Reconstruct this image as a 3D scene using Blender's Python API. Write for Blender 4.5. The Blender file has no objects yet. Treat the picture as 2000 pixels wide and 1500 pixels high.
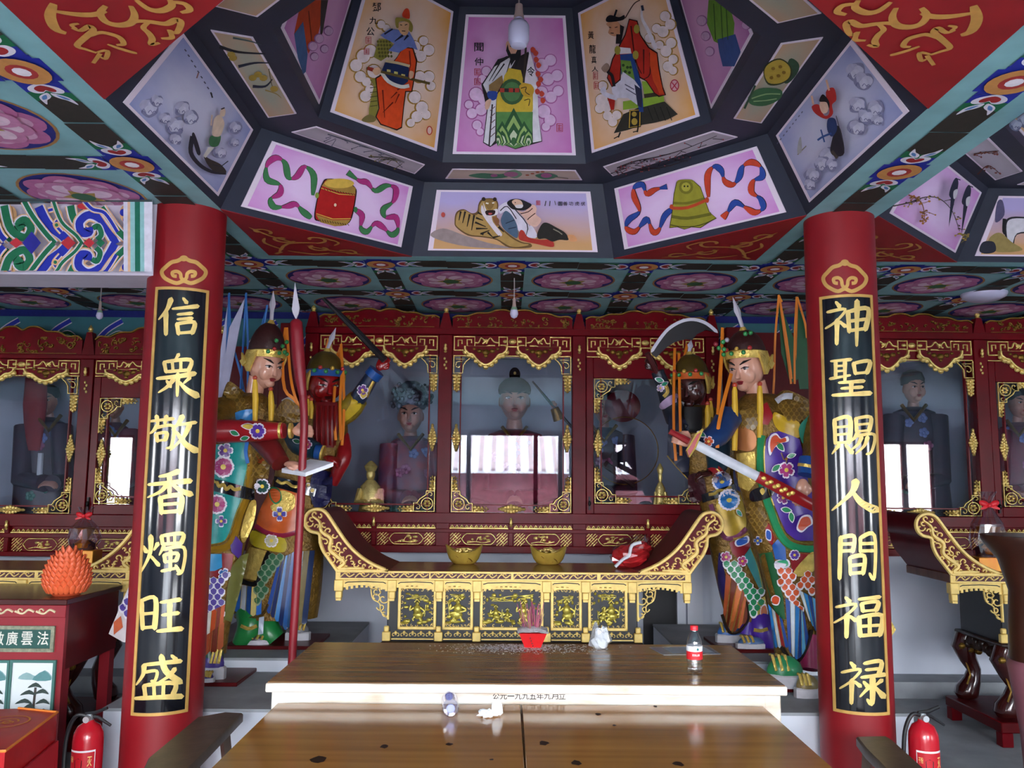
import bpy, bmesh, math, random
from mathutils import Vector, Matrix, Quaternion
from mathutils.bvhtree import BVHTree
from mathutils.geometry import tessellate_polygon
random.seed(7)
SC = bpy.context.scene
COL = SC.collection
V = Vector
# ------------------------------------------------------------------ camera
FPX = 1633.3                      # focal length in pixels of the 2000x1500 frame
TH, RO, YA = 0.1139, -0.0085, 0.0064
CAM = V((0, 0, 1.6))
_c, _s = math.cos(YA), math.sin(YA); _ex = V((_c, -_s, 0)); _ey = V((_s, _c, 0)); _ez = V((0, 0, 1))
_c, _s = math.cos(TH), math.sin(TH); FW = _c*_ey + _s*_ez; _u0 = _c*_ez - _s*_ey
_c, _s = math.cos(RO), math.sin(RO); RT = _c*_ex - _s*_u0; UP = _s*_ex + _c*_u0
cd = bpy.data.cameras.new('camera'); cam = bpy.data.objects.new('camera', cd); COL.objects.link(cam)
cam.matrix_world = Matrix(((RT.x, UP.x, -FW.x, CAM.x), (RT.y, UP.y, -FW.y, CAM.y), (RT.z, UP.z, -FW.z, CAM.z), (0, 0, 0, 1)))
cd.sensor_width = 36; cd.lens = FPX/2000*36; cd.clip_start = .05; cd.clip_end = 200
SC.camera = cam
def pix(px, py): return RT*((px-1000)/FPX) + UP*((750-py)/FPX) + FW
def atY(px, py, Y): d = pix(px, py); return CAM + d*(Y/d.y)
def atZ(px, py, Z): d = pix(px, py); return CAM + d*((Z-CAM.z)/d.z)
def atX(px, py, X): d = pix(px, py); return CAM + d*(X/d.x)
def onpl(px, py, p0, n): d = pix(px, py); return CAM + d*((p0-CAM).dot(n)/d.dot(n))
def m_per_px(Y): return Y/FPX
# ------------------------------------------------------------------ world, lights, exposure
SC.view_settings.view_transform = 'Standard'; SC.view_settings.look = 'None'
SC.view_settings.gamma = 1; SC.view_settings.exposure = 1.68; SC.view_settings.use_curve_mapping = False
W = bpy.data.worlds.new('world'); SC.world = W; W.use_nodes = True
wb = W.node_tree.nodes['Background']; wb.inputs[0].default_value = (0.92, 0.955, 1.0, 1); wb.inputs[1].default_value = 14
def area(name, loc, aim, sx, sy, power, col=(.88, .94, 1)):
    l = bpy.data.lights.new(name, 'AREA'); l.shape = 'RECTANGLE'; l.size = sx; l.size_y = sy; l.energy = power; l.color = col
    o = bpy.data.objects.new(name, l); COL.objects.link(o); o.location = loc
    o.rotation_euler = (V(aim)-V(loc)).to_track_quat('-Z', 'Y').to_euler(); return o
# daylight enters through the door and window openings of the front wall, behind the camera (portals guide the sky light)
FRONT_Y = -2.2
OPENINGS = [(-1.2, 1.15, 0.0, 2.5), (-4.0, -2.15, .95, 2.3), (1.95, 4.0, .95, 2.3), (6.75, 7.8, .95, 2.35), (-7.8, -6.75, .95, 2.35)]
for x0, x1, z0, z1 in OPENINGS:
    a_ = area('daylight_portal', ((x0+x1)/2, FRONT_Y-.06, (z0+z1)/2), ((x0+x1)/2, 4, (z0+z1)/2), x1-x0, z1-z0, 1)
    a_.data.cycles.is_portal = True
# ------------------------------------------------------------------ materials
def lin(c):
    c = c/255.0
    return c/12.92 if c <= .04045 else ((c+.055)/1.055)**2.4
def rgb(c):
    if isinstance(c, str): c = tuple(int(c[i:i+2], 16) for i in (0, 2, 4))
    return (lin(c[0]), lin(c[1]), lin(c[2]), 1)
MATS = {}
def mat(name, col=None, rough=.5, metal=0, noise=0, nscale=12, bump=0, bscale=40, spec=.5, col2=None, coat=0, stretch=None, alpha=1, trans=0, emit=0):
    if name in MATS: return MATS[name]
    m = bpy.data.materials.new(name); m.use_nodes = True; MATS[name] = m
    nt = m.node_tree; b = nt.nodes['Principled BSDF']; L = nt.links.new
    c = rgb(col); b.inputs['Base Color'].default_value = c
    b.inputs['Roughness'].default_value = rough; b.inputs['Metallic'].default_value = metal
    b.inputs['Specular IOR Level'].default_value = spec
    if coat: b.inputs['Coat Weight'].default_value = coat; b.inputs['Coat Roughness'].default_value = .08
    if alpha < 1: b.inputs['Alpha'].default_value = alpha
    if trans: b.inputs['Transmission Weight'].default_value = trans; b.inputs['IOR'].default_value = 1.3
    if emit: b.inputs['Emission Color'].default_value = c; b.inputs['Emission Strength'].default_value = emit
    if noise or bump or col2:
        tc = nt.nodes.new('ShaderNodeTexCoord'); mp = nt.nodes.new('ShaderNodeMapping'); L(tc.outputs['Object'], mp.inputs['Vector'])
        if stretch: mp.inputs['Scale'].default_value = stretch
    if noise or col2:
        n = nt.nodes.new('ShaderNodeTexNoise'); n.inputs['Scale'].default_value = nscale; n.inputs['Detail'].default_value = 5
        L(mp.outputs[0], n.inputs['Vector'])
        r = nt.nodes.new('ShaderNodeValToRGB'); L(n.outputs['Fac'], r.inputs[0])
        k = noise or .3
        if col2:
            r.color_ramp.elements[0].color = rgb(col2); r.color_ramp.elements[1].color = c
            r.color_ramp.elements[0].position = .5-k; r.color_ramp.elements[1].position = .5+k*.5
        else:
            r.color_ramp.elements[0].color = (c[0]*(1-k), c[1]*(1-k), c[2]*(1-k), 1)
            r.color_ramp.elements[1].color = (min(1, c[0]*(1+k*.6)), min(1, c[1]*(1+k*.6)), min(1, c[2]*(1+k*.6)), 1)
            r.color_ramp.elements[0].position = .3; r.color_ramp.elements[1].position = .7
        L(r.outputs[0], b.inputs['Base Color'])
    if bump:
        n2 = nt.nodes.new('ShaderNodeTexNoise'); n2.inputs['Scale'].default_value = bscale; n2.inputs['Detail'].default_value = 4
        L(mp.outputs[0], n2.inputs['Vector'])
        bp = nt.nodes.new('ShaderNodeBump'); bp.inputs['Strength'].default_value = bump; bp.inputs['Distance'].default_value = .01
        L(n2.outputs['Fac'], bp.inputs['Height']); L(bp.outputs[0], b.inputs['Normal'])
    return m
def paint(c):                      # flat matt paint of one colour
    return mat('paint_'+c, c, rough=.65, noise=.12, nscale=30, spec=.25)
def lac(c):                        # glossy statue enamel
    return mat('enamel_'+c, c, rough=.28, noise=.14, nscale=18, spec=.5, bump=.06, bscale=25)
def grad(name, mid, edge, vert=False, pos=(.25, .75)):   # painted background shading of a picture panel, on its UV
    if name in MATS: return MATS[name]
    m = bpy.data.materials.new(name); m.use_nodes = True; MATS[name] = m
    nt = m.node_tree; b = nt.nodes['Principled BSDF']; L = nt.links.new; b.inputs['Roughness'].default_value = .6; b.inputs['Specular IOR Level'].default_value = .25
    tc = nt.nodes.new('ShaderNodeTexCoord')
    n = nt.nodes.new('ShaderNodeTexNoise'); n.inputs['Scale'].default_value = 3.5; n.inputs['Detail'].default_value = 3; L(tc.outputs['UV'], n.inputs['Vector'])
    r = nt.nodes.new('ShaderNodeValToRGB')
    if vert:
        sp = nt.nodes.new('ShaderNodeSeparateXYZ'); L(tc.outputs['UV'], sp.inputs[0]); src = sp.outputs['Y']
    else:
        ve = nt.nodes.new('ShaderNodeVectorMath'); ve.operation = 'SUBTRACT'; L(tc.outputs['UV'], ve.inputs[0]); ve.inputs[1].default_value = (.5, .5, 0)
        ve2 = nt.nodes.new('ShaderNodeVectorMath'); ve2.operation = 'LENGTH'; L(ve.outputs[0], ve2.inputs[0]); src = ve2.outputs['Value']
    ad = nt.nodes.new('ShaderNodeMath'); ad.operation = 'MULTIPLY_ADD'; L(n.outputs['Fac'], ad.inputs[0]); ad.inputs[1].default_value = .35; 
    sb = nt.nodes.new('ShaderNodeMath'); sb.operation = 'SUBTRACT'; L(src, sb.inputs[0]); sb.inputs[1].default_value = .17
    L(sb.outputs[0], ad.inputs[2]); L(ad.outputs[0], r.inputs[0])
    r.color_ramp.elements[0].color = rgb(mid); r.color_ramp.elements[0].position = pos[0]
    r.color_ramp.elements[1].color = rgb(edge); r.color_ramp.elements[1].position = pos[1]
    L(r.outputs[0], b.inputs['Base Color']); return m
def glass_mat(name, tint=(1, 1, 1), gloss=.16, rough=.02):
    if name in MATS: return MATS[name]
    m = bpy.data.materials.new(name); m.use_nodes = True; MATS[name] = m
    nt = m.node_tree; nt.nodes.remove(nt.nodes['Principled BSDF']); L = nt.links.new; out = nt.nodes['Material Output']
    t = nt.nodes.new('ShaderNodeBsdfTransparent'); t.inputs[0].default_value = (*tint, 1)
    g = nt.nodes.new('ShaderNodeBsdfGlossy'); g.inputs['Roughness'].default_value = rough
    f = nt.nodes.new('ShaderNodeFresnel'); ge = nt.nodes.new('ShaderNodeNewGeometry')      # thin sheet: the same reflectance from either side
    io = nt.nodes.new('ShaderNodeMath'); io.operation = 'MULTIPLY_ADD'; L(ge.outputs['Backfacing'], io.inputs[0]); io.inputs[1].default_value = -.8333; io.inputs[2].default_value = 1.5; L(io.outputs[0], f.inputs[0])
    a = nt.nodes.new('ShaderNodeMath'); a.operation = 'ADD'; L(f.outputs[0], a.inputs[0]); a.inputs[1].default_value = gloss
    mx = nt.nodes.new('ShaderNodeMixShader'); L(a.outputs[0], mx.inputs[0]); L(t.outputs[0], mx.inputs[1]); L(g.outputs[0], mx.inputs[2]); L(mx.outputs[0], out.inputs[0])
    return m
RED = mat('red_lacquer', '6c0411', rough=.3, noise=.25, nscale=6, spec=.18)
DRED = mat('deep_red_wood', '56060c', rough=.36, noise=.25, nscale=7, spec=.2)
COLRED = mat('column_red_paint', '8e121c', rough=.42, noise=.12, nscale=4)
GOLD = mat('gilding', 'f0d27c', rough=.27, metal=.5, noise=.25, nscale=30, bump=.35, bscale=90)
GOLDP = mat('gold_paint', 'd2a458', rough=.42, metal=.25, noise=.18, nscale=14)
GOLDY = mat('yellow_gilt_wood', 'f0cf78', rough=.4, metal=.15, noise=.15, nscale=25)
GOLDO = mat('old_brass_gilding', '8c6a28', rough=.4, metal=.7, noise=.35, nscale=25, bump=.4, bscale=70)
GOLDG = mat('greenish_gilt_relief', 'c4b350', rough=.3, metal=.5, noise=.3, nscale=30, bump=.3, bscale=60)
BLACKL = mat('black_lacquer', '10121a', rough=.14, noise=.3, nscale=5, spec=.6, coat=.25, bump=.05, bscale=7)
BLACKP = mat('black_paint', '14151a', rough=.4, noise=.3, nscale=9)
NAVY = mat('navy_frame_paint', '272b3c', rough=.55, noise=.2, nscale=6, bump=.1, bscale=12)
WHITEW = mat('whitewash', 'dde2ec', rough=.8, noise=.06, nscale=3)
TEAL = mat('teal_paint', '84b2b8', rough=.6, noise=.18, nscale=5)
CONC = mat('grey_cement', '9ca1a6', rough=.7, noise=.25, nscale=4, bump=.15, bscale=30)
# ------------------------------------------------------------------ mesh builder
class B:
    def __init__(s): s.v = []; s.f = []; s.m = []; s.uv = None; s.cur = 0; s.mats = []
    def use(s, material):
        if material not in s.mats: s.mats.append(material)
        s.cur = s.mats.index(material); return s
    def add(s, vs, fs):
        o = len(s.v); s.v += [V(p) for p in vs]
        for f in fs: s.f.append([i+o for i in f]); s.m.append(s.cur)
    def box(s, c, sz, rot=None, bev=0):
        x, y, z = sz[0]/2, sz[1]/2, sz[2]/2; c = V(c)
        if bev <= 0:
            vs = [V((a*x, b*y, d*z)) for a in (-1, 1) for b in (-1, 1) for d in (-1, 1)]
            fs = [(0, 1, 3, 2), (4, 6, 7, 5), (0, 4, 5, 1), (2, 3, 7, 6), (0, 2, 6, 4), (1, 5, 7, 3)]
        else:
            e = min(bev, x*.9, y*.9, z*.9); vs = []; fs = []
            bm = bmesh.new(); bmesh.ops.create_cube(bm, size=1)
            for v in bm.verts: v.co = V((v.co.x*2*x, v.co.y*2*y, v.co.z*2*z))
            bmesh.ops.bevel(bm, geom=bm.edges[:], offset=e, segments=1, affect='EDGES')
            bm.verts.index_update(); vs = [v.co.copy() for v in bm.verts]; fs = [[v.index for v in f.verts] for f in bm.faces]; bm.free()
        if rot is not None: vs = [rot @ v for v in vs]
        s.add([v+c for v in vs], fs)
    def bx(s, x0, x1, y0, y1, z0, z1, bev=0): s.box(((x0+x1)/2, (y0+y1)/2, (z0+z1)/2), (abs(x1-x0), abs(y1-y0), abs(z1-z0)), bev=bev)
    def poly(s, pts):
        pts = [V(p) for p in pts]
        if len(pts) <= 4: s.add(pts, [list(range(len(pts)))]); return
        s.add(pts, [list(t) for t in tessellate_polygon([pts])])
    def prism(s, pts, d, bev=0):          # outline pts (planar), extruded by the vector d
        pts = [V(p) for p in pts]; d = V(d); n = len(pts)
        tri = [list(t) for t in tessellate_polygon([pts])]
        top = [p+d for p in pts]
        if bev:
            cen = sum(pts, V())/n; rings = [pts, [p+d*(1-bev) for p in pts], [p.lerp(cen, .0)+d for p in pts]]
            # chamfer towards each corner's inside
            ins = []
            for i in range(n):
                a, b, c = pts[i-1], pts[i], pts[(i+1) % n]
                e1 = (b-a).normalized(); e2 = (c-b).normalized(); nn = d.normalized()
                q = nn.cross(e1)+nn.cross(e2)
                q = q.normalized() if q.length > 1e-6 else nn.cross(e1)
                ins.append(q)
            area = sum(((pts[i]-cen).cross(pts[(i+1) % n]-cen)).dot(d) for i in range(n))
            sg = 1 if area > 0 else -1
            rings[2] = [p+d+q*(sg*d.length*bev) for p, q in zip(pts, ins)]
            o = [0, n, 2*n]; vs = rings[0]+rings[1]+rings[2]; fs = []
            for k in range(2):
                for i in range(n): fs.append([k*n+i, k*n+(i+1) % n, (k+1)*n+(i+1) % n, (k+1)*n+i])
            fs += [[2*n+i for i in t] for t in tri]; fs += [t[::-1] for t in tri]
            s.add(vs, fs); return
        fs = tri + [[n+i for i in t[::-1]] for t in tri] + [[i, (i+1) % n, n+(i+1) % n, n+i] for i in range(n)]
        s.add(pts+top, fs)
    def tube(s, pts, rad, n=8, cap=True, flat=None):
        pts = [V(p) for p in pts]; N = len(pts)
        if not hasattr(rad, '__len__'): rad = [rad]*N
        vs = []; fs = []; up = None
        for i, p in enumerate(pts):
            t = (pts[min(i+1, N-1)]-pts[max(i-1, 0)])
            t = t.normalized() if t.length > 1e-9 else V((0, 0, 1))
            if up is None: up = V((0, 1, 0)) if abs(t.y) < .9 else V((1, 0, 0))
            a = (up - t*up.dot(t)); a = a.normalized() if a.length > 1e-6 else t.orthogonal().normalized()
            up = a; b = t.cross(a); r = rad[i]
            fl = 1 if flat is None else flat
            for k in range(n):
                q = 2*math.pi*k/n; vs.append(p + a*(math.cos(q)*r*fl) + b*(math.sin(q)*r))
        for i in range(N-1):
            for k in range(n): fs.append([i*n+k, i*n+(k+1) % n, (i+1)*n+(k+1) % n, (i+1)*n+k])
        if cap: fs.append(list(range(n))[::-1]); fs.append([(N-1)*n+k for k in range(n)])
        s.add(vs, fs)
    def lathe(s, prof, c, n=24, sx=1, sy=1, arc=None):
        c = V(c); vs = []; fs = []; N = len(prof)
        for r, z in prof:
            for k in range(n):
                q = 2*math.pi*k/n; vs.append(c+V((r*sx*math.cos(q), r*sy*math.sin(q), z)))
        for i in range(N-1):
            for k in range(n): fs.append([i*n+k, i*n+(k+1) % n, (i+1)*n+(k+1) % n, (i+1)*n+k])
        fs.append(list(range(n))[::-1]); fs.append([(N-1)*n+k for k in range(n)])
        s.add(vs, fs)
    def ell(s, c, r, n=14, m=9, rot=None):
        if not hasattr(r, '__len__'): r = (r, r, r)
        c = V(c); vs = []; fs = []
        for i in range(1, m):
            a = math.pi*i/m
            for k in range(n):
                q = 2*math.pi*k/n
                p = V((r[0]*math.sin(a)*math.cos(q), r[1]*math.sin(a)*math.sin(q), r[2]*math.cos(a)))
                vs.append((rot @ p if rot else p)+c)
        t = V((0, 0, r[2])); b = V((0, 0, -r[2])); vs += [(rot @ t if rot else t)+c, (rot @ b if rot else b)+c]
        T = len(vs)-2
        for i in range(m-2):
            for k in range(n): fs.append([i*n+k, (i+1)*n+k, (i+1)*n+(k+1) % n, i*n+(k+1) % n])
        for k in range(n): fs.append([T, k, (k+1) % n]); fs.append([T+1, (m-2)*n+(k+1) % n, (m-2)*n+k])
        s.add(vs, fs)
    def loft(s, rings, cap=True):
        n = len(rings[0]); N = len(rings); vs = [p for r in rings for p in r]; fs = []
        for i in range(N-1):
            for k in range(n): fs.append([i*n+k, i*n+(k+1) % n, (i+1)*n+(k+1) % n, (i+1)*n+k])
        if cap: fs.append(list(range(n))[::-1]); fs.append([(N-1)*n+k for k in range(n)])
        s.add(vs, fs)
    def mesh(s, name, default=None, smooth=None, off=V((0, 0, 0))):
        me = bpy.data.meshes.new(name); me.from_pydata([p-off for p in s.v], [], s.f)
        if not s.mats and default is not None: s.mats = [default]
        for m in s.mats: me.materials.append(m)
        if len(s.mats) > 1: me.polygons.foreach_set('material_index', s.m)
        if s.uv:
            ul = me.uv_layers.new(name='UVMap'); k = 0
            for p in me.polygons:
                for vi in p.vertices: ul.data[k].uv = s.uv[vi]; k += 1
        me.validate(); 
        if smooth is not None:
            bm = bmesh.new(); bm.from_mesh(me); bmesh.ops.recalc_face_normals(bm, faces=bm.faces[:])
            for f in bm.faces: f.smooth = True
            for e in bm.edges:
                if len(e.link_faces) == 2 and e.calc_face_angle(0) > math.radians(smooth): e.smooth = False
            bm.to_mesh(me); bm.free()
        return me
    def bvh(s): return BVHTree.FromPolygons(s.v, s.f)
    def blended(s, name, material, parent, voxel):      # overlapping lumps fused into one skin
        o = s.build(name, material, parent, smooth=180)
        m = o.modifiers.new('fuse', 'REMESH'); m.mode = 'VOXEL'; m.voxel_size = voxel; m.use_smooth_shade = True
        m2 = o.modifiers.new('soften', 'SMOOTH'); m2.factor = .5; m2.iterations = 4; return o
    def build(s, name, material=None, parent=None, smooth=40, off=None):
        """one mesh object; vertices are given in world space"""
        if parent is not None: o0 = wloc(parent)
        else:
            if off is None:
                xs = [p.x for p in s.v]; ys = [p.y for p in s.v]; zs = [p.z for p in s.v]
                off = V(((min(xs)+max(xs))/2, (min(ys)+max(ys))/2, min(zs)))
            o0 = V(off)
        me = s.mesh(name, material, smooth, o0)
        o = bpy.data.objects.new(name, me); COL.objects.link(o)
        if parent is not None: o.parent = parent
        else: o.location = o0
        return o
def wloc(o):
    l = V(o.location)
    while o.parent: o = o.parent; l += V(o.location)
    return l
def thing(name, label, cat, loc, group=None):
    o = bpy.data.objects.new(name, None); COL.objects.link(o); o.location = V(loc); o.empty_display_size = .05
    return tag(o, label, cat, group)
def tag(o, label, cat, group=None):
    o['label'] = label; o['category'] = cat
    if group: o['group'] = group
    return o
def struct(o): o['kind'] = 'structure'; return o
def inst(me, name, loc, parent=None, rot=None, scale=None):
    o = bpy.data.objects.new(name, me); COL.objects.link(o)
    if parent is not None: o.parent = parent; o.location = V(loc)-wloc(parent)
    else: o.location = V(loc)
    if rot: o.rotation_euler = rot
    if scale: o.scale = scale
    return o
def copy_tree(o, loc=None, parent=None):
    c = o.copy(); COL.objects.link(c)
    if parent is not None: c.parent = parent
    if loc is not None: c.location = V(loc)
    for ch in list(o.children): copy_tree(ch, None, c)
    return c
def smoothline(pts, k=6, closed=False):      # Catmull-Rom through 2-D/3-D tuples
    n = len(pts); out = []
    if n < 3: return [tuple(p) for p in pts]
    rng = range(n if closed else n-1)
    for i in rng:
        if closed: p0, p1, p2, p3 = pts[i-1], pts[i], pts[(i+1) % n], pts[(i+2) % n]
        else: p0, p1, p2, p3 = pts[max(i-1, 0)], pts[i], pts[i+1], pts[min(i+2, n-1)]
        for j in range(k):
            t = j/k
            out.append(tuple(.5*((2*b)+(-a+c)*t+(2*a-5*b+4*c-d)*t*t+(-a+3*b-3*c+d)*t*t*t) for a, b, c, d in zip(p0, p1, p2, p3)))
    if not closed: out.append(tuple(pts[-1]))
    return out
def stroke_outline(pts, w):                   # 2-D polyline with width(s) -> closed outline
    N = len(pts)
    if not hasattr(w, '__len__'): w = [w]*N
    Lf, Rg = [], []
    for i, p in enumerate(pts):
        a = pts[max(i-1, 0)]; b = pts[min(i+1, N-1)]
        dx, dy = b[0]-a[0], b[1]-a[1]; l = math.hypot(dx, dy) or 1
        nx, ny = -dy/l*w[i]/2, dx/l*w[i]/2
        Lf.append((p[0]+nx, p[1]+ny)); Rg.append((p[0]-nx, p[1]-ny))
    return Lf, Rg
def circ(cx, cy, rx, ry=None, n=16, a0=0):
    ry = rx if ry is None else ry
    return [(cx+rx*math.cos(a0+2*math.pi*i/n), cy+ry*math.sin(a0+2*math.pi*i/n)) for i in range(n)]
def spiral(cx, cy, r0, r1, a0, a1, n=18, sy=1):
    return [(cx+(r0+(r1-r0)*i/n)*math.cos(a0+(a1-a0)*i/n), cy+sy*(r0+(r1-r0)*i/n)*math.sin(a0+(a1-a0)*i/n)) for i in range(n+1)]
class Paint:
    """flat paint on a plane; points are given as photo pixels (px=True) or as plane coordinates"""
    def __init__(s, p0, n, eu=None, ev=None, toward=True, step=.00045):
        s.b = B(); s.p0 = V(p0); s.n = V(n).normalized(); s.eu = eu; s.ev = ev; s.k = 1; s.step = step
        if toward and s.n.dot(CAM-s.p0) < 0: s.n = -s.n
    def pt(s, p):
        if s.eu is not None: q = s.p0 + s.eu*p[0] + s.ev*p[1]
        else: q = onpl(p[0], p[1], s.p0, s.n)
        return q + s.n*(s.k*s.step)
    def lay(s): s.k += 1
    def poly(s, pts, c, nl=True):
        s.b.use(c if not isinstance(c, str) else paint(c)); s.b.poly([s.pt(p) for p in pts])
        if nl: s.lay()
    def blob(s, pts, c, k=4): s.poly(smoothline(pts, k, True), c)
    def ell(s, cx, cy, rx, ry, c, n=16): s.poly(circ(cx, cy, rx, ry, n), c)
    def stroke(s, pts, w, c, k=0, nl=True):
        if k: pts = smoothline(pts, k)
        if hasattr(w, '__len__') and len(w) == 2:
            n = len(pts); w = [w[0]+(w[1]-w[0])*i/(n-1) for i in range(n)]
        Lf, Rg = stroke_outline(pts, w); s.b.use(c if not isinstance(c, str) else paint(c))
        n = len(pts); a = [s.pt(p) for p in Lf]; b = [s.pt(p) for p in Rg]
        s.b.add(a+b, [[i, i+1, n+i+1, n+i] for i in range(n-1)])
        if nl: s.lay()
    def build(s, name, parent): return s.b.build(name, None, parent, smooth=None)
# ================================================================== the room
XC, YC, ZC = .03, 3.50, 2.95            # centre of the octagonal caisson, height of the flat ceiling
G = .83                                 # pitch of the painted ceiling grid
b = B(); b.bx(-9, 9, -2.2, 7.7, -.12, 0); floor = struct(b.build('floor', CONC))
b = B(); b.bx(-14, 14, -16, -2.2, -.2, -.05); struct(b.build('floor_courtyard', mat('pale_paving', '9aa0a4', rough=.8, noise=.2, nscale=2)))
WALLP = mat('wall_paint', 'd4dbe8', rough=.7, noise=.06, nscale=2.5)
b = B(); b.bx(-9, 9, 7.6, 7.75, 0, 3.3); struct(b.build('wall_back', WALLP))
b = B(); b.bx(-9.15, -9, -2.2, 7.7, 0, 3.3); struct(b.build('wall_left', WALLP))
b = B(); b.bx(9, 9.15, -2.2, 7.7, 0, 3.3); struct(b.build('wall_right', WALLP))
b = B(); xs = sorted(OPENINGS); x = -9
for x0, x1, z0, z1 in xs:
    b.bx(x, x0, FRONT_Y-.12, FRONT_Y, 0, 3.1)
    if z0 > 0: b.bx(x0, x1, FRONT_Y-.12, FRONT_Y, 0, z0)
    b.bx(x0, x1, FRONT_Y-.12, FRONT_Y, z1, 3.1); x = x1
b.bx(x, 9, FRONT_Y-.12, FRONT_Y, 0, 3.1); struct(b.build('wall_front', WALLP))
n = 1
for x0, x1, z0, z1 in xs:
    if z0 > 0:
        b = B(); zm = z0+(z1-z0)*.42; xm = (x0+x1)/2
        b.bx(x0, x1, FRONT_Y-.09, FRONT_Y-.03, z0, z0+.05); b.bx(x0, x1, FRONT_Y-.09, FRONT_Y-.03, z1-.05, z1)
        b.bx(x0, x0+.05, FRONT_Y-.09, FRONT_Y-.03, z0, z1); b.bx(x1-.05, x1, FRONT_Y-.09, FRONT_Y-.03, z0, z1)
        b.bx(xm-.05, xm+.05, FRONT_Y-.09, FRONT_Y-.03, z0, z1)
        if abs(xm) < 5: b.bx(x0, x1, FRONT_Y-.09, FRONT_Y-.03, zm-.1, zm+.1)
        struct(b.build('window_%d' % n, RED)); n += 1
b = B()
for q in (-1.2, .95, -.72, .5): b.bx(q, q+.1 if q > .9 or q < -1 else q+.08, FRONT_Y-.1, FRONT_Y-.02, 0, 2.5)
b.bx(-1.2, 1.15, FRONT_Y-.1, FRONT_Y-.02, 2.4, 2.5); struct(b.build('door_1', RED))
# the gate hall across the courtyard: only its reflection in the shrine glass shows
gh = thing('gate_hall', 'red gate hall with pale tiled roof across the courtyard, mirrored in the shrine glass', 'building', (0, -11.5, -.05))
b = B(); b.bx(-7, 7, -12, -11.5, -.05, 1.9); b.build('wall', mat('gate_red', '7a4850', rough=.8), gh)
b = B(); b.add([(-7.4, -10.9, 1.85), (7.4, -10.9, 1.85), (7.4, -12.6, 3.0), (-7.4, -12.6, 3.0), (-7.4, -10.9, 1.78), (7.4, -10.9, 1.78), (7.4, -12.6, 2.9), (-7.4, -12.6, 2.9)], [(0, 1, 2, 3), (4, 7, 6, 5), (0, 4, 5, 1), (2, 6, 7, 3), (0, 3, 7, 4), (1, 5, 6, 2)])
b.build('roof', mat('pale_roof_tile', 'c9cdd6', rough=.6), gh)
rb = B(); rb.tube([(0, -10.88, 1.87), (0, -12.6, 3.04)], .07, 6)
rm = rb.mesh('roof_tile_row', mat('roof_tile_ridge', '9a8c92', rough=.6), 40)
for i in range(41): inst(rm, 'roof_tile_row', (-7.2+i*.36, 0, 0), gh)
# ceiling slab with the octagonal openings
APO = [(1.487, ZC), (1.27, 3.34), (.957, 3.34), (.73, 4.12), (.52, 4.12), (.40, 4.55)]
DOMES = [(XC, YC), (XC+4*G+.02, YC), (XC+8*G+.04, YC)]
def octv(cx, cy, apo, z, k, side):      # corner of facet k, side -1 right / +1 left as seen from the centre
    a = math.radians(90+45*k+22.5*side); r = apo/math.cos(math.radians(22.5))
    return V((cx+r*math.cos(a), cy+r*math.sin(a), z))
outer = [V((-9, -2.2, ZC)), V((9, -2.2, ZC)), V((9, 7.6, ZC)), V((-9, 7.6, ZC))]
holes = [[octv(cx, cy, 1.487, ZC, k, -1) for k in range(8)] for cx, cy in DOMES]
tri = tessellate_polygon([outer]+[h[::-1] for h in holes]); allv = outer+[p for h in holes for p in h[::-1]]
b = B(); b.add(allv, [list(t) for t in tri]); b.use(TEAL)
ceiling = struct(b.build('ceiling', TEAL, smooth=None, off=(0, 0, ZC)))
b = B(); b.bx(-9, 9, -2.2, 7.6, 4.7, 4.8); struct(b.build('ceiling_upper_slab', NAVY))
P_TAN = dict(mid='e4c6d8', edge='d8a878'); 
GR = {('r1', 0): grad('ground_tiger', 'cf9f6c', 'b6a8d8', True, (.15, .85)), ('r1', 1): grad('ground_pink', 'e8c8ee', 'cf84cc'), ('r1', 2): grad('ground_lilac', 'c6c2da', '8d93c6'),
      ('r2', 0): grad('ground_magenta', 'dda9d6', 'bd62ac'), ('r2', 1): grad('ground_orange', 'e6cbc0', 'dd9838'), ('r2', 2): grad('ground_mauve', 'd9a2cc', 'b06aa8'),
      ('lg', 0): grad('ground_beige', 'cdb3a6', 'b89a90'), ('lg', 1): grad('ground_grey', 'c4b8c4', 'a99ca6'), ('lg', 2): grad('ground_moss', 'a8a494', 'c49a7c')}
BORDER = mat('panel_white_border', 'e6d4e4', rough=.6)
PANELS = {}
def lerp4(q, u, w): return q[0].lerp(q[1], u).lerp(q[3].lerp(q[2], u), w)
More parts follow.
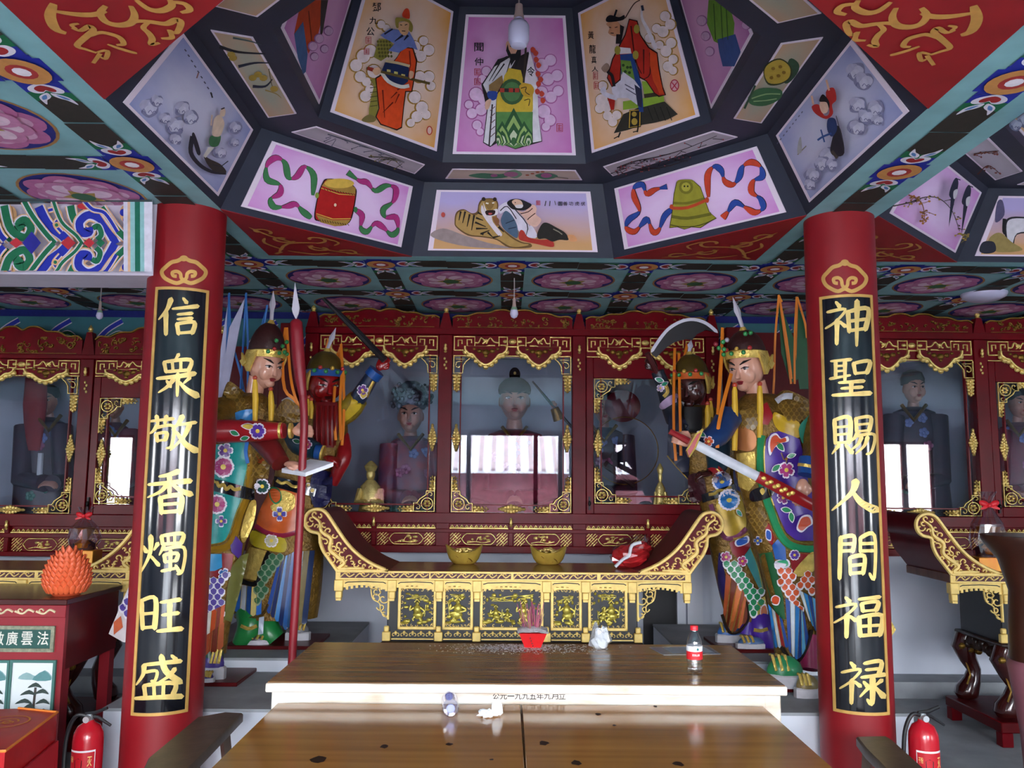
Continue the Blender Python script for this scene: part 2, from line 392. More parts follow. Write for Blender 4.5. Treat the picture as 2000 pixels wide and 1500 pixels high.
def dome(idx, cx, cy, facets):
    fr = B()
    for i in range(len(APO)-1):
        for k in range(8):
            a0, z0 = APO[i]; a1, z1 = APO[i+1]
            fr.add([octv(cx, cy, a0, z0, k, 1), octv(cx, cy, a0, z0, k, -1), octv(cx, cy, a1, z1, k, -1), octv(cx, cy, a1, z1, k, 1)], [(0, 1, 2, 3)])
    fr.add([octv(cx, cy, APO[-1][0], APO[-1][1], k, 1) for k in range(8)], [list(range(8))])
    fr.build('dome_frame', NAVY, ceiling, smooth=None)
    for k in facets:
        for ring, (i, mu, m0, m1) in dict(r1=(0, .075, .085, .10), lg=(1, .10, .22, .30), r2=(2, .065, .055, .05)).items():
            a0, z0 = APO[i]; a1, z1 = APO[i+1]
            q = [octv(cx, cy, a0, z0, k, 1), octv(cx, cy, a0, z0, k, -1), octv(cx, cy, a1, z1, k, -1), octv(cx, cy, a1, z1, k, 1)]
            n = (q[1]-q[0]).cross(q[3]-q[0]).normalized(); cen = (q[0]+q[2])/2
            if n.dot(V((cx, cy, 2.2))-cen) < 0: n = -n
            P = [lerp4(q, u, w) for u, w in ((mu, m0), (1-mu, m0), (1-mu, 1-m1), (mu, 1-m1))]
            bb = B(); bb.prism(P, n*.004); po = bb.build('painted_panel', BORDER, ceiling, smooth=None)
            e = .03 if ring != 'lg' else .012; e2 = .03 if ring == 'r1' else (.018 if ring == 'r2' else .06)
            Q = [lerp4(P, u, w)+n*.0045 for u, w in ((e, e2), (1-e, e2), (1-e, 1-e2), (e, 1-e2))]
            gb = B(); gb.add(Q, [(0, 1, 2, 3)]); gb.uv = [(0, 0), (1, 0), (1, 1), (0, 1)]
            kk = min(abs(k), 2)
            go = gb.build('picture_ground', GR[(ring, kk)], po, smooth=None)
            PANELS[(idx, ring, k)] = (po, Q, n)
dome(0, *DOMES[0], range(-3, 5)); dome(1, *DOMES[1], range(-3, 5)); dome(2, *DOMES[2], [])
# ---- painted grid of the flat ceiling
BLU, GRN, BRN, ORA, WHT, REDP = '26309a', '1f6a48', '35302c', 'c98a50', 'e4dcea', 'a02c30'
def heart(p, cx, cy, ang, s, c1, c2):
    ca, sa = math.cos(ang), math.sin(ang)
    def T(l): return [(cx+x*ca-y*sa, cy+x*sa+y*ca) for x, y in l]
    sh = [(0.0, 0), (.35, .75), (.8, 1.0), (1.15, .8), (1.15, .35), (.85, 0), (1.15, -.35), (1.15, -.8), (.8, -1.0), (.35, -.75)]
    p.blob(T([(x*s, y*s) for x, y in sh]), c1, 3); p.blob(T([((x*.66+.2)*s, y*.6*s) for x, y in sh]), c2, 3)
def curl(p, cx, cy, ang, s, c1, c2):
    ca, sa = math.cos(ang), math.sin(ang)
    def T(l): return [(cx+x*ca-y*sa, cy+x*sa+y*ca) for x, y in l]
    for sg in (1, -1):
        sh = [(0, .15*sg), (.5, .9*sg), (1.0, 1.15*sg), (1.9, 1.15*sg), (1.2, .75*sg), (.9, .4*sg), (.5, .1*sg)]
        p.blob(T([(x*s, y*s) for x, y in sh]), c1, 3)
        sh = [(.3, .35*sg), (.6, .8*sg), (1.1, 1.0*sg), (.9, .6*sg)]
        p.blob(T([(x*s, y*s) for x, y in sh]), c2, 3)
def rosette(arms):
    p = Paint((0, 0, 0), (0, 0, -1), V((1, 0, 0)), V((0, 1, 0)), toward=False, step=.0003)
    p.poly([(-.1, -.078), (.1, -.078), (.1, .078), (-.1, .078)], BLU); p.poly([(-.078, -.1), (.078, -.1), (.078, .1), (-.078, .1)], BLU)
    for a in arms:
        ca, sa = math.cos(a), math.sin(a)
        T = lambda l: [(x*ca-y*sa, x*sa+y*ca) for x, y in l]
        p.poly(T([(.1, -.078), (.415, -.078), (.415, .078), (.1, .078)]), BRN)
        p.poly(T([(.1, -.078), (.19, -.078), (.165, 0), (.19, .078), (.1, .078)]), BLU); p.poly(T([(.165, -.078), (.235, -.078), (.195, 0), (.235, .078), (.165, .078), (.15, 0)]), GRN)
        heart(p, .098*ca, .098*sa, a, .062, WHT, REDP); curl(p, .165*ca, .165*sa, a, .05, WHT, '5f86c2')
    p.ell(0, 0, .09, .09, ORA, 20); p.ell(0, 0, .05, .05, 'b03a3a', 14); p.ell(0, 0, .03, .03, 'f0e6ee', 10)
    return p.b.mesh('painted_rosette', smooth=None)
H = math.pi/2
ROS = {'x': rosette([0, H, 2*H, 3*H]), 'y': rosette([H, 3*H]), 'l': rosette([H, 2*H, 3*H]), 'u': rosette([0, H, 2*H])}
p = Paint((0, 0, 0), (0, 0, -1), V((1, 0, 0)), V((0, 1, 0)), toward=False, step=.0004)
p.ell(0, 0, .285, .285, 'a8794a', 32); p.ell(0, 0, .272, .272, '2a2c7c', 32)
for r, c1, c2, off in ((.262, 'bc6c9a', 'd8a4c2', 0), (.2, 'c47ea4', 'e4c2d4', .39)):
    for i in range(8):
        a = i*math.pi/4+off
        pts = [(x*math.cos(a)-y*math.sin(a), x*math.sin(a)+y*math.cos(a)) for x, y in ((0, 0), (r*.5, r*.36), (r*.85, r*.3), (r, 0), (r*.85, -r*.3), (r*.5, -r*.36))]
        p.blob(pts, c1, 3)
        pts = [(x*math.cos(a)-y*math.sin(a), x*math.sin(a)+y*math.cos(a)) for x, y in ((0, 0), (r*.45, r*.24), (r*.72, r*.18), (r*.82, 0), (r*.72, -r*.18), (r*.45, -r*.24))]
        p.blob(pts, c2, 3)
p.poly([(.1*math.cos(i*math.pi/5)*(1 if i % 2 else .55), .1*math.sin(i*math.pi/5)*(1 if i % 2 else .55)) for i in range(10)], 'b08c4a')
p.ell(0, 0, .055, .055, '3d6a4a', 12)
LOTUS = p.b.mesh('lotus_medallion', smooth=None)
zz = ZC-.0015
for i in range(-7, 8):
    for j in range(-3, 5):
        X, Y = XC+i*G, YC+j*G
        inner = (i > -2 and j < 2)
        if inner: continue
        kind = 'x'
        if i == -2 and j < 2: kind = 'l'
        if j == 2 and i > -2 and i not in (2, 6): kind = 'u'
        inst(ROS[kind], 'painted_rosette', (X, Y, zz), ceiling)
        if j < 4 and not (i >= -2 and j < 2) or (i < -2): inst(LOTUS, 'lotus_medallion', (X+G/2, Y+G/2, zz), ceiling)
for i in (2, 6):
    for j in range(-3, 2): inst(ROS['y'], 'painted_rosette', (XC+i*G+.01, YC+j*G, zz), ceiling)
# red corner fields with gold scrolls around each octagon
RTRI = mat('ceiling_red', '96161f', rough=.5, noise=.15, nscale=5)
h = 1.487*math.tan(math.radians(22.5)); a = 1.487
def corner_scroll(p, cx, cy, sx, sy):
    T = lambda l: [(cx+sx*x, cy+sy*y) for x, y in l]
    S = [([(1.40, 1.40), (1.30, 1.22), (1.12, 1.2)], .02), (spiral(1.13, 1.13, .075, .02, 1.5, 6.6), .02), (spiral(1.31, 1.13, .07, .02, 2.6, -2.6), .02), (spiral(1.13, 1.31, .07, .02, -1.0, 4.2), .02),
         (spiral(1.39, .98, .06, .02, 2.2, 7.2), .018), (spiral(.98, 1.39, .06, .02, -.6, -5.6), .018), ([(1.25, 1.2), (1.36, 1.06), (1.43, .9)], .016), ([(1.2, 1.25), (1.06, 1.36), (.9, 1.43)], .016),
         ([(1.36, 1.34), (1.43, 1.2), (1.4, 1.1)], .018), ([(1.34, 1.36), (1.2, 1.43), (1.1, 1.4)], .018), ([(1.07, 1.08), (1.0, 1.17), (1.04, 1.24)], .015), ([(1.43, 1.43), (1.38, 1.38)], .05)]
    for l, w in S: p.stroke(T(l), [w*.5]+[w]*(len(smoothline(l, 3))-2)+[w*.4], 'c08a48', 3)
def near_scroll(p, sx):                    # the big scrolls of the two near corners
    for l, w in (([(300, 20), (280, 90), (310, 160), (370, 185)], 34), ([(300, 60), (420, 78), (520, 80), (590, 60)], 26), ([(590, 30), (560, 70), (590, 118), (660, 138), (730, 125), (752, 80), (730, 30)], 28), ([(690, 135), (770, 115), (850, 120), (930, 130), (985, 105), (1010, 125), (985, 180), (945, 165)], 24),
                 ([(830, 120), (800, 150), (830, 180), (850, 215), (840, 245), (890, 235)], 22), ([(940, 160), (960, 205), (900, 210)], 18), ([(400, 150), (450, 165), (500, 140), (520, 165), (480, 200), (430, 250), (480, 270), (540, 290)], 22), ([(500, 195), (560, 175), (620, 185), (670, 205), (690, 240), (650, 245)], 22), ([(600, 240), (670, 265), (740, 285), (765, 290)], 18),
                 ([(540, 285), (600, 275), (590, 320), (560, 310)], 16), ([(560, 290), (520, 345)], 16), ([(760, -10), (830, 40), (900, 50), (960, 20), (940, -20)], 26), ([(960, 0), (1030, 10), (1060, 45), (1010, 60)], 22), ([(430, 150), (400, 130), (440, 120)], 14)):
        q = smoothline([(x/2.857, y/2.857) for x, y in l], 4); q = q if sx < 0 else [(2006-x, y+4) for x, y in q]
        W_ = [onpl(x, y, p.p0, V((0, 0, 1))) for x, y in q]; n = len(q); p.stroke([(v.x, v.y-p.p0.y) for v in W_], [(.5+.5*math.sin(math.pi*(i+.6)/n))*w/2.857*.0028 for i in range(n)], 'c08a48')
for d in (0, 1):
    cx, cy = DOMES[d]
    for sx in (-1, 1):
        for sy in (-1, 1):
            b = B(); b.prism([V((cx+sx*a, cy+sy*h, ZC)), V((cx+sx*a, cy+sy*a, ZC)), V((cx+sx*h, cy+sy*a, ZC))], V((0, 0, -.004)))
            o = b.build('red_corner_field', RTRI, ceiling, smooth=None)
            p = Paint((0, 0, ZC-.0045), (0, 0, -1), V((1, 0, 0)), V((0, 1, 0)), toward=False); corner_scroll(p, cx, cy, sx, sy) if (d or sy > 0) else near_scroll(p, sx); p.build('gold_scroll', o)
# ---- painted beam over the left bay, and the far beam above the shrines
BEAMY = 4.05
b = B(); b.bx(-9, -1.72, BEAMY, BEAMY+.28, 2.585, ZC-.002)
beam = struct(b.build('trim_1', mat('beam_white', 'ccc4d4', rough=.6, noise=.06)))
b = B(); b.bx(-9, 9, 6.75, 7.05, 2.62, ZC-.002); beam2 = struct(b.build('trim_2', mat('beam_teal', '2d6a74', rough=.6, noise=.1)))
# low plinth wall under the shrines, kerb and the two statue platforms
b = B(); b.bx(-9, 9, 6.72, 7.6, 0, 1.04); struct(b.build('wall_shrine_base', WALLP))
b = B(); b.bx(-9, 9, 6.45, 6.72, 0, .12); struct(b.build('trim_3', CONC))
STEPY = 5.16
for i, (x0, x1) in enumerate(((-2.0, -1.02), (1.12, 2.06))):
    b = B(); b.bx(x0, x1, 4.35, 6.45, 0, .435); pl = struct(b.build('trim_%d' % (4+i), WHITEW))
    b = B(); b.bx(x0-.004, x1+.004, 4.345, STEPY, .435, .45); b.build('platform_top', CONC, pl)
    b = B(); b.bx(x0, x1, STEPY, 6.45, .435, .515); b.build('step', WHITEW, pl)
    b = B(); b.bx(x0-.004, x1+.004, STEPY-.005, 6.45, .515, .53); b.build('step_top', CONC, pl)
PLZ, STZ = .45, .53
# ================================================================== columns with couplet boards
def oncyl(px, py, cx, cy, r):
    d = pix(px, py); ox, oy = CAM.x-cx, CAM.y-cy
    A = d.x*d.x+d.y*d.y; Bq = 2*(ox*d.x+oy*d.y); Cq = ox*ox+oy*oy-r*r; D = Bq*Bq-4*A*Cq
    t = (-Bq-math.sqrt(max(D, 0)))/(2*A); return CAM+d*t
SHI = [([(24, 2), (33, 13)], 6, 10), ([(4, 26), (46, 19), (26, 46), (0, 64)], 6, 4), ([(27, 44), (26, 100)], 11, 8), ([(32, 47), (46, 59)], 6, 9)]
HAN = {
'信': [([(33, 2), (23, 30), (2, 58)], 12, 3), ([(20, 36), (20, 98)], 12, 9), ([(62, 0), (71, 13)], 6, 10), ([(36, 29), (98, 22)], 6, 11), ([(48, 44), (84, 41)], 6, 9), ([(48, 57), (84, 54)], 6, 9), ([(47, 68), (51, 97)], 10, 9), ([(47, 69), (89, 65), (84, 95)], 7, 10), ([(51, 94), (85, 91)], 7, 8)],
'衆': [([(54, 0), (44, 14)], 9, 4), ([(18, 18), (23, 42)], 9, 8), ([(18, 18), (82, 13), (77, 40)], 6, 9), ([(38, 17), (40, 39)], 7, 7), ([(59, 16), (59, 38)], 7, 7), ([(23, 41), (78, 37)], 7, 7), ([(0, 57), (50, 52), (94, 45)], 6, 10), ([(52, 46), (50, 98)], 11, 6), ([(42, 58), (26, 76), (4, 90)], 10, 3), ([(24, 62), (34, 76)], 6, 9), ([(82, 54), (66, 68)], 9, 4), ([(54, 64), (74, 84), (100, 98)], 5, 14)],
'敬': [([(0, 15), (50, 8)], 6, 9), ([(15, 0), (18, 23)], 9, 6), ([(36, 0), (33, 21)], 9, 6), ([(18, 24), (9, 40), (0, 49)], 9, 3), ([(12, 33), (50, 28), (47, 80), (36, 88)], 7, 5), ([(14, 49), (17, 70)], 8, 8), ([(14, 49), (36, 46), (33, 67)], 6, 8), ([(16, 68), (34, 65)], 6, 6), ([(70, 0), (62, 20), (48, 38)], 11, 3), ([(60, 25), (98, 18)], 6, 9), ([(86, 22), (72, 58), (44, 94)], 10, 3), ([(57, 43), (76, 76), (100, 96)], 5, 15)],
'香': [([(72, 0), (48, 9), (26, 13)], 11, 4), ([(2, 32), (98, 23)], 7, 12), ([(50, 8), (50, 54)], 11, 8), ([(46, 29), (30, 48), (0, 62)], 10, 3), ([(54, 29), (76, 46), (100, 55)], 5, 12), ([(29, 62), (32, 100)], 11, 9), ([(29, 63), (76, 58), (73, 99)], 7, 11), ([(32, 79), (73, 76)], 7, 7), ([(32, 97), (73, 94)], 8, 8)],
'燭': [([(6, 32), (14, 46)], 6, 10), ([(40, 26), (31, 42)], 10, 4), ([(24, 8), (22, 50), (2, 94)], 11, 3), ([(24, 56), (42, 78)], 6, 9), ([(48, 8), (51, 29)], 9, 8), ([(48, 8), (96, 3), (92, 27)], 6, 9), ([(63, 7), (64, 27)], 6, 6), ([(78, 6), (78, 26)], 6, 6), ([(50, 28), (92, 25)], 7, 7), ([(54, 32), (43, 54)], 9, 3), ([(50, 41), (99, 36), (96, 90), (84, 99)], 7, 5), ([(54, 53), (57, 71)], 8, 8), ([(54, 53), (84, 50), (81, 68)], 6, 8), ([(57, 70), (81, 67)], 6, 6), ([(69, 43), (68, 90)], 9, 7), ([(48, 92), (86, 84)], 7, 6), ([(80, 78), (88, 93)], 6, 9)],
'旺': [([(5, 10), (8, 88)], 11, 9), ([(5, 11), (38, 6), (36, 86)], 7, 11), ([(8, 47), (36, 44)], 8, 7), ([(8, 84), (36, 81)], 8, 8), ([(50, 16), (96, 8)], 7, 11), ([(72, 12), (71, 88)], 12, 10), ([(54, 50), (92, 44)], 7, 10), ([(42, 93), (100, 86)], 8, 13)],
'盛': [([(19, 22), (17, 44), (2, 68)], 10, 3), ([(18, 22), (98, 13)], 7, 10), ([(20, 39), (46, 36), (43, 57), (34, 59)], 6, 5), ([(56, 0), (66, 36), (98, 62)], 10, 12), ([(86, 30), (72, 48), (50, 62)], 9, 3), ([(78, 0), (88, 10)], 6, 10), ([(19, 69), (22, 95)], 9, 8), ([(19, 69), (84, 64), (80, 93)], 7, 9), ([(40, 67), (41, 93)], 7, 7), ([(61, 66), (60, 92)], 7, 7), ([(0, 99), (100, 94)], 8, 12)],
'神': SHI+[([(52, 24), (55, 72)], 10, 9), ([(52, 25), (98, 18), (92, 67)], 7, 10), ([(54, 47), (92, 42)], 7, 7), ([(55, 69), (92, 64)], 7, 7), ([(73, 0), (72, 104)], 13, 6)],
'聖': [([(2, 5), (52, 0)], 6, 9), ([(14, 4), (14, 50)], 9, 8), ([(37, 2), (37, 62)], 10, 7), ([(14, 19), (37, 17)], 6, 6), ([(14, 33), (37, 31)], 6, 6), ([(0, 54), (50, 44)], 8, 6), ([(58, 10), (63, 41)], 10, 8), ([(58, 11), (98, 5), (91, 39)], 7, 10), ([(63, 39), (91, 36)], 7, 7), ([(22, 65), (84, 60)], 7, 10), ([(53, 62), (52, 96)], 11, 9), ([(28, 81), (80, 77)], 7, 9), ([(6, 100), (100, 94)], 8, 13)],
'賜': [([(6, 6), (8, 71)], 10, 8), ([(6, 7), (42, 2), (41, 69)], 7, 10), ([(8, 27), (40, 24)], 6, 6), ([(8, 47), (40, 44)], 6, 6), ([(8, 69), (40, 66)], 7, 7), ([(17, 74), (0, 98)], 10, 3), ([(32, 73), (48, 95)], 6, 11), ([(57, 2), (59, 39)], 9, 8), ([(57, 3), (92, 0), (88, 37)], 6, 9), ([(58, 20), (88, 17)], 6, 6), ([(59, 38), (88, 35)], 6, 6), ([(62, 40), (53, 56), (43, 65)], 9, 3), ([(56, 51), (100, 46), (95, 90), (82, 99)], 7, 5), ([(71, 52), (62, 72), (45, 88)], 9, 3), ([(85, 52), (77, 76), (56, 98)], 9, 3)],
'人': [([(54, 0), (45, 40), (0, 98)], 16, 4), ([(46, 34), (66, 72), (100, 98)], 5, 22)],
'間': [([(8, 4), (5, 100)], 12, 10), ([(8, 5), (43, 2), (40, 38)], 7, 9), ([(8, 20), (40, 19)], 7, 7), ([(8, 36), (40, 35)], 7, 7), ([(60, 4), (60, 38)], 9, 8), ([(60, 5), (97, 0), (97, 97), (84, 88)], 8, 6), ([(60, 19), (95, 18)], 7, 7), ([(60, 36), (95, 35)], 7, 7), ([(32, 51), (34, 91)], 9, 8), ([(32, 51), (70, 48), (67, 89)], 7, 10), ([(34, 70), (66, 67)], 7, 7), ([(34, 88), (66, 86)], 7, 7)],
'福': SHI+[([(52, 7), (96, 1)], 7, 9), ([(58, 17), (61, 37)], 9, 8), ([(58, 17), (92, 13), (88, 35)], 6, 9), ([(60, 36), (88, 33)], 6, 6), ([(52, 50), (55, 97)], 10, 9), ([(52, 51), (100, 46), (96, 95)], 7, 10), ([(54, 73), (96, 70)], 7, 7), ([(75, 49), (75, 94)], 8, 8), ([(54, 96), (96, 92)], 8, 8)],
'祿': SHI+[([(54, 5), (92, 0), (86, 33)], 7, 9), ([(58, 20), (87, 17)], 7, 7), ([(48, 38), (100, 31)], 7, 10), ([(73, 35), (72, 99), (61, 90)], 12, 5), ([(53, 48), (62, 59)], 6, 10), ([(66, 60), (45, 84)], 9, 4), ([(94, 44), (78, 58)], 10, 4), ([(76, 58), (98, 84)], 5, 14)]}
def char_mesh(ch, box, place, name, parent, material, layer=0):
    x0, y0, x1, y1 = box; sx, sy = (x1-x0)/100, (y1-y0)/100; b = B(); z = layer
    for pts, w0, w1 in HAN[ch]:
        q = smoothline(pts, 5) if len(pts) > 2 else [(pts[0][0]+(pts[1][0]-pts[0][0])*i/6, pts[0][1]+(pts[1][1]-pts[0][1])*i/6) for i in range(7)]
        n = len(q); ws = []
        for i in range(n):
            t = i/(n-1); w = w0+(w1-w0)*t; w *= (.72 if i == 0 else 1.0)*(.8 if i == n-1 else 1)
            ws.append(w*1.3*(1 if len(pts) != 2 else (1-.18*math.sin(math.pi*t))))
        Lf, Rg = stroke_outline(q, ws)
        # rounded ends
        d0 = (q[0][0]-q[1][0], q[0][1]-q[1][1]); l = math.hypot(*d0); e0 = (q[0][0]+d0[0]/l*ws[0]*.45, q[0][1]+d0[1]/l*ws[0]*.45)
        d1 = (q[-1][0]-q[-2][0], q[-1][1]-q[-2][1]); l = math.hypot(*d1); e1 = (q[-1][0]+d1[0]/l*ws[-1]*.45, q[-1][1]+d1[1]/l*ws[-1]*.45)
        P = [place(x0+x*sx, y0+y*sy, z) for x, y in Lf]+[place(x0+x*sx, y0+y*sy, z) for x, y in Rg]+[place(x0+x*sx, y0+y*sy, z) for x, y in (e0, e1)]
        b.add(P, [[i, i+1, n+i+1, n+i] for i in range(n-1)]+[[2*n, 0, n], [2*n+1, 2*n-1, n-1]]); z += .00012
    return b.build(name, material, parent, smooth=None)
def column(cx, cy, r, label, edges, ytop, ybot, chars, orn, blabel):
    t = thing('column', label, 'column', (cx, cy, 0))
    b = B(); b.lathe([(r, 0), (r, ZC)], (cx, cy, 0), 48); b.build('shaft', COLRED, t)
    b = B(); b.lathe([(r+.03, 0), (r+.05, .03), (r+.05, .09), (r+.015, .12), (r, .125)], (cx, cy, 0), 48); b.build('base', mat('stone_base', '8c8f92', rough=.7, noise=.2), t)
    # painted cloud ornament on the shaft
    ox, oy, ow, oh = orn; sx, sy = ow/100, oh/100
    p = B(); z = .001
    for pts, w, cl in (([(50, 4), (64, 14), (78, 20), (90, 36), (100, 54), (96, 74), (84, 88), (66, 98), (50, 90), (34, 98), (16, 88), (4, 74), (0, 54), (10, 36), (22, 20), (36, 14)], 9, True),
                       ([(50, 88), (44, 78), (42, 62), (34, 54), (24, 58), (26, 70), (34, 72)], 8, False), ([(50, 88), (56, 78), (58, 62), (66, 54), (76, 58), (74, 70), (66, 72)], 8, False), (circ(50, 5, 7, 7, 10), 5, True)):
        q = smoothline(pts, 4, cl); q = q+[q[0], q[1]] if cl else q
        Lf, Rg = stroke_outline([(ox+x*sx, oy+y*sy) for x, y in q], w*sx); n = len(q)
        p.add([oncyl(x, y, cx, cy, r+z) for x, y in Lf]+[oncyl(x, y, cx, cy, r+z) for x, y in Rg], [[i, i+1, n+i+1, n+i] for i in range(n-1)]); z += .0003
    p.build('cloud_ornament', GOLDP, t, smooth=None)
    # couplet board: curved shell hugging the shaft
    ang = lambda p: math.atan2(p.y-cy, p.x-cx)
    ro = r+.014
    A0 = sum(ang(oncyl(x, y, cx, cy, ro)) for x, y in edges[0])/2; A1 = sum(ang(oncyl(x, y, cx, cy, ro)) for x, y in edges[1])/2
    am = (A0+A1)/2; fr = V((cx+ro*math.cos(am), cy+ro*math.sin(am), 0))
    zt = oncyl(*ytop, cx, cy, ro).z; zb = oncyl(*ybot, cx, cy, ro).z
    bd = thing('couplet_board', blabel, 'plaque', (fr.x, fr.y, zb))
    def shell(a0, a1, z0, z1, r0, r1, name, m, n=20):
        b = B(); vs = []; fs = []
        for i in range(n+1):
            a = a0+(a1-a0)*i/n
            for rr, z in ((r0, z0), (r1, z0), (r1, z1), (r0, z1)): vs.append((cx+rr*math.cos(a), cy+rr*math.sin(a), z))
        for i in range(n):
            for k in range(4): fs.append([i*4+k, i*4+(k+1) % 4, i*4+4+(k+1) % 4, i*4+4+k])
        fs += [[0, 1, 2, 3], [n*4+3, n*4+2, n*4+1, n*4]]
        b.add(vs, fs); return b.build(name, m, bd, smooth=30)
    shell(A0, A1, zb, zt, r+.001, ro, 'panel', BLACKL)
    bw = .014; ba = bw/ro
    shell(A0, A0+ba, zb, zt, ro-.004, ro+.004, 'border_strip', GOLDP, 2); shell(A1-ba, A1, zb, zt, ro-.004, ro+.004, 'border_strip', GOLDP, 2)
    shell(A0+ba, A1-ba, zt-bw, zt, ro-.004, ro+.004, 'border_strip', GOLDP); shell(A0+ba, A1-ba, zb, zb+bw, ro-.004, ro+.004, 'border_strip', GOLDP)
    for ch, box in chars:
        char_mesh(ch, box, lambda x, y, z: oncyl(x, y, cx, cy, ro+.0012+z), 'character', bd, GOLDCH)
GOLDCH = mat('gold_leaf_letters', 'e8c978', rough=.35, metal=.3, noise=.15, nscale=20)
column(-1.644, 4.2, .183, 'thicker red column with couplet board ending in two characters wang sheng', ([(310, 565), (251, 1395)], [(405, 565), (369, 1395)]), (357, 561), (310, 1398),
       list(zip('信衆敬香燭旺盛', [(308, 582, 388, 655), (306, 692, 386, 775), (292, 812, 384, 884), (288, 920, 374, 1003), (274, 1040, 360, 1122), (272, 1165, 355, 1238), (264, 1280, 355, 1365)])), (316, 502, 86, 52),
       'black curved couplet board with gold characters xin zhong jing xiang zhu wang sheng')
column(1.712, 4.2, .172, 'slimmer red column with couplet board ending in two characters fu lu', ([(1598, 578), (1631, 1395)], [(1701, 578), (1739, 1395)]), (1650, 575), (1685, 1397),
       list(zip('神聖賜人間福祿', [(1612, 588, 1697, 672), (1621, 702, 1700, 772), (1625, 815, 1707, 888), (1625, 938, 1711, 998), (1636, 1046, 1710, 1130), (1629, 1165, 1722, 1245), (1640, 1292, 1728, 1374)])), (1608, 510, 84, 60),
       'black curved couplet board with gold characters shen sheng ci ren jian fu lu')
# ------------------------------------------------------------------ text from the built-in font
BOLD = .01
def text2d(body):
    c = bpy.data.curves.new('txt', 'FONT'); c.body = body; c.resolution_u = 3; c.offset = BOLD
    o = bpy.data.objects.new('txt', c); COL.objects.link(o)
    dg = bpy.context.evaluated_depsgraph_get(); me = bpy.data.meshes.new_from_object(o.evaluated_get(dg))
    vs = [(v.co.x, v.co.y) for v in me.vertices]; fs = [list(p.vertices) for p in me.polygons]
    bpy.data.objects.remove(o); bpy.data.curves.remove(c); bpy.data.meshes.remove(me)
    if not vs: return [], []
    x0 = min(v[0] for v in vs); x1 = max(v[0] for v in vs); y0 = min(v[1] for v in vs); y1 = max(v[1] for v in vs)
    return [((x-x0)/(x1-x0 or 1), (y-y0)/(y1-y0 or 1)) for x, y in vs], fs
def text_into(b, body, fn):            # fn maps (0..1, 0..1 upward) to a world point
    vs, fs = text2d(body); b.add([fn(x, y) for x, y in vs], fs)
# ================================================================== tables, benches and what lies on them
WOODT = mat('worn_varnished_wood', '8f6a48', rough=.24, noise=.45, nscale=3, col2='5a4230', stretch=(.6, 9, 1), spec=.5)
WOODF = mat('amber_varnished_wood', 'b0783c', rough=.14, noise=.5, nscale=2.5, col2='7c4e28', stretch=(.4, 8, 1), spec=.55)
WOODP = mat('pale_flaking_paint', 'f2ebe0', rough=.6, noise=.25, nscale=6, col2='bda48c', stretch=(1, 1, 4))
KNOT = mat('dark_knot', '35221a', rough=.85, spec=.1)
def knots(parent, z, spots, eps=.0008):
    for x, y, a, c in spots:
        b = B(); P = [V((x+a*math.cos(q)*random.uniform(.7, 1.2), y+c*math.sin(q)*random.uniform(.7, 1.2), z+eps)) for q in [i*math.pi/5 for i in range(10)]]
        b.poly(P); b.build('knot', KNOT, parent, smooth=None)
# back table
TZ = .85; x0, x1, y0, y1 = -.875, 1.045, 3.205, 3.965
t1 = thing('offering_table', 'brown topped offering table with pale flaking apron with ink date inscription', 'table', ((x0+x1)/2, (y0+y1)/2, 0))
for i in range(4):
    b = B(); ya, yb = y0+(y1-y0)*i/4, y0+(y1-y0)*(i+1)/4-.0012; b.bx(x0, x1, ya, yb, TZ-.03, TZ, bev=.002); b.build('top_plank', WOODT, t1)
b = B(); b.bx(x0-.004, x1+.004, y0-.012, y0-.0005, TZ-.036, TZ-.003, bev=.004); b.build('front_edge', WOODP, t1)
b = B(); b.bx(x0+.02, x1-.02, y0+.015, y0+.045, TZ-.105, TZ-.036); apr = b.build('apron', WOODP, t1)
b = B(); b.bx(x0+.05, x1-.05, y0+.010, y0+.016, TZ-.112, TZ-.1); b.build('apron_lip', WOODP, t1)
for xx, yy in ((x0+.045, y0+.045), (x1-.045, y0+.045), (x0+.045, y1-.045), (x1-.045, y1-.045)):
    b = B(); b.bx(xx-.032, xx+.032, yy-.032, yy+.032, 0, TZ-.03, bev=.006); b.build('leg', WOODP, t1)
for sx in (x0+.03, x1-.06):
    b = B(); b.bx(sx, sx+.03, y0+.08, y1-.08, TZ-.105, TZ-.03); b.build('side_apron', WOODP, t1)
# inscription painted on the apron
b = B(); pl = V((0, y0+.0148, 0)); s_ = '公元一九九五年九月立'; xs0, xs1 = 962, 1105
for i, ch in enumerate(s_):
    cx = xs0+(xs1-xs0)*(i+.5)/len(s_); w = 6.8; hh = 6.6
    if ch == '一': hh = 1.1
    text_into(b, ch, lambda u, v: onpl(cx-w+2*w*u, 1359.5+hh-2*hh*v, pl, V((0, 1, 0))))
b.build('inscription', mat('ink', '1c1a20', rough=.6), apr, smooth=None)
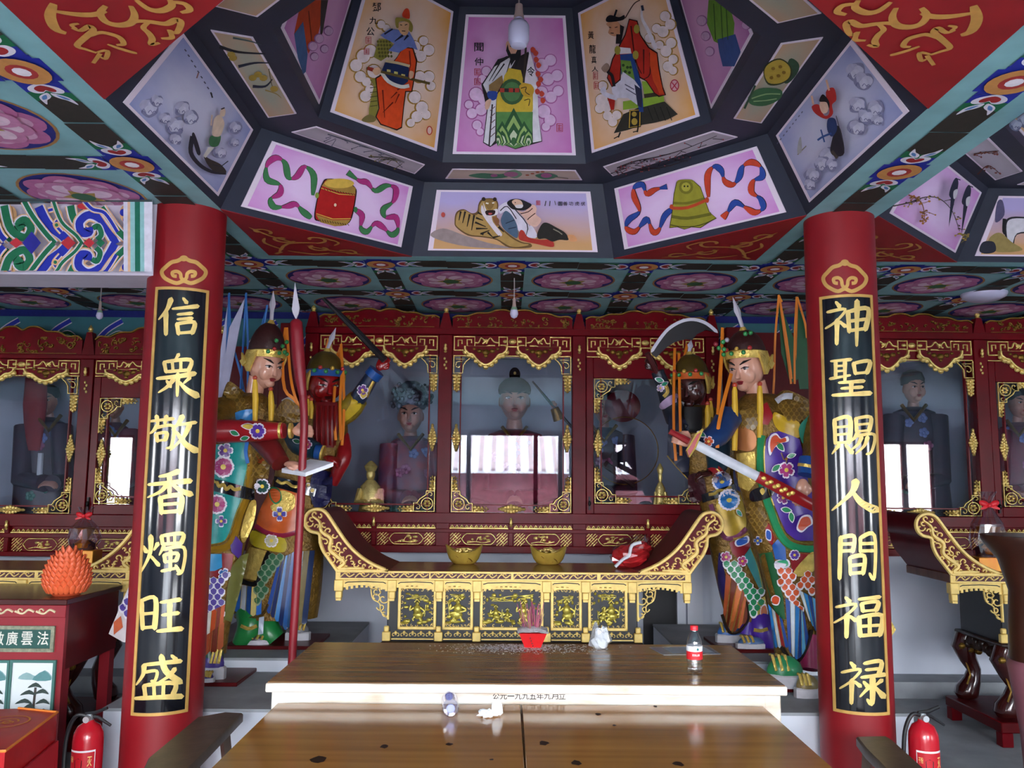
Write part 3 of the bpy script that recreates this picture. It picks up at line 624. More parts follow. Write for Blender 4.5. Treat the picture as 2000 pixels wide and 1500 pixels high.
# front table of two broad boards
FZ = .78; f0, f1, g0, g1 = -.83, .955, 1.75, 3.185
t2 = thing('long_table', 'glossy amber brown two-board table in front of the inscribed table', 'table', ((f0+f1)/2, (g0+g1)/2, 0))
xm = atZ(1022, 1440, FZ).x
for a, c in ((f0, xm-.0015), (xm+.0015, f1)):
    b = B(); b.bx(a, c, g0, g1, FZ-.035, FZ, bev=.003); b.build('top_board', WOODF, t2)
b = B(); b.bx(f0+.06, f1-.06, g0+.08, g1-.08, FZ-.13, FZ-.036); b.build('apron', WOODF, t2)
for xx in (f0+.1, f1-.1):
    for yy in (g0+.12, g1-.12): b = B(); b.bx(xx-.035, xx+.035, yy-.035, yy+.035, 0, FZ-.036, bev=.006); b.build('leg', WOODF, t2)
kn = [(atZ(x, y, FZ), a) for x, y, a in ((750, 1458, 9), (877, 1454, 7), (622, 1484, 14), (1062, 1452, 10), (1126, 1490, 10), (1325, 1492, 10), (1168, 1395, 8), (960, 1484, 4), (1200, 1417, 4), (1280, 1380, 5))]
knots(t2, FZ, [(p.x, p.y, a*.0016, a*.0022) for p, a in kn])
# ---- incense pot
pc = atZ(1040, 1262, TZ)
t = thing('incense_pot', 'small red square incense pot filled with ash, sticks burnt down inside', 'incense pot', (pc.x, pc.y, TZ))
REDPOT = mat('red_card', 'd01a1e', rough=.5, noise=.08)
wb_, wt_, hp = .036, .062, .066
b = B()
def frust(b, c, w0, w1, z0, z1):
    b.add([c+V((sx*w0, sy*w0, z0)) for sx, sy in ((-1, -1), (1, -1), (1, 1), (-1, 1))]+[c+V((sx*w1, sy*w1, z1)) for sx, sy in ((-1, -1), (1, -1), (1, 1), (-1, 1))], [(0, 3, 2, 1), (4, 5, 6, 7), (0, 1, 5, 4), (1, 2, 6, 5), (2, 3, 7, 6), (3, 0, 4, 7)])
c0 = V((pc.x, pc.y, TZ)); frust(b, c0, wb_, wt_, 0, hp); b.build('pot', REDPOT, t)
b = B()
for i in range(4): b.box(c0+V((-.012+.004*i, -wb_-.022, .045-.011*i)), (.004, .002, .006))
b.build('pot_mark', mat('ink_mark', '2a1414', rough=.6), t)
b = B(); n = 7; vs = []
for i in range(n):
    for j in range(n): 
        u, v_ = -1+2*i/(n-1), -1+2*j/(n-1); e = max(abs(u), abs(v_)); vs.append(c0+V((u*wt_*1.12, v_*wt_*1.12, hp+.016*(1-e*e)+random.uniform(0, .007)+(.004 if e < 1 else .001))))
b.add(vs, [[i*n+j, (i+1)*n+j, (i+1)*n+j+1, i*n+j+1] for i in range(n-1) for j in range(n-1)]); b.build('ash', mat('ash', 'c9c3c6', rough=.9, noise=.3, nscale=60, bump=.6, bscale=120), t)
INC = [mat('incense_pink', 'a8446a', rough=.8), mat('incense_rose', 'c06a80', rough=.8), mat('incense_tan', 'a08060', rough=.8)]
for i in range(46):
    a = random.uniform(0, 6.28); r = .04*math.sqrt(random.random()); q = c0+V((r*math.cos(a), r*math.sin(a), hp+.008))
    L_ = random.uniform(.06, .125); b = B(); b.tube([q, q+V((random.uniform(-.15, .12)*L_+r*math.cos(a)*.5, random.uniform(-.1, .1)*L_, L_))], [.0016, .0013], 5)
    b.build('incense_stick', INC[i % 3], t, smooth=None)
# spilled ash on the table
b = B()
for i in range(1600):
    q = atZ(random.gauss(1020, 60), random.gauss(1265, 5), TZ); 
    if q.y < y0+.05 or q.y > y1-.02 : continue
    s_ = random.uniform(.0018, .005); b.add([q+V((s_*math.cos(k), s_*math.sin(k), .0008+random.random()*.0006)) for k in (0, 1.3, 2.5, 3.8, 5.1)], [(0, 1, 2, 3, 4)])
o = b.build('spilled_ash', mat('ash_powder', 'e4e2e6', rough=.95), None, smooth=None); tag(o, 'pale ash scattered on the tabletop around the red incense pot', 'ash'); o['kind'] = 'stuff'
# ---- crumpled film and tissues
def crumple(c, rx, ry, rz, seed, n=12, m=8, amp=.28, peak=None):
    rnd = random.Random(seed); b = B(); b.ell((0, 0, 0), (1, 1, 1), n, m)
    for i, v in enumerate(b.v):
        k = 1+rnd.uniform(-amp, amp); v.x *= rx*k; v.y *= ry*k; v.z = max(v.z*rz*k, -rz*.72)
    if peak is not None:
        for v in b.v:
            if v.z > rz*.55: v.z += peak*rnd.random()
    zmin = min(v.z for v in b.v)
    for v in b.v: v += V(c)-V((0, 0, zmin))
    return b
q = atZ(1172, 1266, TZ)
t = thing('crumpled_plastic_bag', 'crumpled clear and white plastic bag on the brown table', 'plastic bag', (q.x, q.y, TZ))
crumple((q.x, q.y, TZ), .047, .04, .042, 4, amp=.22, peak=.05).build('film', mat('clear_film', 'e8eef4', rough=.12, trans=.75, alpha=.75), t, smooth=None)
crumple((q.x+.004, q.y, TZ+.004), .036, .03, .04, 9, amp=.25, peak=.03).build('tissue', mat('white_tissue', 'f2f4f6', rough=.9), t, smooth=None)
q = atZ(958, 1400, FZ); 
b = crumple((q.x-.012, q.y, FZ), .032, .02, .014, 11, amp=.3); b2 = crumple((q.x+.022, q.y+.008, FZ+.004), .018, .014, .028, 12, amp=.3, peak=.012)
b.add(b2.v, b2.f); tag(b.build('tissue', MATS['white_tissue'], None, smooth=None), 'crumpled white tissue lying on the amber front table', 'tissue')
# ---- water bottle, standing
def bottle_profile(h, r): return [(0, .004), (r*.55, .0), (r*.9, .003), (r, .012), (r*.93, .03), (r, .045), (r*.97, h*.3), (r, h*.36), (r, h*.58), (r*.95, h*.6), (r*.93, h*.66), (r*.7, h*.78), (r*.45, h*.86), (r*.40, h*.9), (r*.40, h*.96)]
q = atZ(1357, 1314, TZ); hb, rb_ = .182, .031
t = thing('water_bottle', 'full clear water bottle with red cap and red white label on the brown table', 'bottle', (q.x, q.y, TZ)); c0 = V((q.x, q.y, TZ))
CLEAR = glass_mat('clear_plastic', (.93, .96, 1.0), .10, .05)
b = B(); b.lathe(bottle_profile(hb, rb_), c0, 24); b.build('body', CLEAR, t)
b = B(); b.lathe([(rb_*.46, hb*.9), (rb_*.5, hb*.905), (rb_*.5, hb*.99), (rb_*.46, hb)], c0, 20); b.build('cap', mat('red_cap', 'e02030', rough=.35), t)
b = B(); b.lathe([(rb_*1.02, hb*.30), (rb_*1.02, hb*.47)], c0, 24); lb = b.build('label_band', mat('label_red', 'd8262e', rough=.4), t)
b = B(); b.lathe([(rb_*1.02, hb*.47), (rb_*1.02, hb*.58)], c0, 24); lb2 = b.build('label_band', mat('label_white', 'eef0f2', rough=.4), t)
def oncylb(u, z): a = -math.pi/2-.25*1+u; return c0+V((rb_*1.035*math.cos(a), rb_*1.035*math.sin(a), z))
b = B(); text_into(b, '农夫山泉', lambda u, v: oncylb(-.25+.95*u, hb*(.375+.05*v))); b.build('label_lettering', mat('label_print', 'f4f0ee', rough=.5), lb, smooth=None)
b = B(); b.poly([oncylb(.45+x*.28, hb*(.5+y*.06)) for x, y in ((0, 1), (.5, .4), (.6, 0), (.15, .05), (.15, -.3), (-.15, -.3), (-.15, .05), (-.6, 0), (-.5, .4))]); b.build('label_emblem', mat('label_green', '1e6e70', rough=.5), lb2, smooth=None)
# ---- empty bottle lying with its base towards the viewer
q1 = atZ(880, 1403, FZ); q2 = atZ(869, 1376, FZ); dr = V((q2.x-q1.x, max(.11, q2.y-q1.y), 0)).normalized()
q1 = V((q1.x, q1.y, FZ)); dr = V((-.1, 1, 0)).normalized(); rb2 = .030
t = thing('empty_bottle', 'empty clear plastic bottle lying on its side on the amber front table', 'bottle', (q1.x, q1.y+.08, FZ))
b = B(); b.lathe([(0, .012), (rb2*.35, .01), (rb2*.5, .002), (rb2*.8, 0), (rb2, .012), (rb2*.93, .03), (rb2, .05), (rb2*.95, .07), (rb2, .09), (rb2, .115), (rb2*.7, .145), (rb2*.42, .162), (rb2*.4, .185)], (0, 0, 0), 22)
R_ = V((0, 0, 1)).rotation_difference(dr).to_matrix()
for v in b.v: v.xyz = (R_ @ v)+q1+V((0, 0, rb2+.001))
b.build('body', glass_mat('violet_plastic', (.93, .94, 1.0), .16, .08), t)
b = B(); b.tube([q1+V((0, 0, rb2+.001))+dr*.168, q1+V((0, 0, rb2+.001))+dr*.188], rb2*.46, 14); b.build('neck_ring', mat('violet_ring', '8d90c8', rough=.4), t)
b = B(); b.tube([q1+V((0, 0, rb2+.001))+dr*.006, q1+V((0, 0, rb2+.001))+dr*.0105], rb2*.5, 14); b.build('base_dimple', mat('violet_dimple', '9ea4da', rough=.3), t)
# ---- paper in a plastic sleeve
P = [atZ(x, y, TZ+.0015) for x, y in ((1268, 1264), (1380, 1260), (1408, 1277), (1296, 1279))]
t = thing('document_sleeve', 'printed paper in clear plastic sleeve lying on the brown table', 'paper', sum(P, V())/4)
b = B(); b.prism([V((p.x, p.y, TZ+.0002)) for p in P], (0, 0, .0012)); b.build('sleeve', mat('sleeve_film', 'a8b2c0', rough=.1, alpha=.55), t, smooth=None)
b = B(); P2 = [P[0].lerp(P[1], .2).lerp(P[3].lerp(P[2], .2), .12), P[0].lerp(P[1], .9).lerp(P[3].lerp(P[2], .9), .12), P[0].lerp(P[1], .93).lerp(P[3].lerp(P[2], .93), .85), P[0].lerp(P[1], .2).lerp(P[3].lerp(P[2], .2), .85)]
b.add([V((p.x, p.y, TZ+.0018)) for p in P2], [(0, 1, 2, 3)]); pp = b.build('sheet', mat('grey_sheet', '8f9aa8', rough=.5), t, smooth=None)
# ---- long wooden benches
WOODB = mat('grey_brown_wood', '5a4a40', rough=.45, noise=.35, nscale=5, col2='3c302a', stretch=(3, 3, 1), bump=.1, bscale=14)
def bench(label, P, z, legs):
    c = sum(P, V())/len(P); t = thing('bench', label, 'bench', (c.x, c.y, 0))
    b = B(); b.prism([V((p.x, p.y, z-.04)) for p in P], (0, 0, .04), bev=.2); b.build('seat', WOODB, t)
    for top, bot in legs:
        b = B(); d = (bot-top); b.tube([top, bot], [.026, .024], 4); b.build('leg', WOODB, t, smooth=30)
    return t
BZ = .5
P = [atZ(x, y, BZ) for x, y in ((475, 1392), (440, 1390), (385, 1400), (290, 1478), (262, 1540), (330, 1540))]
q = atZ(430, 1420, BZ-.04)
lg = [(V((q.x+.01, q.y+.02, BZ-.04)), V((q.x+.09, q.y-.02, 0.02))), (V((q.x-.07, q.y-.05, BZ-.04)), V((q.x-.13, q.y-.05, 0.02)))]
e = atZ(330, 1520, BZ-.04); lg += [(V((e.x+.02, e.y, BZ-.04)), V((e.x+.06, e.y-.06, .02))), (V((e.x-.06, e.y-.04, BZ-.04)), V((e.x-.12, e.y-.1, .02)))]
bench('grey brown wooden bench near the red fringed kneeling box', P, BZ, lg)
P = [atZ(x, y, BZ) for x, y in ((1672, 1438), (1730, 1437), (1745, 1445), (1850, 1540), (1770, 1540), (1690, 1462))]
q = atZ(1705, 1462, BZ-.04); e = atZ(1780, 1530, BZ-.04)
lg = [(V((q.x-.02, q.y, BZ-.04)), V((q.x-.07, q.y-.02, .02))), (V((q.x+.07, q.y, BZ-.04)), V((q.x+.12, q.y, .02))), (V((e.x-.03, e.y, BZ-.04)), V((e.x-.08, e.y-.06, .02))), (V((e.x+.08, e.y, BZ-.04)), V((e.x+.12, e.y-.06, .02)))]
bench('grey brown wooden bench near the dark wooden tub', P, BZ, lg)
# ---- fire extinguishers
def extinguisher(label, c, r, h, mirror, loop):
    t = thing('fire_extinguisher', label, 'extinguisher', c); c = V(c)
    RD = mat('extinguisher_red', 'c01828', rough=.25, coat=.4)
    b = B(); b.lathe([(r*.95, 0), (r, .01), (r, h*.78), (r*.95, h*.84), (r*.72, h*.9), (r*.35, h*.93), (r*.3, h*.95)], c, 28); b.build('cylinder', RD, t)
    b = B(); b.lathe([(r*.28, h*.93), (r*.28, h*.98), (r*.2, h*1.0)], c, 14); b.build('valve', mat('valve_steel', 'b8bcc0', rough=.3, metal=.8), t)
    b = B(); b.tube([c+V((0, -r*.2, h*.965)), c+V((0, -r*.55, h*.965))], r*.22, 12); b.build('gauge', mat('gauge_steel', 'd8dce0', rough=.25, metal=.6), t)
    m = mat('black_rubber', '17181c', rough=.5)
    b = B(); b.tube([c+V((-r*.3, 0, h*1.0)), c+V((r*.4, 0, h*1.01)), c+V((r*1.2, 0, h*1.05))], [.008, .009, .007], 6); b.build('lever', m, t)
    b = B(); b.tube([c+V((-r*.2, 0, h*.985)), c+V((r*.6, 0, h*.97)), c+V((r*1.5*(1), 0, h*.9))], [.007, .008, .006], 6); b.build('handle', m, t)
    sg = -1
    pts = smoothline([(0, 0, h*.97), (sg*r*.8, -.01, h*.99), (sg*r*1.35, -.01, h*.85), (sg*r*1.5, -.01, h*.6), (sg*r*1.3, -.01, h*.3), (sg*r*1.12, -.01, h*.12)], 5)
    b = B(); b.tube([c+V(p) for p in pts], .0095, 8); b.build('hose', m, t)
    def cy(u, z, rr=1.012): a = -math.pi/2+u; return c+V((r*rr*math.cos(a), r*rr*math.sin(a), z))
    def patch(u0, u1, z0, z1, m_, name, par, rr=1.012):
        b = B(); n = 10; b.add([cy(u0+(u1-u0)*i/n, z, rr) for z in (z0, z1) for i in range(n+1)], [[i, i+1, n+2+i, n+1+i] for i in range(n)]); return b.build(name, m_, par, smooth=60)
    lb = patch(-.95, .95, h*.06, h*.72, mat('label_white2', 'ece8ea', rough=.4), 'label_sheet', t)
    patch(-.9, .9, h*.36, h*.705, mat('label_red2', 'c01c28', rough=.4), 'label_field', lb, 1.02)
    patch(.1, .85, h*.06, h*.36, mat('label_red2'), 'label_field', lb, 1.02)
    b = B(); text_into(b, '干粉', lambda u, v: cy(-.82+.3*u, h*(.62+.05*v), 1.028)); b.build('label_lettering', mat('label_yellow', 'eac878', rough=.5), lb, smooth=None)
    b = B(); text_into(b, '灭\n火\n器', lambda u, v: cy(.45+.3*u, h*(.4+.27*v), 1.028)); b.build('label_lettering', mat('label_yellow', 'eac878', rough=.5), lb, smooth=None)
    b = B(); b.poly([cy(-.12+x*.26, h*(.56+y*.09), 1.028) for x, y in ((-1, .9), (0, 1.1), (1, .9), (.9, 0), (0, -1), (-.9, 0))]); b.build('label_shield', BLACKP, lb, smooth=None)
    return t
q = atY(176, 1387, 4.0); extinguisher('red fire extinguisher next to the red altar cabinet with green signboard', (q.x, 4.0, 0), .066, q.z/1.03, 1, 1)
q = atY(1801, 1385, 4.0); extinguisher('red fire extinguisher near the gilt altar on red stand, yellow tie around its label', (q.x, 4.0, 0), .066, q.z/1.03, 1, 1)
# ================================================================== carved shrine cabinets
SY = 6.5
def ridge(b, pts, w, y, d, k=0, closed=False):        # raised strip on a plane of constant Y, points (x, z)
    if k: pts = smoothline(pts, k, closed)
    if closed: pts = list(pts)+[pts[0]]
    Lf, Rg = stroke_outline(pts, w); ww = w if not hasattr(w, '__len__') else max(w)
    Lt, Rt = stroke_outline(pts, [q*.55 for q in w] if hasattr(w, '__len__') else w*.55)
    n = len(pts); vs = [V((x, y, z)) for x, z in Lf]+[V((x, y-d, z)) for x, z in Lt]+[V((x, y-d, z)) for x, z in Rt]+[V((x, y, z)) for x, z in Rg]
    fs = [[k_*n+i, k_*n+i+1, (k_+1)*n+i+1, (k_+1)*n+i] for k_ in range(3) for i in range(n-1)]
    fs += [[0, n, 2*n, 3*n], [n-1, 4*n-1, 3*n-1, 2*n-1]]
    b.add(vs, fs)
def bump(b, x, z, y, rx, rz, d, n=8):                 # low boss
    b.ell((x, y, z), (rx, d, rz), n, 6)
def xf(px): return atY(px, 850, SY).x
def zf(py, px=1000): return atY(px, py, SY).z
GLASS = glass_mat('shrine_glass', (.95, .97, 1.0), .004, .015)
GLASSS = mat('carving_dark_ground', '3a2418', rough=.6)
_cache = {}
def bracket_mesh(s=1.0):                               # gilded pierced corner, corner at the origin, arms along +x and +z
    if ('br', s) in _cache: return _cache[('br', s)]
    b = B(); w = .011*s
    ridge(b, [(0.006*s, 0.34*s), (.006*s, .006*s), (.32*s, .006*s)], w, 0, .012)
    ridge(b, [(.006*s, .2*s), (.085*s, .2*s), (.085*s, .165*s), (.12*s, .14*s), (.15*s, .12*s), (.17*s, .085*s), (.205*s, .085*s), (.205*s, .006*s)], w, 0, .012)
    ridge(b, circ(.075*s, .08*s, .055*s, None, 14), w*.9, 0, .013, 0, True)
    for i in range(6):
        a = i*1.05; bump(b, (.075+.024*math.cos(a))*s, (.08+.024*math.sin(a))*s, 0, .016*s, .013*s, .012)
    ridge(b, spiral(.045*s, .165*s, .03*s, .006*s, 0, 5), w*.7, 0, .011); ridge(b, spiral(.165*s, .045*s, .03*s, .006*s, 1.5, 6.5), w*.7, 0, .011)
    for i in range(4):
        r = (.024-.004*i)*s
        for k in (-1, 1): bump(b, (.03+k*.016)*s, (.222+.034*i)*s, 0, r*.8, r*.8, .012); bump(b, (.228+.036*i)*s, (.03+k*.016)*s, 0, r*.8, r*.8, .012)
        bump(b, .03*s, (.235+.034*i)*s, 0, r*.6, r, .015); bump(b, (.243+.036*i)*s, .03*s, 0, r, r*.6, .015)
    _cache[('br', s)] = b.mesh('corner_bracket', GOLD, 40); return _cache[('br', s)]
def side_mesh():
    if 'sd' in _cache: return _cache['sd']
    b = B()
    for i in range(-4, 5):
        r = .026*(1-abs(i)/5.5)
        for k in (-1, 1): bump(b, k*r*.75, i*.022, 0, r*.75, .014, .011)
        bump(b, 0, i*.022+.01, 0, .012, .016, .015)
    _cache['sd'] = b.mesh('side_ornament', GOLD, 40); return _cache['sd']
def topcorner_mesh():
    if 'tc' in _cache: return _cache['tc']
    b = B(); w = .01
    ridge(b, [(0.006, 0), (.006, -.13), (.075, -.13), (.08, -.07), (.1, -.04), (.13, -.012)], w, 0, .012)
    ridge(b, spiral(.045, -.07, .035, .008, 1, 6), w*.8, 0, .012); ridge(b, [(.02, -.02), (.09, -.02), (.06, -.05)], w*.8, 0, .011)
    for i in range(5):
        r = .026-.003*i
        for k in (-1, 1): bump(b, .03+k*.016, -.15-.026*i, 0, r*.8, .014, .012)
        bump(b, .03, -.16-.026*i, 0, .012, .016, .015)
    _cache['tc'] = b.mesh('top_bracket', GOLD, 40); return _cache['tc']
def finial_mesh():
    if 'fi' in _cache: return _cache['fi']
    b = B(); b.lathe([(.012, 0), (.02, .006), (.012, .014), (.018, .02), (.02, .03), (.013, .042), (.004, .06)], (0, 0, 0), 10); _cache['fi'] = b.mesh('finial', GOLD, 50); return _cache['fi']
def drop_mesh():
    if 'dr' in _cache: return _cache['dr']
    b = B(); b.lathe([(.006, 0), (.013, .008), (.007, .016), (.013, .028), (.013, .036), (.008, .05), (.012, .06), (.005, .07)], (0, 0, -.035), 10); _cache['dr'] = b.mesh('gilt_knob', GOLD, 50); return _cache['dr']
def scroll_relief(b, x0, x1, z0, z1, y, n, seed, w=.009, d=.012):
    rnd = random.Random(seed)
    for i in range(n):
        x, z = rnd.uniform(x0, x1), rnd.uniform(z0, z1); r = rnd.uniform(.25, .5)*min(z1-z0, .16)*.6; a = rnd.uniform(0, 6.28); sg = rnd.choice((-1, 1))
        pts = [(min(max(px, x0), x1), min(max(pz, z0), z1)) for px, pz in spiral(x, z, r, r*.2, a, a+sg*rnd.uniform(3, 5.5), 9)]
        ridge(b, pts, w*rnd.uniform(.7, 1.3), y, d*rnd.uniform(.7, 1.2))
        if i % 2: bump(b, x, z, y, r*.5, r*.35, d)
def cabinet(name, label, posts, kinds, Z, loc, seed, half=True):
    """posts: x of post axes; kinds: 'f' fixed pane / 'd' framed door per bay; Z: dict of levels"""
    t = thing(name, label, 'cabinet', loc); y = SY
    pw = .052; X0, X1 = posts[0]-pw, posts[-1]+pw
    def part(nm, m, *bxs, bev=.004):
        b = B()
        for q in bxs: b.bx(*q, bev=bev)
        return b.build(nm, m, t)
    for x in posts: part('post', RED, (x-pw, x+pw, y-.03, y+.1, Z['base'], Z['rail']))
    part('top_rail', RED, (X0, X1, y-.045, y+.1, Z['rail'], Z['corn0']))
    part('sill', RED, (X0, X1, y-.04, y+.1, Z['crest1'], Z['sill']))
    part('base_rail', RED, (X0, X1, y-.05, y+.1, Z['panel1'], Z['crest0'])); part('base_rail', RED, (X0, X1, y-.05, y+.1, Z['base'], Z['panel0']))
    part('base_back', RED, (X0, X1, y-.005, y+.08, Z['panel0'], Z['crest1']))
    part('interior_back', mat('shrine_inner_wall', 'aab2c2', rough=.7, noise=.15, nscale=2), (X0, X1, 7.5, 7.55, Z['base'], Z['corn1']))
    part('interior_floor', DRED, (X0, X1, y+.1, 7.5, Z['base'], Z['base']+.06))
    for xs in (X0, X1-.03): part('side_board', DRED, (xs, xs+.03, y+.1, 7.5, Z['base'], Z['corn0']))
    part('roof_board', DRED, (X0, X1, y, 7.5, Z['corn0'], Z['corn0']+.03))
    for i, x in enumerate(posts):
        inst(finial_mesh(), 'finial', (x, y-.01, Z['corn0']+(Z['corn1']-Z['corn0'])*.82), t)
        b = B(); b.add([(x-.05, y-.03, Z['corn0']), (x+.05, y-.03, Z['corn0']), (x+.02, y-.03, Z['corn0']+(Z['corn1']-Z['corn0'])*.82), (x-.02, y-.03, Z['corn0']+(Z['corn1']-Z['corn0'])*.82),
                        (x-.05, y+.04, Z['corn0']), (x+.05, y+.04, Z['corn0']), (x+.02, y+.04, Z['corn0']+(Z['corn1']-Z['corn0'])*.82), (x-.02, y+.04, Z['corn0']+(Z['corn1']-Z['corn0'])*.82)], [(0, 1, 2, 3), (5, 4, 7, 6), (4, 0, 3, 7), (1, 5, 6, 2), (3, 2, 6, 7)])
        b.build('cornice_post', RED, t)
        inst(drop_mesh(), 'gilt_knob', (x, y-.05, Z['lamb1']-.02), t)
        b = B()
        for q in range(4): bump(b, x+(.006 if q % 2 else -.006), Z['lamb1']-.1-.025*q, y-.032, .009, .012, .008)
        b.build('gilt_drop', GOLD, t)
    for i, kind in enumerate(kinds):
        a, c = posts[i]+pw, posts[i+1]-pw; w = c-a; h = Z['corn1']-Z['corn0']
        # cornice board with a cloud-shaped top
        top = [(0, .55), (.04, .68), (.12, .66), (.2, .82), (.3, .84), (.36, .98), (.44, 1.0), (.5, .88), (.56, 1.0), (.64, .98), (.7, .84), (.8, .82), (.88, .66), (.96, .68), (1, .55)]
        tp = [(a+u*w, Z['corn0']+v*h) for u, v in smoothline(top, 3)]
        b = B(); b.prism([V((x, y-.005, z)) for x, z in [(a, Z['corn0'])]+tp+[(c, Z['corn0'])]], (0, -.02, 0)); cb = b.build('cornice_board', RED, t, smooth=None)
        b = B(); ridge(b, tp, .016, y-.024, .014); scroll_relief(b, a+.03, a+w*.36, Z['corn0']+.02, Z['corn0']+h*.62, y-.025, 16, seed+i, .009); scroll_relief(b, a+w*.64, c-.03, Z['corn0']+.02, Z['corn0']+h*.62, y-.025, 16, seed+i+50, .009)
        scroll_relief(b, a+w*.34, a+w*.66, Z['corn0']+.015, Z['corn0']+h*.5, y-.025, 12, seed+i+90, .008); ridge(b, [(a+.04, Z['corn0']+.012), (c-.04, Z['corn0']+.012)], .006, y-.025, .006)
        b.build('cornice_carving', GOLDO, cb)
        # frieze field behind frets and lambrequins
        part('frieze_board', RED, (a, c, y-.012, y+.06, Z['open1'], Z['rail']))
        b = B(); f0, f1 = Z['fret0'], Z['fret1']; fh = f1-f0; yy = y-.013; lw = .0125
        for sg, e in ((1, a+.015), (-1, c-.015)):
            X = lambda u: e+sg*u
            for pl in ([(0, -.03), (0, fh), (.16, fh), (.16, .0), (.08, 0), (.08, -.03), (0, -.03)], [(.03, 0), (.03, fh*.65), (.06, fh*.65), (.06, fh*.25)], [(.1, fh*.1), (.1, fh*.7), (.135, fh*.7), (.135, fh*.35)]):
                ridge(b, [(X(u), f0+v) for u, v in pl], lw, yy, .009)
            ridge(b, [(X(.16), f0+.0), (X(.25), f0+.0), (X(.27), f0+.008), (X(.32), f0+.008)], lw, yy, .009)
            ridge(b, [(X(u), f0+v) for u, v in smoothline([(.16, fh*.4), (.19, fh*.4), (.21, fh*.9), (.24, fh*.5), (.22, fh*.3)], 3)], lw, yy, .011); ridge(b, [(X(u), f0+v) for u, v in smoothline([(.25, fh*.3), (.28, fh*.9), (.31, fh*.5), (.35, fh*.4)], 3)], lw, yy, .011)
            bump(b, X(.245), f0+fh*.6, yy, .022, .016, .012)
            ridge(b, [(X(u), f0+v) for u, v in ((.35, 0), (.35, fh), (w/2-.055, fh), (w/2-.055, fh*.15), (.36, fh*.15))] if w > .85 else [(X(.32), f0), (X(w/2-.02), f0)], lw, yy, .009)
            bump(b, X(.4), f0+fh*.55, yy, .02, .014, .012)
        bump(b, (a+c)/2, f0+fh*.55, yy, .03, .022, .014); ridge(b, [((a+c)/2-.06, f0), ((a+c)/2+.06, f0)], lw, yy, .009)
        b.build('fret_band', GOLD, t)
        for u in (.28, .72):                                  # two scalloped lambrequins
            cx = a+w*u; hw = w*.175; L1, L0 = Z['lamb1'], Z['lamb0']; dh = L1-L0
            prof = [(-1, 1), (-.97, .78), (-.8, .6), (-.62, .55), (-.45, .32), (-.25, .12), (0, 0), (.25, .12), (.45, .32), (.62, .55), (.8, .6), (.97, .78), (1, 1)]
            pl = [(cx+hw*p_, L0+dh*q_) for p_, q_ in smoothline(prof, 3)]
            b = B(); b.prism([V((x, y-.014, z)) for x, z in pl], (0, -.02, 0)); lo = b.build('lambrequin', RED, t, smooth=None)
            b = B(); ridge(b, pl, .02, y-.035, .014)
            for q in range(3, len(pl)-3, 3): bump(b, pl[q][0], pl[q][1]-.014, y-.03, .023, .022, .016)
            b.build('scalloped_edge', GOLD, lo)
            b = B(); 
            for q, (dx, dz, r) in enumerate(((0, .0, .03), (-.05, .01, .022), (.05, .01, .022), (-.09, .025, .015), (.09, .025, .015), (0, -.03, .016))): bump(b, cx+dx, L1-dh*.32+dz, y-.034, r, r*.8, .012)
            b.build('flower_boss', GOLDO, lo)
        b = B(); ridge(b, [(a+.01, Z['open1']+.006), (c-.01, Z['open1']+.006)], .01, y-.012, .01); b.build('gilt_lip', GOLD, t)
        # glazing
        if kind == 'f':
            o0, o1, p0, p1, ins = a+.005, c-.005, Z['sill'], Z['open1'], .055
            inst(topcorner_mesh(), 'top_bracket', (a+.008, y-.02, Z['open1']-.002), t); inst(topcorner_mesh(), 'top_bracket', (c-.008, y-.02, Z['open1']-.002), t, scale=(-1, 1, 1))
        else:
            fw = .1; part('door_frame', RED, (a+.004, a+.06, y-.02, y+.05, Z['sill'], Z['open1']), (c-.06, c-.004, y-.02, y+.05, Z['sill'], Z['open1']), (a+.06, c-.06, y-.02, y+.05, Z['sill'], Z['sill']+.075), (a+.06, c-.06, y-.02, y+.05, Z['open1']-.16, Z['open1']))
            o0, o1, p0, p1, ins = a+.06, c-.06, Z['sill']+.075, Z['open1']-.16, .05
            for xx, sc in ((o0, (1, 1, -1)), (o1, (-1, 1, -1))): inst(bracket_mesh(.8), 'corner_bracket', (xx+.004*sc[0], y-.022, p1-.004), t, scale=sc)
            b = B(); b.bx(a+.02, a+.032, y-.04, y-.02, Z['sill']+.03, Z['sill']+.13); b.lathe([(.004, 0), (.011, .01), (.011, .03), (.004, .04)], (a+.026, y-.045, Z['sill']+.06), 8); b.build('door_handle', mat('dark_iron', '1e1c1e', rough=.35, metal=.6), t)
        s = .8
        for xx, sc in ((o0, (1, 1, 1)), (o1, (-1, 1, 1))):
            inst(bracket_mesh(s), 'corner_bracket', (xx+.004*sc[0], y-.022, p0+.004), t, scale=sc); inst(side_mesh(), 'side_ornament', (xx+.035*sc[0], y-.022, p0+(p1-p0)*.47), t)
        if kind == 'f': inst(side_mesh(), 'side_ornament', ((o0+o1)/2, y-.022, p0+.03), t, rot=(0, math.pi/2, 0))
        for xx in (o0+ins+.01, o1-ins-.01): part('glazing_bar', RED, (xx-.005, xx+.005, y-.012, y+.02, p0, p1), bev=0)
        part('glazing_bar', RED, (o0, o1, y-.012, y+.02, p0+.055, p0+.065), bev=0)
        b = B(); b.bx(o0, o1, y+.022, y+.026, p0, p1); b.build('pane', GLASS, t, smooth=None)
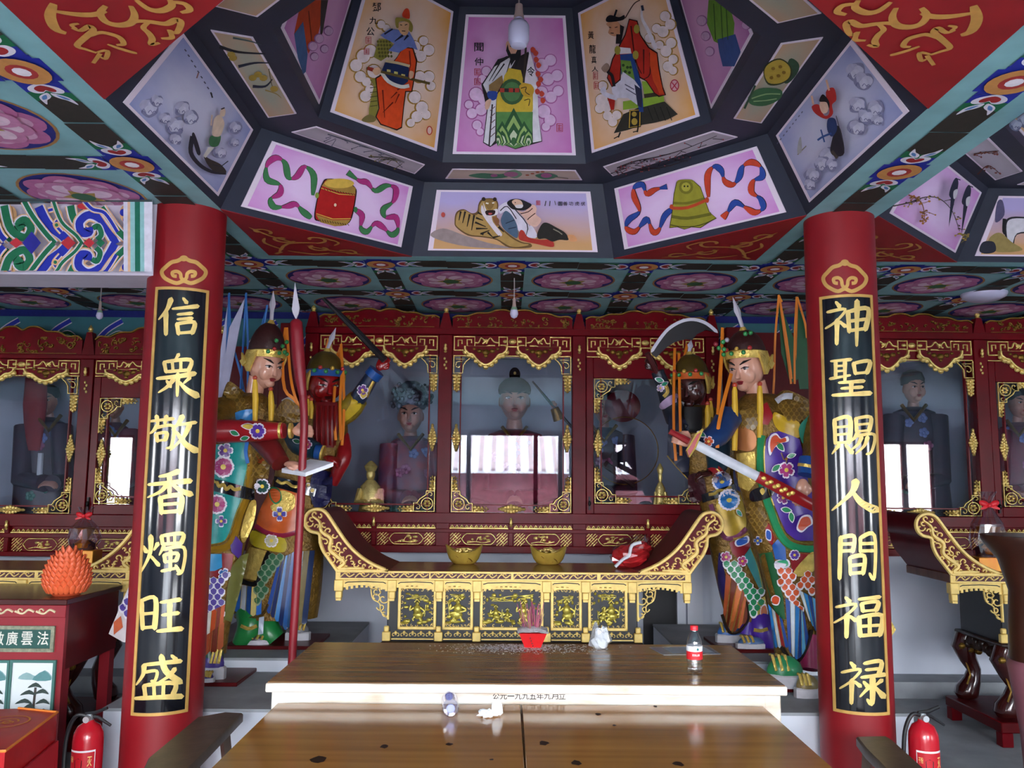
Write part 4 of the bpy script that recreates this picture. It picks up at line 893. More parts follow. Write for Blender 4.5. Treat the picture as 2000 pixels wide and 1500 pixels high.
        # base panels
        for u in (0, 1):
            m0, m1 = a-.02+u*(w+.04)/2+.022, a-.02+(u+1)*(w+.04)/2-.022; q0, q1 = Z['panel0'], Z['panel1']; hh = q1-q0; yy = y-.006
            part('base_post', RED, (m1+.004, m1+.04, y-.046, y+.02, q0, Z['crest1'])) if u == 0 else None
            if u == 0: inst(drop_mesh(), 'gilt_knob', (m1+.022, y-.052, Z['crest1']+.01), t)
            b = B(); cxp = (m0+m1)/2; e = (m1-m0)*.25
            cart = [(cxp-e-.02, q0+hh*.5), (cxp-e, q0+hh*.78), (cxp-e+.02, q0+hh*.92), (cxp+e-.02, q0+hh*.92), (cxp+e, q0+hh*.78), (cxp+e+.02, q0+hh*.5), (cxp+e, q0+hh*.22), (cxp+e-.02, q0+hh*.08), (cxp-e+.02, q0+hh*.08), (cxp-e, q0+hh*.22)]
            ridge(b, cart, .006, yy, .008, 0, True)
            for sx0, sx1 in ((m0+.004, cxp-e-.026), (cxp+e+.026, m1-.004)):
                st = .024; nd = int((sx1-sx0+hh)/st)
                for k in range(nd+1):
                    x_ = sx0-hh+k*st
                    za, zb = (0, hh); xa, xb = x_, x_+hh
                    if xa < sx0: za = sx0-xa; xa = sx0
                    if xb > sx1: zb = hh-(xb-sx1); xb = sx1
                    if zb-za > .012: ridge(b, [(xa, q0+za), (xb, q0+zb)], .0065, yy, .007)
                xm_ = (sx0+sx1)/2
                for dz in (.3, .7): ridge(b, [(xm_-.018, q0+hh*dz+.018), (xm_+.018, q0+hh*dz-.018)], .006, yy, .007)
            b.build('gilt_panel_fret', GOLD, t)
            b = B(); rnd = random.Random(seed*7+i*2+u)
            ridge(b, [(cxp-e*.8, q0+hh*.2), (cxp-e*.3, q0+hh*.3), (cxp+e*.3, q0+hh*.22), (cxp+e*.8, q0+hh*.34)], .007, yy, .007, 3)
            for k in range(8): bump(b, cxp+rnd.uniform(-.7, .7)*e, q0+hh*rnd.uniform(.25, .75), yy, rnd.uniform(.008, .02), rnd.uniform(.007, .014), .009)
            ridge(b, [(cxp-.02, q0+hh*.3), (cxp-.005, q0+hh*.6), (cxp+.02, q0+hh*.7)], .006, yy, .008, 3); b.build('gilt_panel_relief', GOLD, t)
            b = B(); s0, s1 = Z['crest0'], Z['crest1']; b.bx(m0, m1, y-.03, y-.018, s0, s0+.008)
            nn = int((m1-m0)/.036)
            for k in range(nn):
                xk = m0+(k+.5)*(m1-m0)/nn; ridge(b, [(xk-.012, s0+.012), (xk, s0+.028), (xk+.012, s0+.012)], .006, y-.012, .014); bump(b, xk, s0+.013, y-.016, .006, .006, .01)
            b.build('gilt_cresting', GOLD, t)
    return t
ZM = dict(corn1=2.925, corn0=2.775, rail=2.725, fret1=2.712, fret0=2.635, lamb1=2.635, lamb0=2.487, open1=2.555, sill=1.345, crest1=1.265, crest0=1.225, panel1=1.195, panel0=1.098, base=1.045)
PX = [-1.525, -.48, .565, 1.61]
cabinet('shrine_cabinet', 'red and gilt glazed shrine cabinet behind the gilded altar, housing the figure with black topknot', PX, 'ffd', ZM, (.04, 6.5, 1.045), 3)
ZL = {k: v for k, v in ZM.items()}; zl = lambda py: zf(py, 120)
ZL.update(corn1=zl(640), corn0=zl(694), rail=zl(702), fret1=zl(705), fret0=zl(722), lamb1=zl(722), lamb0=zl(745), open1=zl(736), sill=zl(1004), crest1=zl(1028), crest0=zl(1041), panel1=zl(1050), panel0=zl(1077), base=zl(1086))
xl = lambda px: atY(px, 850, SY).x
cabinet('shrine_cabinet', 'red and gilt glazed shrine cabinet behind the orange lotus lamp, lower than the others', [xl(-360), xl(-98), xl(165), xl(425)], 'dfd', ZL, (xl(30), 6.5, ZL['base']), 21)
cabinet('shrine_cabinet', 'red and gilt glazed shrine cabinet behind the altar on red stand with dark lion legs', [xl(1655), xl(1920), xl(2185)], 'fd', ZM, (xl(1900), 6.5, 1.045), 33)
# red square pillars beside the middle cabinet and filler boards
for i, (x, lb) in enumerate(((-1.66, 'square red pillar behind the red-faced guardian statue'), (1.745, 'square red pillar behind the dark-faced guardian statue'))):
    b = B(); b.bx(x-.07, x+.07, 6.3, 6.44, 0.53, ZM['corn0'], bev=.005); tag(b.build('square_pillar', DRED), lb, 'pillar')
b = B(); b.bx(-2.3, -1.74, 6.5, 6.56, 1.045, 2.62); struct(b.build('trim_6', DRED)); b = B(); b.bx(1.82, 2.5, 6.5, 6.56, 1.045, 2.77); struct(b.build('trim_7', DRED))
# dark doorway in the base wall beside the altar
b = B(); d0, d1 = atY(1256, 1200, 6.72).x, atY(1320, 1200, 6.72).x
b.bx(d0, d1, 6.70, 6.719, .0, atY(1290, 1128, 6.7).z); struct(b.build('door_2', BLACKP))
b = B(); 
for q in ((1323, 1339), (1343, 1373)):
    b.bx(atY(q[0], 1200, 6.66).x, atY(q[1], 1200, 6.66).x, 6.66, 6.719, 0, 1.0)
struct(b.build('door_3', WHITEW))
# ------------------------------------------------------------------ deities behind the glass
def face_parts(t, c, rx, ry, rz, skin, turn=0, brow='201418', lip='9a3030', beard=None, eyes=True, ears=True, pitch=0):
    """head with nose, ears, eyes, brows and mouth; faces -Y rotated by turn (radians, + to its left = picture right)"""
    R = Matrix.Rotation(turn, 3, 'Z') @ Matrix.Rotation(pitch, 3, 'X'); c = V(c); P = lambda x, y, z: c + R @ V((x*rx, y*ry, z*rz))
    b = B(); b.ell(c, (rx, ry, rz), 20, 14, R)
    for v in b.v:
        d = R.inverted() @ (v-c); k = d.z/rz
        if k < -.2: d.x *= 1-.22*((-k-.2)/.8); d.y *= 1-.1*((-k-.2)/.8)
        v.xyz = c + R @ d
    b.tube([P(0, -.93, .18), P(0, -1.08, -.1), P(0, -1.16, -.24), P(0, -.98, -.3)], [rx*.08, rx*.11, rx*.17, rx*.08], 10)
    b.ell(P(0, -.72, -.66), (rx*.34, ry*.28, rz*.2), 14, 8, R)
    for s in (-1, 1):
        if ears: b.ell(P(s*1.0, .1, -.05), (rx*.1, ry*.2, rz*.24), 8, 6, R)
        b.ell(P(s*.4, -.62, -.22), (rx*.42, ry*.32, rz*.34), 16, 10, R)
    b.blended('head', skin, t, rx*.055)
    if eyes:
        for s in (-1, 1):
            b = B(); b.ell(P(s*.4, -.86, .08), (rx*.21, ry*.1, rz*.055), 10, 6, R); e = b.build('eye', mat('eye_white', 'cfc6c4', rough=.3), t)
            b = B(); b.tube([P(s*.17, -.97, .08), P(s*.4, -.985, .145), P(s*.64, -.83, .11)], [rx*.02, rx*.035, rx*.015], 6); b.build('eyelid', mat('lid_line', '2a1614', rough=.5), e)
            b = B(); b.ell(P(s*.4, -.95, .08), (rx*.085, ry*.035, rz*.055), 8, 6, R); b.build('pupil', BLACKL, e)
            b = B(); b.tube([P(s*.16, -1.0, .25), P(s*.42, -.96, .35), P(s*.78, -.72, .42)], [rx*.03, rx*.075, rx*.015], 6); b.build('eyebrow', mat('brow_'+brow, brow, rough=.5), t)
    b = B(); b.ell(P(0, -.97, -.45), (rx*.24, ry*.1, rz*.05), 10, 6, R); b.ell(P(0, -.95, -.52), (rx*.18, ry*.1, rz*.045), 10, 6, R); b.build('lips', mat('lip_'+lip, lip, rough=.35), t)
    return P
def rings_px(rows, Y, n=22, ratio=.7):               # rows (py, xl, xr[, dy[, ratio]]) -> elliptical horizontal rings
    out = []
    for r in rows:
        py, a, c = r[:3]; dy = r[3] if len(r) > 3 else 0; k = r[4] if len(r) > 4 else ratio
        L_, R_ = atY(a, py, Y+dy), atY(c, py, Y+dy); m = (L_+R_)/2; hw = (R_-L_).length/2
        out.append([m+V((hw*math.cos(2*math.pi*i/n), hw*k*math.sin(2*math.pi*i/n), 0)) for i in range(n)])
    return out
def loft_px(rows, Y, ratio=.7, n=22):
    b = B(); b.loft(rings_px(rows, Y, n, ratio)); return b
def hand(b, c, d, up, s, curl=1.2, thumb=1):
    """hand of size s (palm length) at wrist c, pointing along d, back of the hand towards up; curled fingers and thumb"""
    c, d, up = V(c), V(d).normalized(), V(up); up = (up-d*up.dot(d)).normalized(); sd = d.cross(up)*thumb
    M = Matrix((sd, d, up)).transposed()
    b.ell(c+d*s*.45, (s*.4, s*.52, s*.2), 12, 8, M)
    for i in range(4):
        off = (i-1.5)*.21*s; L_ = s*(.34, .4, .38, .3)[i]; p = c+d*s*.85+sd*off; pts = [c+d*s*.5+sd*off, p]; a = 0
        for k in range(3):
            a += curl*(.55 if k else .45); p = p+(d*math.cos(a)-up*math.sin(a))*L_*(1, .8, .62)[k]; pts.append(p)
        b.tube(pts, [s*.1, s*.12, s*.11, s*.1, s*.07], 7)
    p = c+d*s*.3+sd*s*.36
    b.tube([p, p+sd*s*.2+d*s*.22-up*s*.05, p+sd*s*.12+d*s*.48-up*s*.18, p+d*s*.62-up*s*.26-sd*s*.08], [s*.11, s*.13, s*.11, s*.08], 7)
def deity(label, head, hw, hh, skin, robe, rows, hat, extra=None, Y=7.02, turn=0):
    t = thing('deity_statue', label, 'statue', (atY(head[0], 1000, Y).x, Y, 1.1))
    c = atY(head[0], head[1], Y); k = m_per_px(Y)
    b = loft_px(rows, Y, .62); zb = 1.106
    for v in b.v: v.z = max(v.z, zb)
    b.build('robe', robe, t); tree = b.bvh(); rnd = random.Random(int(head[0]))
    for i in range(11):                                   # brocade flowers on the robe
        u = rnd.uniform(.15, .85); r = rows[1+i % 4]; px, py = r[1]+(r[2]-r[1])*u, r[0]+rnd.uniform(5, 40); d = pix(px, py).normalized(); h_ = tree.ray_cast(CAM, d)
        if h_[0] is None: continue
        fb = B(); 
        for a in range(5): fb.ell(h_[0]+V((.024*math.cos(a*1.257), -.004, .024*math.sin(a*1.257))), (.02, .006, .02), 8, 5)
        fb.ell(h_[0]+V((0, -.008, 0)), (.012, .006, .012), 8, 5); fb.build('robe_flower', lac(('5a6aa0', '8a4a70', '4a7a70', 'a08a50')[i % 4]), t)
    b = B(); b.tube([atY(head[0]-24, rows[0][0]-4, Y-.1), atY(head[0], rows[0][0]+26, Y-.2), atY(head[0]+24, rows[0][0]-4, Y-.1)], .016, 8); b.build('collar', GOLDO, t)
    b = B(); b.tube([c+V((0, .02, -hh*k*.8)), c+V((0, .03, -hh*k*1.35))], [hw*k*.5, hw*k*.6], 12); b.build('neck', skin, t)
    P = face_parts(t, c, hw*k, hw*k*1.05, hh*k, skin, turn)
    # folded sleeves and hands in the lap
    s = rows[1]; ya = rows[3][0]
    for sg, x0, x1 in ((-1, rows[2][1], head[0]-8), (1, rows[2][2], head[0]+8)):
        A = atY(x0+(-sg)*10, rows[1][0]+8, Y-.05); E = atY(x0-sg*4, ya+6, Y-.14); Wp = atY(x1, ya+14, Y-.3)
        b = B(); b.tube([A, E, Wp], [.085, .085, .07], 12); b.build('sleeve', robe, t)
        b = B(); hand(b, Wp, (-sg*.9, -.3, 0), (0, -.6, .8), .075, .9, sg); b.blended('hand', skin, t, .006)
    hat(t, c, hw*k, hh*k)
    if extra: extra(t, c, k)
    return t
SKIN_D = mat('deity_skin', 'b08070', rough=.3, noise=.08)
FLOWER_R = [mat('robe_maroon', '6a1a30', rough=.4, noise=.35, nscale=14), mat('robe_redblue', '8a2e34', rough=.4, noise=.4, nscale=9, col2='3a4a70'), mat('robe_dark', '2c2a38', rough=.4, noise=.4, nscale=10, col2='4a2838')]
def hat_knot(t, c, rx, rz):
    m = mat('black_hair', '0c090c', rough=.8, spec=0)
    b = B(); b.ell(c+V((0, .012, rz*.52)), (rx*1.12, rx*1.15, rz*.62), 16, 10)
    for v in b.v: v.z = max(v.z, c.z+rz*.28)
    b.ell(c+V((0, .01, rz*1.25)), (rx*.38, rx*.38, rz*.34), 12, 8); b.build('hair', m, t)
    b = B(); b.ell(c+V((0, -.04, rz*1.28)), (.012, .01, .014), 8, 6); b.build('hair_jewel', GOLD, t)
def hat_crown(t, c, rx, rz):
    m = mat('silver_headdress', '5a6070', rough=.3, metal=.5, noise=.5, nscale=40, bump=.5, bscale=60)
    b = B(); b.lathe([(rx*1.1, rz*.35), (rx*1.35, rz*.6), (rx*1.5, rz*1.0), (rx*1.1, rz*1.6), (rx*.5, rz*1.9)], c+V((0, .02, 0)), 18, 1, .8)
    rnd = random.Random(3)
    for i in range(46):
        a = rnd.uniform(math.pi, 2*math.pi); z = rnd.uniform(.45, 1.7); r = (1.5-abs(z-.95)*.55)*rx; b.ell(c+V((r*math.cos(a)*1.15, r*.8*math.sin(a)+.02, z*rz)), rnd.uniform(.012, .026), 8, 5)
    b.build('headdress', m, t)
def hat_cap(t, c, rx, rz):
    b = B(); b.lathe([(rx*1.08, rz*.3), (rx*1.12, rz*.7), (rx*.9, rz*1.1), (rx*.3, rz*1.3)], c+V((0, .02, 0)), 16); b.build('cap', mat('dark_cap', '1c1620', rough=.4), t)
def x_staff(t, c, k):
    Wp = atY(1078, 790, 6.8)
    b = B(); b.tube([atY(1040, 745, 6.85), Wp, atY(1120, 838, 6.8)], [.008, .012, .012], 8); b.build('staff', mat('dark_staff', '2c2020', rough=.6, spec=.2), t)
    b = B(); b.tube([Wp+V((.06, .02, -.12)), Wp+V((.02, 0, -.03))], [.05, .035], 10); b.build('forearm', GOLDO, t)
    b = B(); hand(b, Wp+V((.015, 0, -.03)), (-.2, 0, 1), (0, -1, 0), .05, 1.4, 1); b.build('hand', SKIN_D, t)
deity('black topknot seated deity in maroon robe raising a dark staff behind glass', (1005, 783), 29, 42, SKIN_D, FLOWER_R[0], [(838, 985, 1025), (848, 955, 1058), (880, 935, 1075), (960, 925, 1085), (1010, 915, 1095), (1070, 905, 1105)], hat_knot, x_staff)
deity('crowned seated deity in red and blue flowered robe behind glass', (802, 812), 24, 36, SKIN_D, FLOWER_R[1], [(852, 785, 822), (862, 764, 846), (900, 752, 860), (960, 748, 868), (1010, 740, 875), (1070, 730, 880)], hat_crown)
def x_shield(t, c, k):
    q = atY(1216, 793, 6.95); b = B(); b.lathe([(.02, -.03), (.1, -.02), (.15, 0), (.1, .02), (.02, .03)], (0, 0, 0), 24)
    for v in b.v: v.xyz = V((v.x*1.0, v.z, v.y*.9))+q
    b.build('round_fan', mat('dark_red_fan', '5a1420', rough=.4), t)
    q = atY(1220, 880, 6.72); b = B(); n = 40
    b.tube([q+V((.27*math.cos(i*2*math.pi/n), 0, .27*math.sin(i*2*math.pi/n))) for i in range(n+1)], .004, 6); b.build('hoop', GOLDO, t)
    b = B(); b.tube([atY(1180, 905, 6.75), atY(1240, 950, 6.7)], [.03, .02], 8); b.build('baton', mat('dark_staff'), t)
deity('small-faced seated deity with dark red round fan and thin gilt hoop behind glass', (1180, 800), 19, 30, SKIN_D, FLOWER_R[2], [(835, 1165, 1195), (845, 1148, 1216), (880, 1138, 1230), (950, 1132, 1240), (1005, 1128, 1245), (1070, 1120, 1250)], hat_cap, x_shield, 7.1)
def x_red(t, c, k):
    b = loft_px([(735, 50, 92, -.05), (790, 45, 92, -.1), (850, 48, 84, -.12), (880, 50, 80, -.12)], 7.0, .4); b.build('red_drape', mat('red_drape', '7a1016', rough=.7), t)
    b = B(); b.tube([atY(80, 885, 6.72), atY(76, 950, 6.72)], .022, 8); b.build('sash', mat('pale_sash', 'b8bcc4', rough=.6), t)
deity('pale seated deity under a red drape with flowered dark robe behind glass', (95, 785), 15, 26, SKIN_D, FLOWER_R[2], [(815, 85, 108), (825, 55, 125), (860, 40, 130), (930, 30, 135), (1000, 25, 138), (1075, 20, 140)], lambda t, c, a, r: hat_cap(t, c, a, r), x_red, 7.0)
deity('dim seated deity holding gilt tablet in the narrow shrine door', (225, 795), 15, 24, SKIN_D, FLOWER_R[0], [(825, 215, 236), (835, 200, 250), (870, 192, 262), (930, 188, 268), (1000, 185, 272), (1070, 182, 275)], hat_cap, lambda t, c, k: (lambda b: (b.box(atY(223, 905, 6.7), (.1, .03, .28)), b.build('gilt_tablet', GOLDO, t)))(B()), 7.1)
deity('dark seated deity with flat cap behind the brightly mirrored pane', (1785, 760), 20, 30, SKIN_D, FLOWER_R[2], [(795, 1770, 1800), (805, 1745, 1825), (850, 1735, 1840), (930, 1730, 1850), (1000, 1722, 1858), (1070, 1715, 1865)], hat_cap)
deity('dark seated deity behind the shrine door beside the mirrored pane', (1990, 790), 18, 28, SKIN_D, FLOWER_R[0], [(825, 1976, 2004), (835, 1955, 2025), (880, 1945, 2035), (950, 1940, 2045), (1005, 1935, 2050), (1070, 1930, 2055)], hat_cap)
# small gilded figures in the shrine
def gilt_figure(label, px, pyb, pyt, Y, w):
    zb = 1.106; q = atY(px, pyb, Y); t = thing('gilded_figure', label, 'figurine', (q.x, Y, zb)); top = atY(px, pyt, Y).z; h = top-zb; c = V((q.x, Y, zb))
    b = B(); b.lathe([(w*1.0, 0), (w*1.05, h*.1), (w*.8, h*.14), (w*.85, h*.2), (w*.6, h*.5), (w*.62, h*.68), (w*.25, h*.76)], c, 18, 1, .7); b.build('robe', GOLD, t)
    b = B(); b.ell(c+V((0, 0, h*.83)), (w*.28, w*.28, h*.09), 12, 8); b.build('head', GOLD, t)
    b = B(); b.lathe([(w*.3, h*.87), (w*.42, h*.93), (w*.25, h*.97), (w*.08, h)], c, 12); b.build('crown', GOLD, t)
    for s in (-1, 1):
        b = B(); b.tube([c+V((s*w*.6, -.01, h*.64)), c+V((s*w*.75, -w*.4, h*.48)), c+V((s*w*.15, -w*.75, h*.5))], [w*.2, w*.2, w*.12], 8); b.build('arm', GOLD, t)
gilt_figure('gilded figurine with crown standing at the foot of the crowned deity', 722, 1003, 900, 6.75, .13)
gilt_figure('small gilded figurine behind the shrine door glass', 1290, 985, 905, 6.75, .065)
# ================================================================== gilded altars with upturned ends
AY, AD = 5.3, .6                        # front plane and depth
def ax(px, py=1120): return atY(px, py, AY).x
def az(py, px=1000): return atY(px, py, AY).z
def AP(px, py): p = atY(px, py, AY); return (p.x, p.z)
GROUND = mat('altar_dark_red_ground', '4c1a28', rough=.5)
def relief_scene(b, x0, x1, z0, z1, y, seed, figs):
    rnd = random.Random(seed); w, h = x1-x0, z1-z0
    for i in range(int(16*w/.2)):       # foliage along the top and sides
        u = rnd.random(); v = rnd.uniform(.68, .98) if rnd.random() < .6 else rnd.uniform(.2, .95)
        if .2 < u < .8 and v < .66: u = rnd.choice((rnd.uniform(0.04, .14), rnd.uniform(.86, .96)))
        bump(b, x0+w*u, z0+h*v, y, rnd.uniform(.008, .018), rnd.uniform(.006, .014), .012, 7)
    for i in range(5):
        ridge(b, [(x0+w*rnd.uniform(.05, .95), z0+h*rnd.uniform(.72, .95)) for _ in range(3)], .006, y, .008, 3)
    for i in range(int(10*w/.2)): bump(b, x0+w*rnd.random(), z0+h*rnd.uniform(.02, .12), y, rnd.uniform(.012, .03), rnd.uniform(.008, .014), .014, 7)
    for u, s, fl in figs:               # small carved figures: hat, head, robe, arms, legs
        cx = x0+w*u; zb = z0+h*.1; H_ = h*.66*s
        bump(b, cx, zb+H_*.8, y-.006, H_*.1, H_*.11, .018); ridge(b, [(cx-H_*.13, zb+H_*.88), (cx, zb+H_*1.02), (cx+H_*.13, zb+H_*.88)], H_*.08, y-.006, .016)
        bump(b, cx, zb+H_*.52, y-.008, H_*.2, H_*.24, .024, 10); bump(b, cx+fl*H_*.05, zb+H_*.26, y-.005, H_*.26, H_*.2, .022, 10)
        ridge(b, [(cx-H_*.16, zb+H_*.62), (cx-H_*.34, zb+H_*.5), (cx-H_*.3, zb+H_*.72)], H_*.11, y-.006, .018, 3); ridge(b, [(cx+H_*.16, zb+H_*.62), (cx+H_*.36, zb+H_*.46), (cx+H_*.28*fl, zb+H_*.34)], H_*.11, y-.006, .018, 3)
        ridge(b, [(cx-H_*.1, zb+H_*.2), (cx-H_*.2, zb+H_*.08), (cx-H_*.16, zb)], H_*.12, y-.004, .016); ridge(b, [(cx+H_*.1, zb+H_*.2), (cx+H_*.16, zb+H_*.08), (cx+H_*.22, zb)], H_*.12, y-.004, .016)
        ridge(b, [(cx+fl*H_*.36, zb+H_*.2), (cx+fl*H_*.42, zb+H_*.75)], H_*.05, y-.004, .01)
def make_altar(label, loc):
    t = thing('altar', label, 'altar', loc)
    X0, X1 = ax(655), ax(1350); Zs1, Zs0 = az(1117), az(1135); zb = az(1252)
    # slab: dark red top, gilt pierced front
    b = B(); b.bx(X0+.004, X1-.004, AY+.012, AY+AD, Zs0, Zs1, bev=.004); b.build('top', mat('altar_top_wood', '6a3c28', rough=.25, noise=.3, nscale=5, stretch=(1, 5, 1)), t)
    b = B(); b.bx(X0, X1, AY, AY+.012, Zs0, Zs1, bev=.003); fr = b.build('front_edge', GOLDY, t)
    segs = [(662, 840), (838, 1000), (1000, 1168), (1170, 1340)]
    for a, c in segs:
        xa, xc = ax(a)+.01, ax(c)-.006; b = B(); b.bx(xa, xc, AY-.001, AY+.001, Zs0+.012, Zs1-.012); b.build('frieze_ground', GROUND, fr)
        b = B(); n = 6; st = (xc-xa)/n; zm = (Zs0+Zs1)/2
        for i in range(n):
            x = xa+st*i; ridge(b, [(x, zm-.012), (x+st*.3, zm+.012), (x+st*.6, zm-.008), (x+st*.95, zm+.01)], .009, AY-.001, .006, 3); ridge(b, spiral(x+st*.5, zm+.006, .012, .004, 0, 5, 8), .006, AY-.001, .006)
        b.build('frieze_scroll', GOLDY, fr)
    # upturned scroll ends
    OUT = [(355, 612), (290, 520), (235, 440), (205, 360), (196, 285), (120, 262), (76, 215), (70, 150), (100, 95), (155, 68), (215, 72), (262, 105), (310, 175), (370, 265), (440, 365), (520, 450), (610, 520), (700, 570), (810, 615)]
    OUT = [AP(580+x/4.545, 980+y/4.545) for x, y in OUT]
    xc = (X0+X1)/2
    for sg, nm in ((1, 'l'), (-1, 'r')):
        o = [(x if sg == 1 else 2*xc-x, z) for x, z in OUT]; o = smoothline(o, 3)
        b = B(); b.prism([V((x, AY+.006, z)) for x, z in o], (0, AD-.012, 0)); e = b.build('scroll_end', mat('altar_end_maroon', '5c141c', rough=.45, noise=.2, nscale=6, spec=.2), t, smooth=35)
        b = B(); ridge(b, o, .024, AY+.006, .014, 0, True); b.build('scroll_border', GOLDY, e)
        b = B(); inner = [(x, z) for x, z in o]
        body = [AP(580+x/4.545, 980+y/4.545) for x, y in ((140, 130), (200, 180), (215, 260), (300, 330), (290, 420), (350, 480), (420, 540), (370, 590), (480, 590), (600, 590))]
        body = [(x if sg == 1 else 2*xc-x, z) for x, z in body]
        ridge(b, smoothline(body, 4), [.014+.016*math.sin(math.pi*i/36) for i in range(len(smoothline(body, 4)))], AY+.006, .016)
        for (px, pz, r, a0) in [(105, 190, 40, 0), (160, 110, 30, 2), (240, 200, 30, 1), (280, 260, 32, 3), (250, 360, 34, 4), (330, 300, 30, 0), (380, 380, 34, 2), (400, 460, 36, 1), (470, 500, 34, 3), (520, 560, 28, 0), (600, 570, 24, 2), (310, 520, 34, 5), (440, 580, 30, 1), (660, 585, 22, 3), (330, 420, 28, 4), (130, 150, 26, 1), (200, 130, 24, 5), (180, 220, 24, 3), (255, 290, 24, 0), (225, 330, 22, 2), (310, 350, 22, 1), (280, 470, 24, 3), (360, 430, 24, 5), (430, 420, 20, 2), (420, 510, 24, 0), (380, 540, 26, 3), (490, 545, 22, 4), (560, 530, 20, 1), (340, 580, 22, 0), (540, 590, 18, 2), (720, 600, 16, 0)]:
            pts = [AP(580+x/4.545, 980+y/4.545) for x, y in spiral(px, pz, r, r*.2, a0, a0+4.6, 9)]; pts = [(x if sg == 1 else 2*xc-x, z) for x, z in pts]
            ridge(b, pts, .011, AY+.006, .012)
        b.build('scroll_carving', GOLDY, e)
    # valance under the slab with block pendants
    bl = [662, 766, 858, 932, 1068, 1144, 1235, 1342]
    Zv = az(1157)
    for a, c in zip(bl[:-1], bl[1:]):
        xa, xb = ax(a)+.028, ax(c)-.028; w = xb-xa; n = max(5, int(w/.028)); b = B()
        top = [(xa, Zs0), (xb, Zs0)]; low = []
        for i in range(n+1):
            u = i/n; z = Zv+.022*math.sin(math.pi*u); x = xb-w*u
            low += [(x, z), (x-w/n*.5, z)] if i < n else [(x, z)]; 
            if i < n: low += [(x-w/n*.5, z+.014), (x-w/n, z+.014)]
        b.prism([V((x, AY+.02, z)) for x, z in top+low], (0, -.012, 0)); v_ = b.build('valance', GOLDY, t, smooth=None)
        b = B(); ridge(b, [(xa+.01, Zs0-.022), (xa+w*.1, Zs0-.014), (xa+w*.5, Zs0-.01), (xb-w*.1, Zs0-.014), (xb-.01, Zs0-.022)], .006, AY+.008, .002); b.build('valance_slot', BLACKP, v_)
    for p_ in bl:
        x = ax(p_); b = B(); b.bx(x-.028, x+.028, AY-.006, AY+.05, Zv, Zs0, bev=.004); b.bx(x-.02, x+.02, AY, AY+.045, Zv-.045, Zv, bev=.005); b.bx(x-.016, x+.016, AY+.002, AY+.043, Zv-.058, Zv-.045); b.build('pendant_block', GOLDY, t)
    # body with framed relief panels
    xb0, xb1 = ax(757), ax(1246)
    b = B(); b.bx(xb0, xb1, AY+.03, AY+AD-.08, zb-.01, Zs0, bev=.004); b.build('body', BLACKP, t)
    panels = [(778, 853, [(.5, 1, 1)]), (865, 925, [(.5, 1.1, -1)]), (938, 1062, [(.2, .75, 1), (.42, .6, -1), (.72, .95, 1)]), (1076, 1137, [(.52, 1.05, 1)]), (1149, 1226, [(.35, .7, -1), (.62, 1, 1)])]
    for i, (a, c, figs) in enumerate(panels):
        xa, xb = ax(a), ax(c); za, zt = az(1232), az(1147); pt = thing_part = None
        b = B()
        for q in ((xa, xb, za, za+.018), (xa, xb, zt-.016, zt), (xa, xa+.018, za, zt), (xb-.018, xb, za, zt)): b.bx(q[0], q[1], AY+.012, AY+.03, q[2], q[3], bev=.003)
        pf = b.build('panel_frame', GOLDY, t)
        b = B(); n = 7
        for k in range(n):
            for xx in (xa+.024, xb-.024): ridge(b, spiral(xx, za+.03+(zt-za-.06)*k/(n-1), .010, .003, k, k+4.5, 6), .005, AY+.029, .008)
            ridge(b, spiral(xa+.03+(xb-xa-.06)*k/(n-1), zt-.022, .010, .003, k, k+4.5, 6), .005, AY+.029, .008); ridge(b, spiral(xa+.03+(xb-xa-.06)*k/(n-1), za+.024, .010, .003, k, k+4.5, 6), .005, AY+.029, .008)
        b.build('panel_lace', GOLDY, pf)
        b = B(); relief_scene(b, xa+.034, xb-.034, za+.034, zt-.034, AY+.03, 40+i, figs); b.build('panel_relief', GOLDG, pf)
    for p_ in (757, 858, 932, 1068, 1144, 1246):
        x = ax(p_); z0 = az(1254); b = B(); b.bx(x-.026, x+.026, AY-.002, AY+.03, z0, z0+.055, bev=.004); b.bx(x-.016, x+.016, AY+.002, AY+.028, z0+.055, z0+.09, bev=.006); b.build('foot_block', GOLDY, t)
    for a, c in zip((757, 858, 932, 1068, 1144), (858, 932, 1068, 1144, 1246)):
        xa, xb = ax(a)+.03, ax(c)-.03; b = B(); n = max(3, int((xb-xa)/.045)); z0 = az(1249)
        b.bx(xa, xb, AY+.014, AY+.026, z0-.008, z0-.001)
        for k in range(n):
            x = xa+(xb-xa)*(k+.5)/n; ridge(b, spiral(x-.012, z0+.018, .016, .004, 0, 5, 8), .006, AY+.028, .01); ridge(b, spiral(x+.012, z0+.018, .016, .004, 3.14, -1.9, 8), .006, AY+.028, .01); bump(b, x, z0+.034, AY+.026, .009, .01, .01)
        b.build('base_lace', GOLDY, t)
    # pierced spandrels beyond the body
    for sg in (1, -1):
        b = B(); X = lambda px: ax(px) if sg == 1 else 2*xc-ax(px); Q = lambda l: [(X(px), az(py)) for px, py in l]
        ridge(b, Q([(759, 1150), (759, 1213)]), .016, AY+.03, .012); ridge(b, Q([(720, 1147), (728, 1153), (736, 1148)]), .009, AY+.03, .01, 3)
        for cx_, cy_, r, a0, a1 in ((735, 1158, 9, 0, 5.5), (748, 1152, 9, 2, 7.5), (733, 1170, 10, 1, -4.5), (749, 1172, 11, 0, 5.6), (745, 1188, 9, 3, -2), (752, 1201, 8, 0, 5)):
            ridge(b, Q(spiral(cx_, cy_, r, 2, a0, a1, 12)), .009, AY+.03, .01)
        ridge(b, Q([(724, 1153), (728, 1172), (742, 1182), (744, 1196), (757, 1210)]), .009, AY+.03, .01, 4); b.build('spandrel', GOLDY, t)
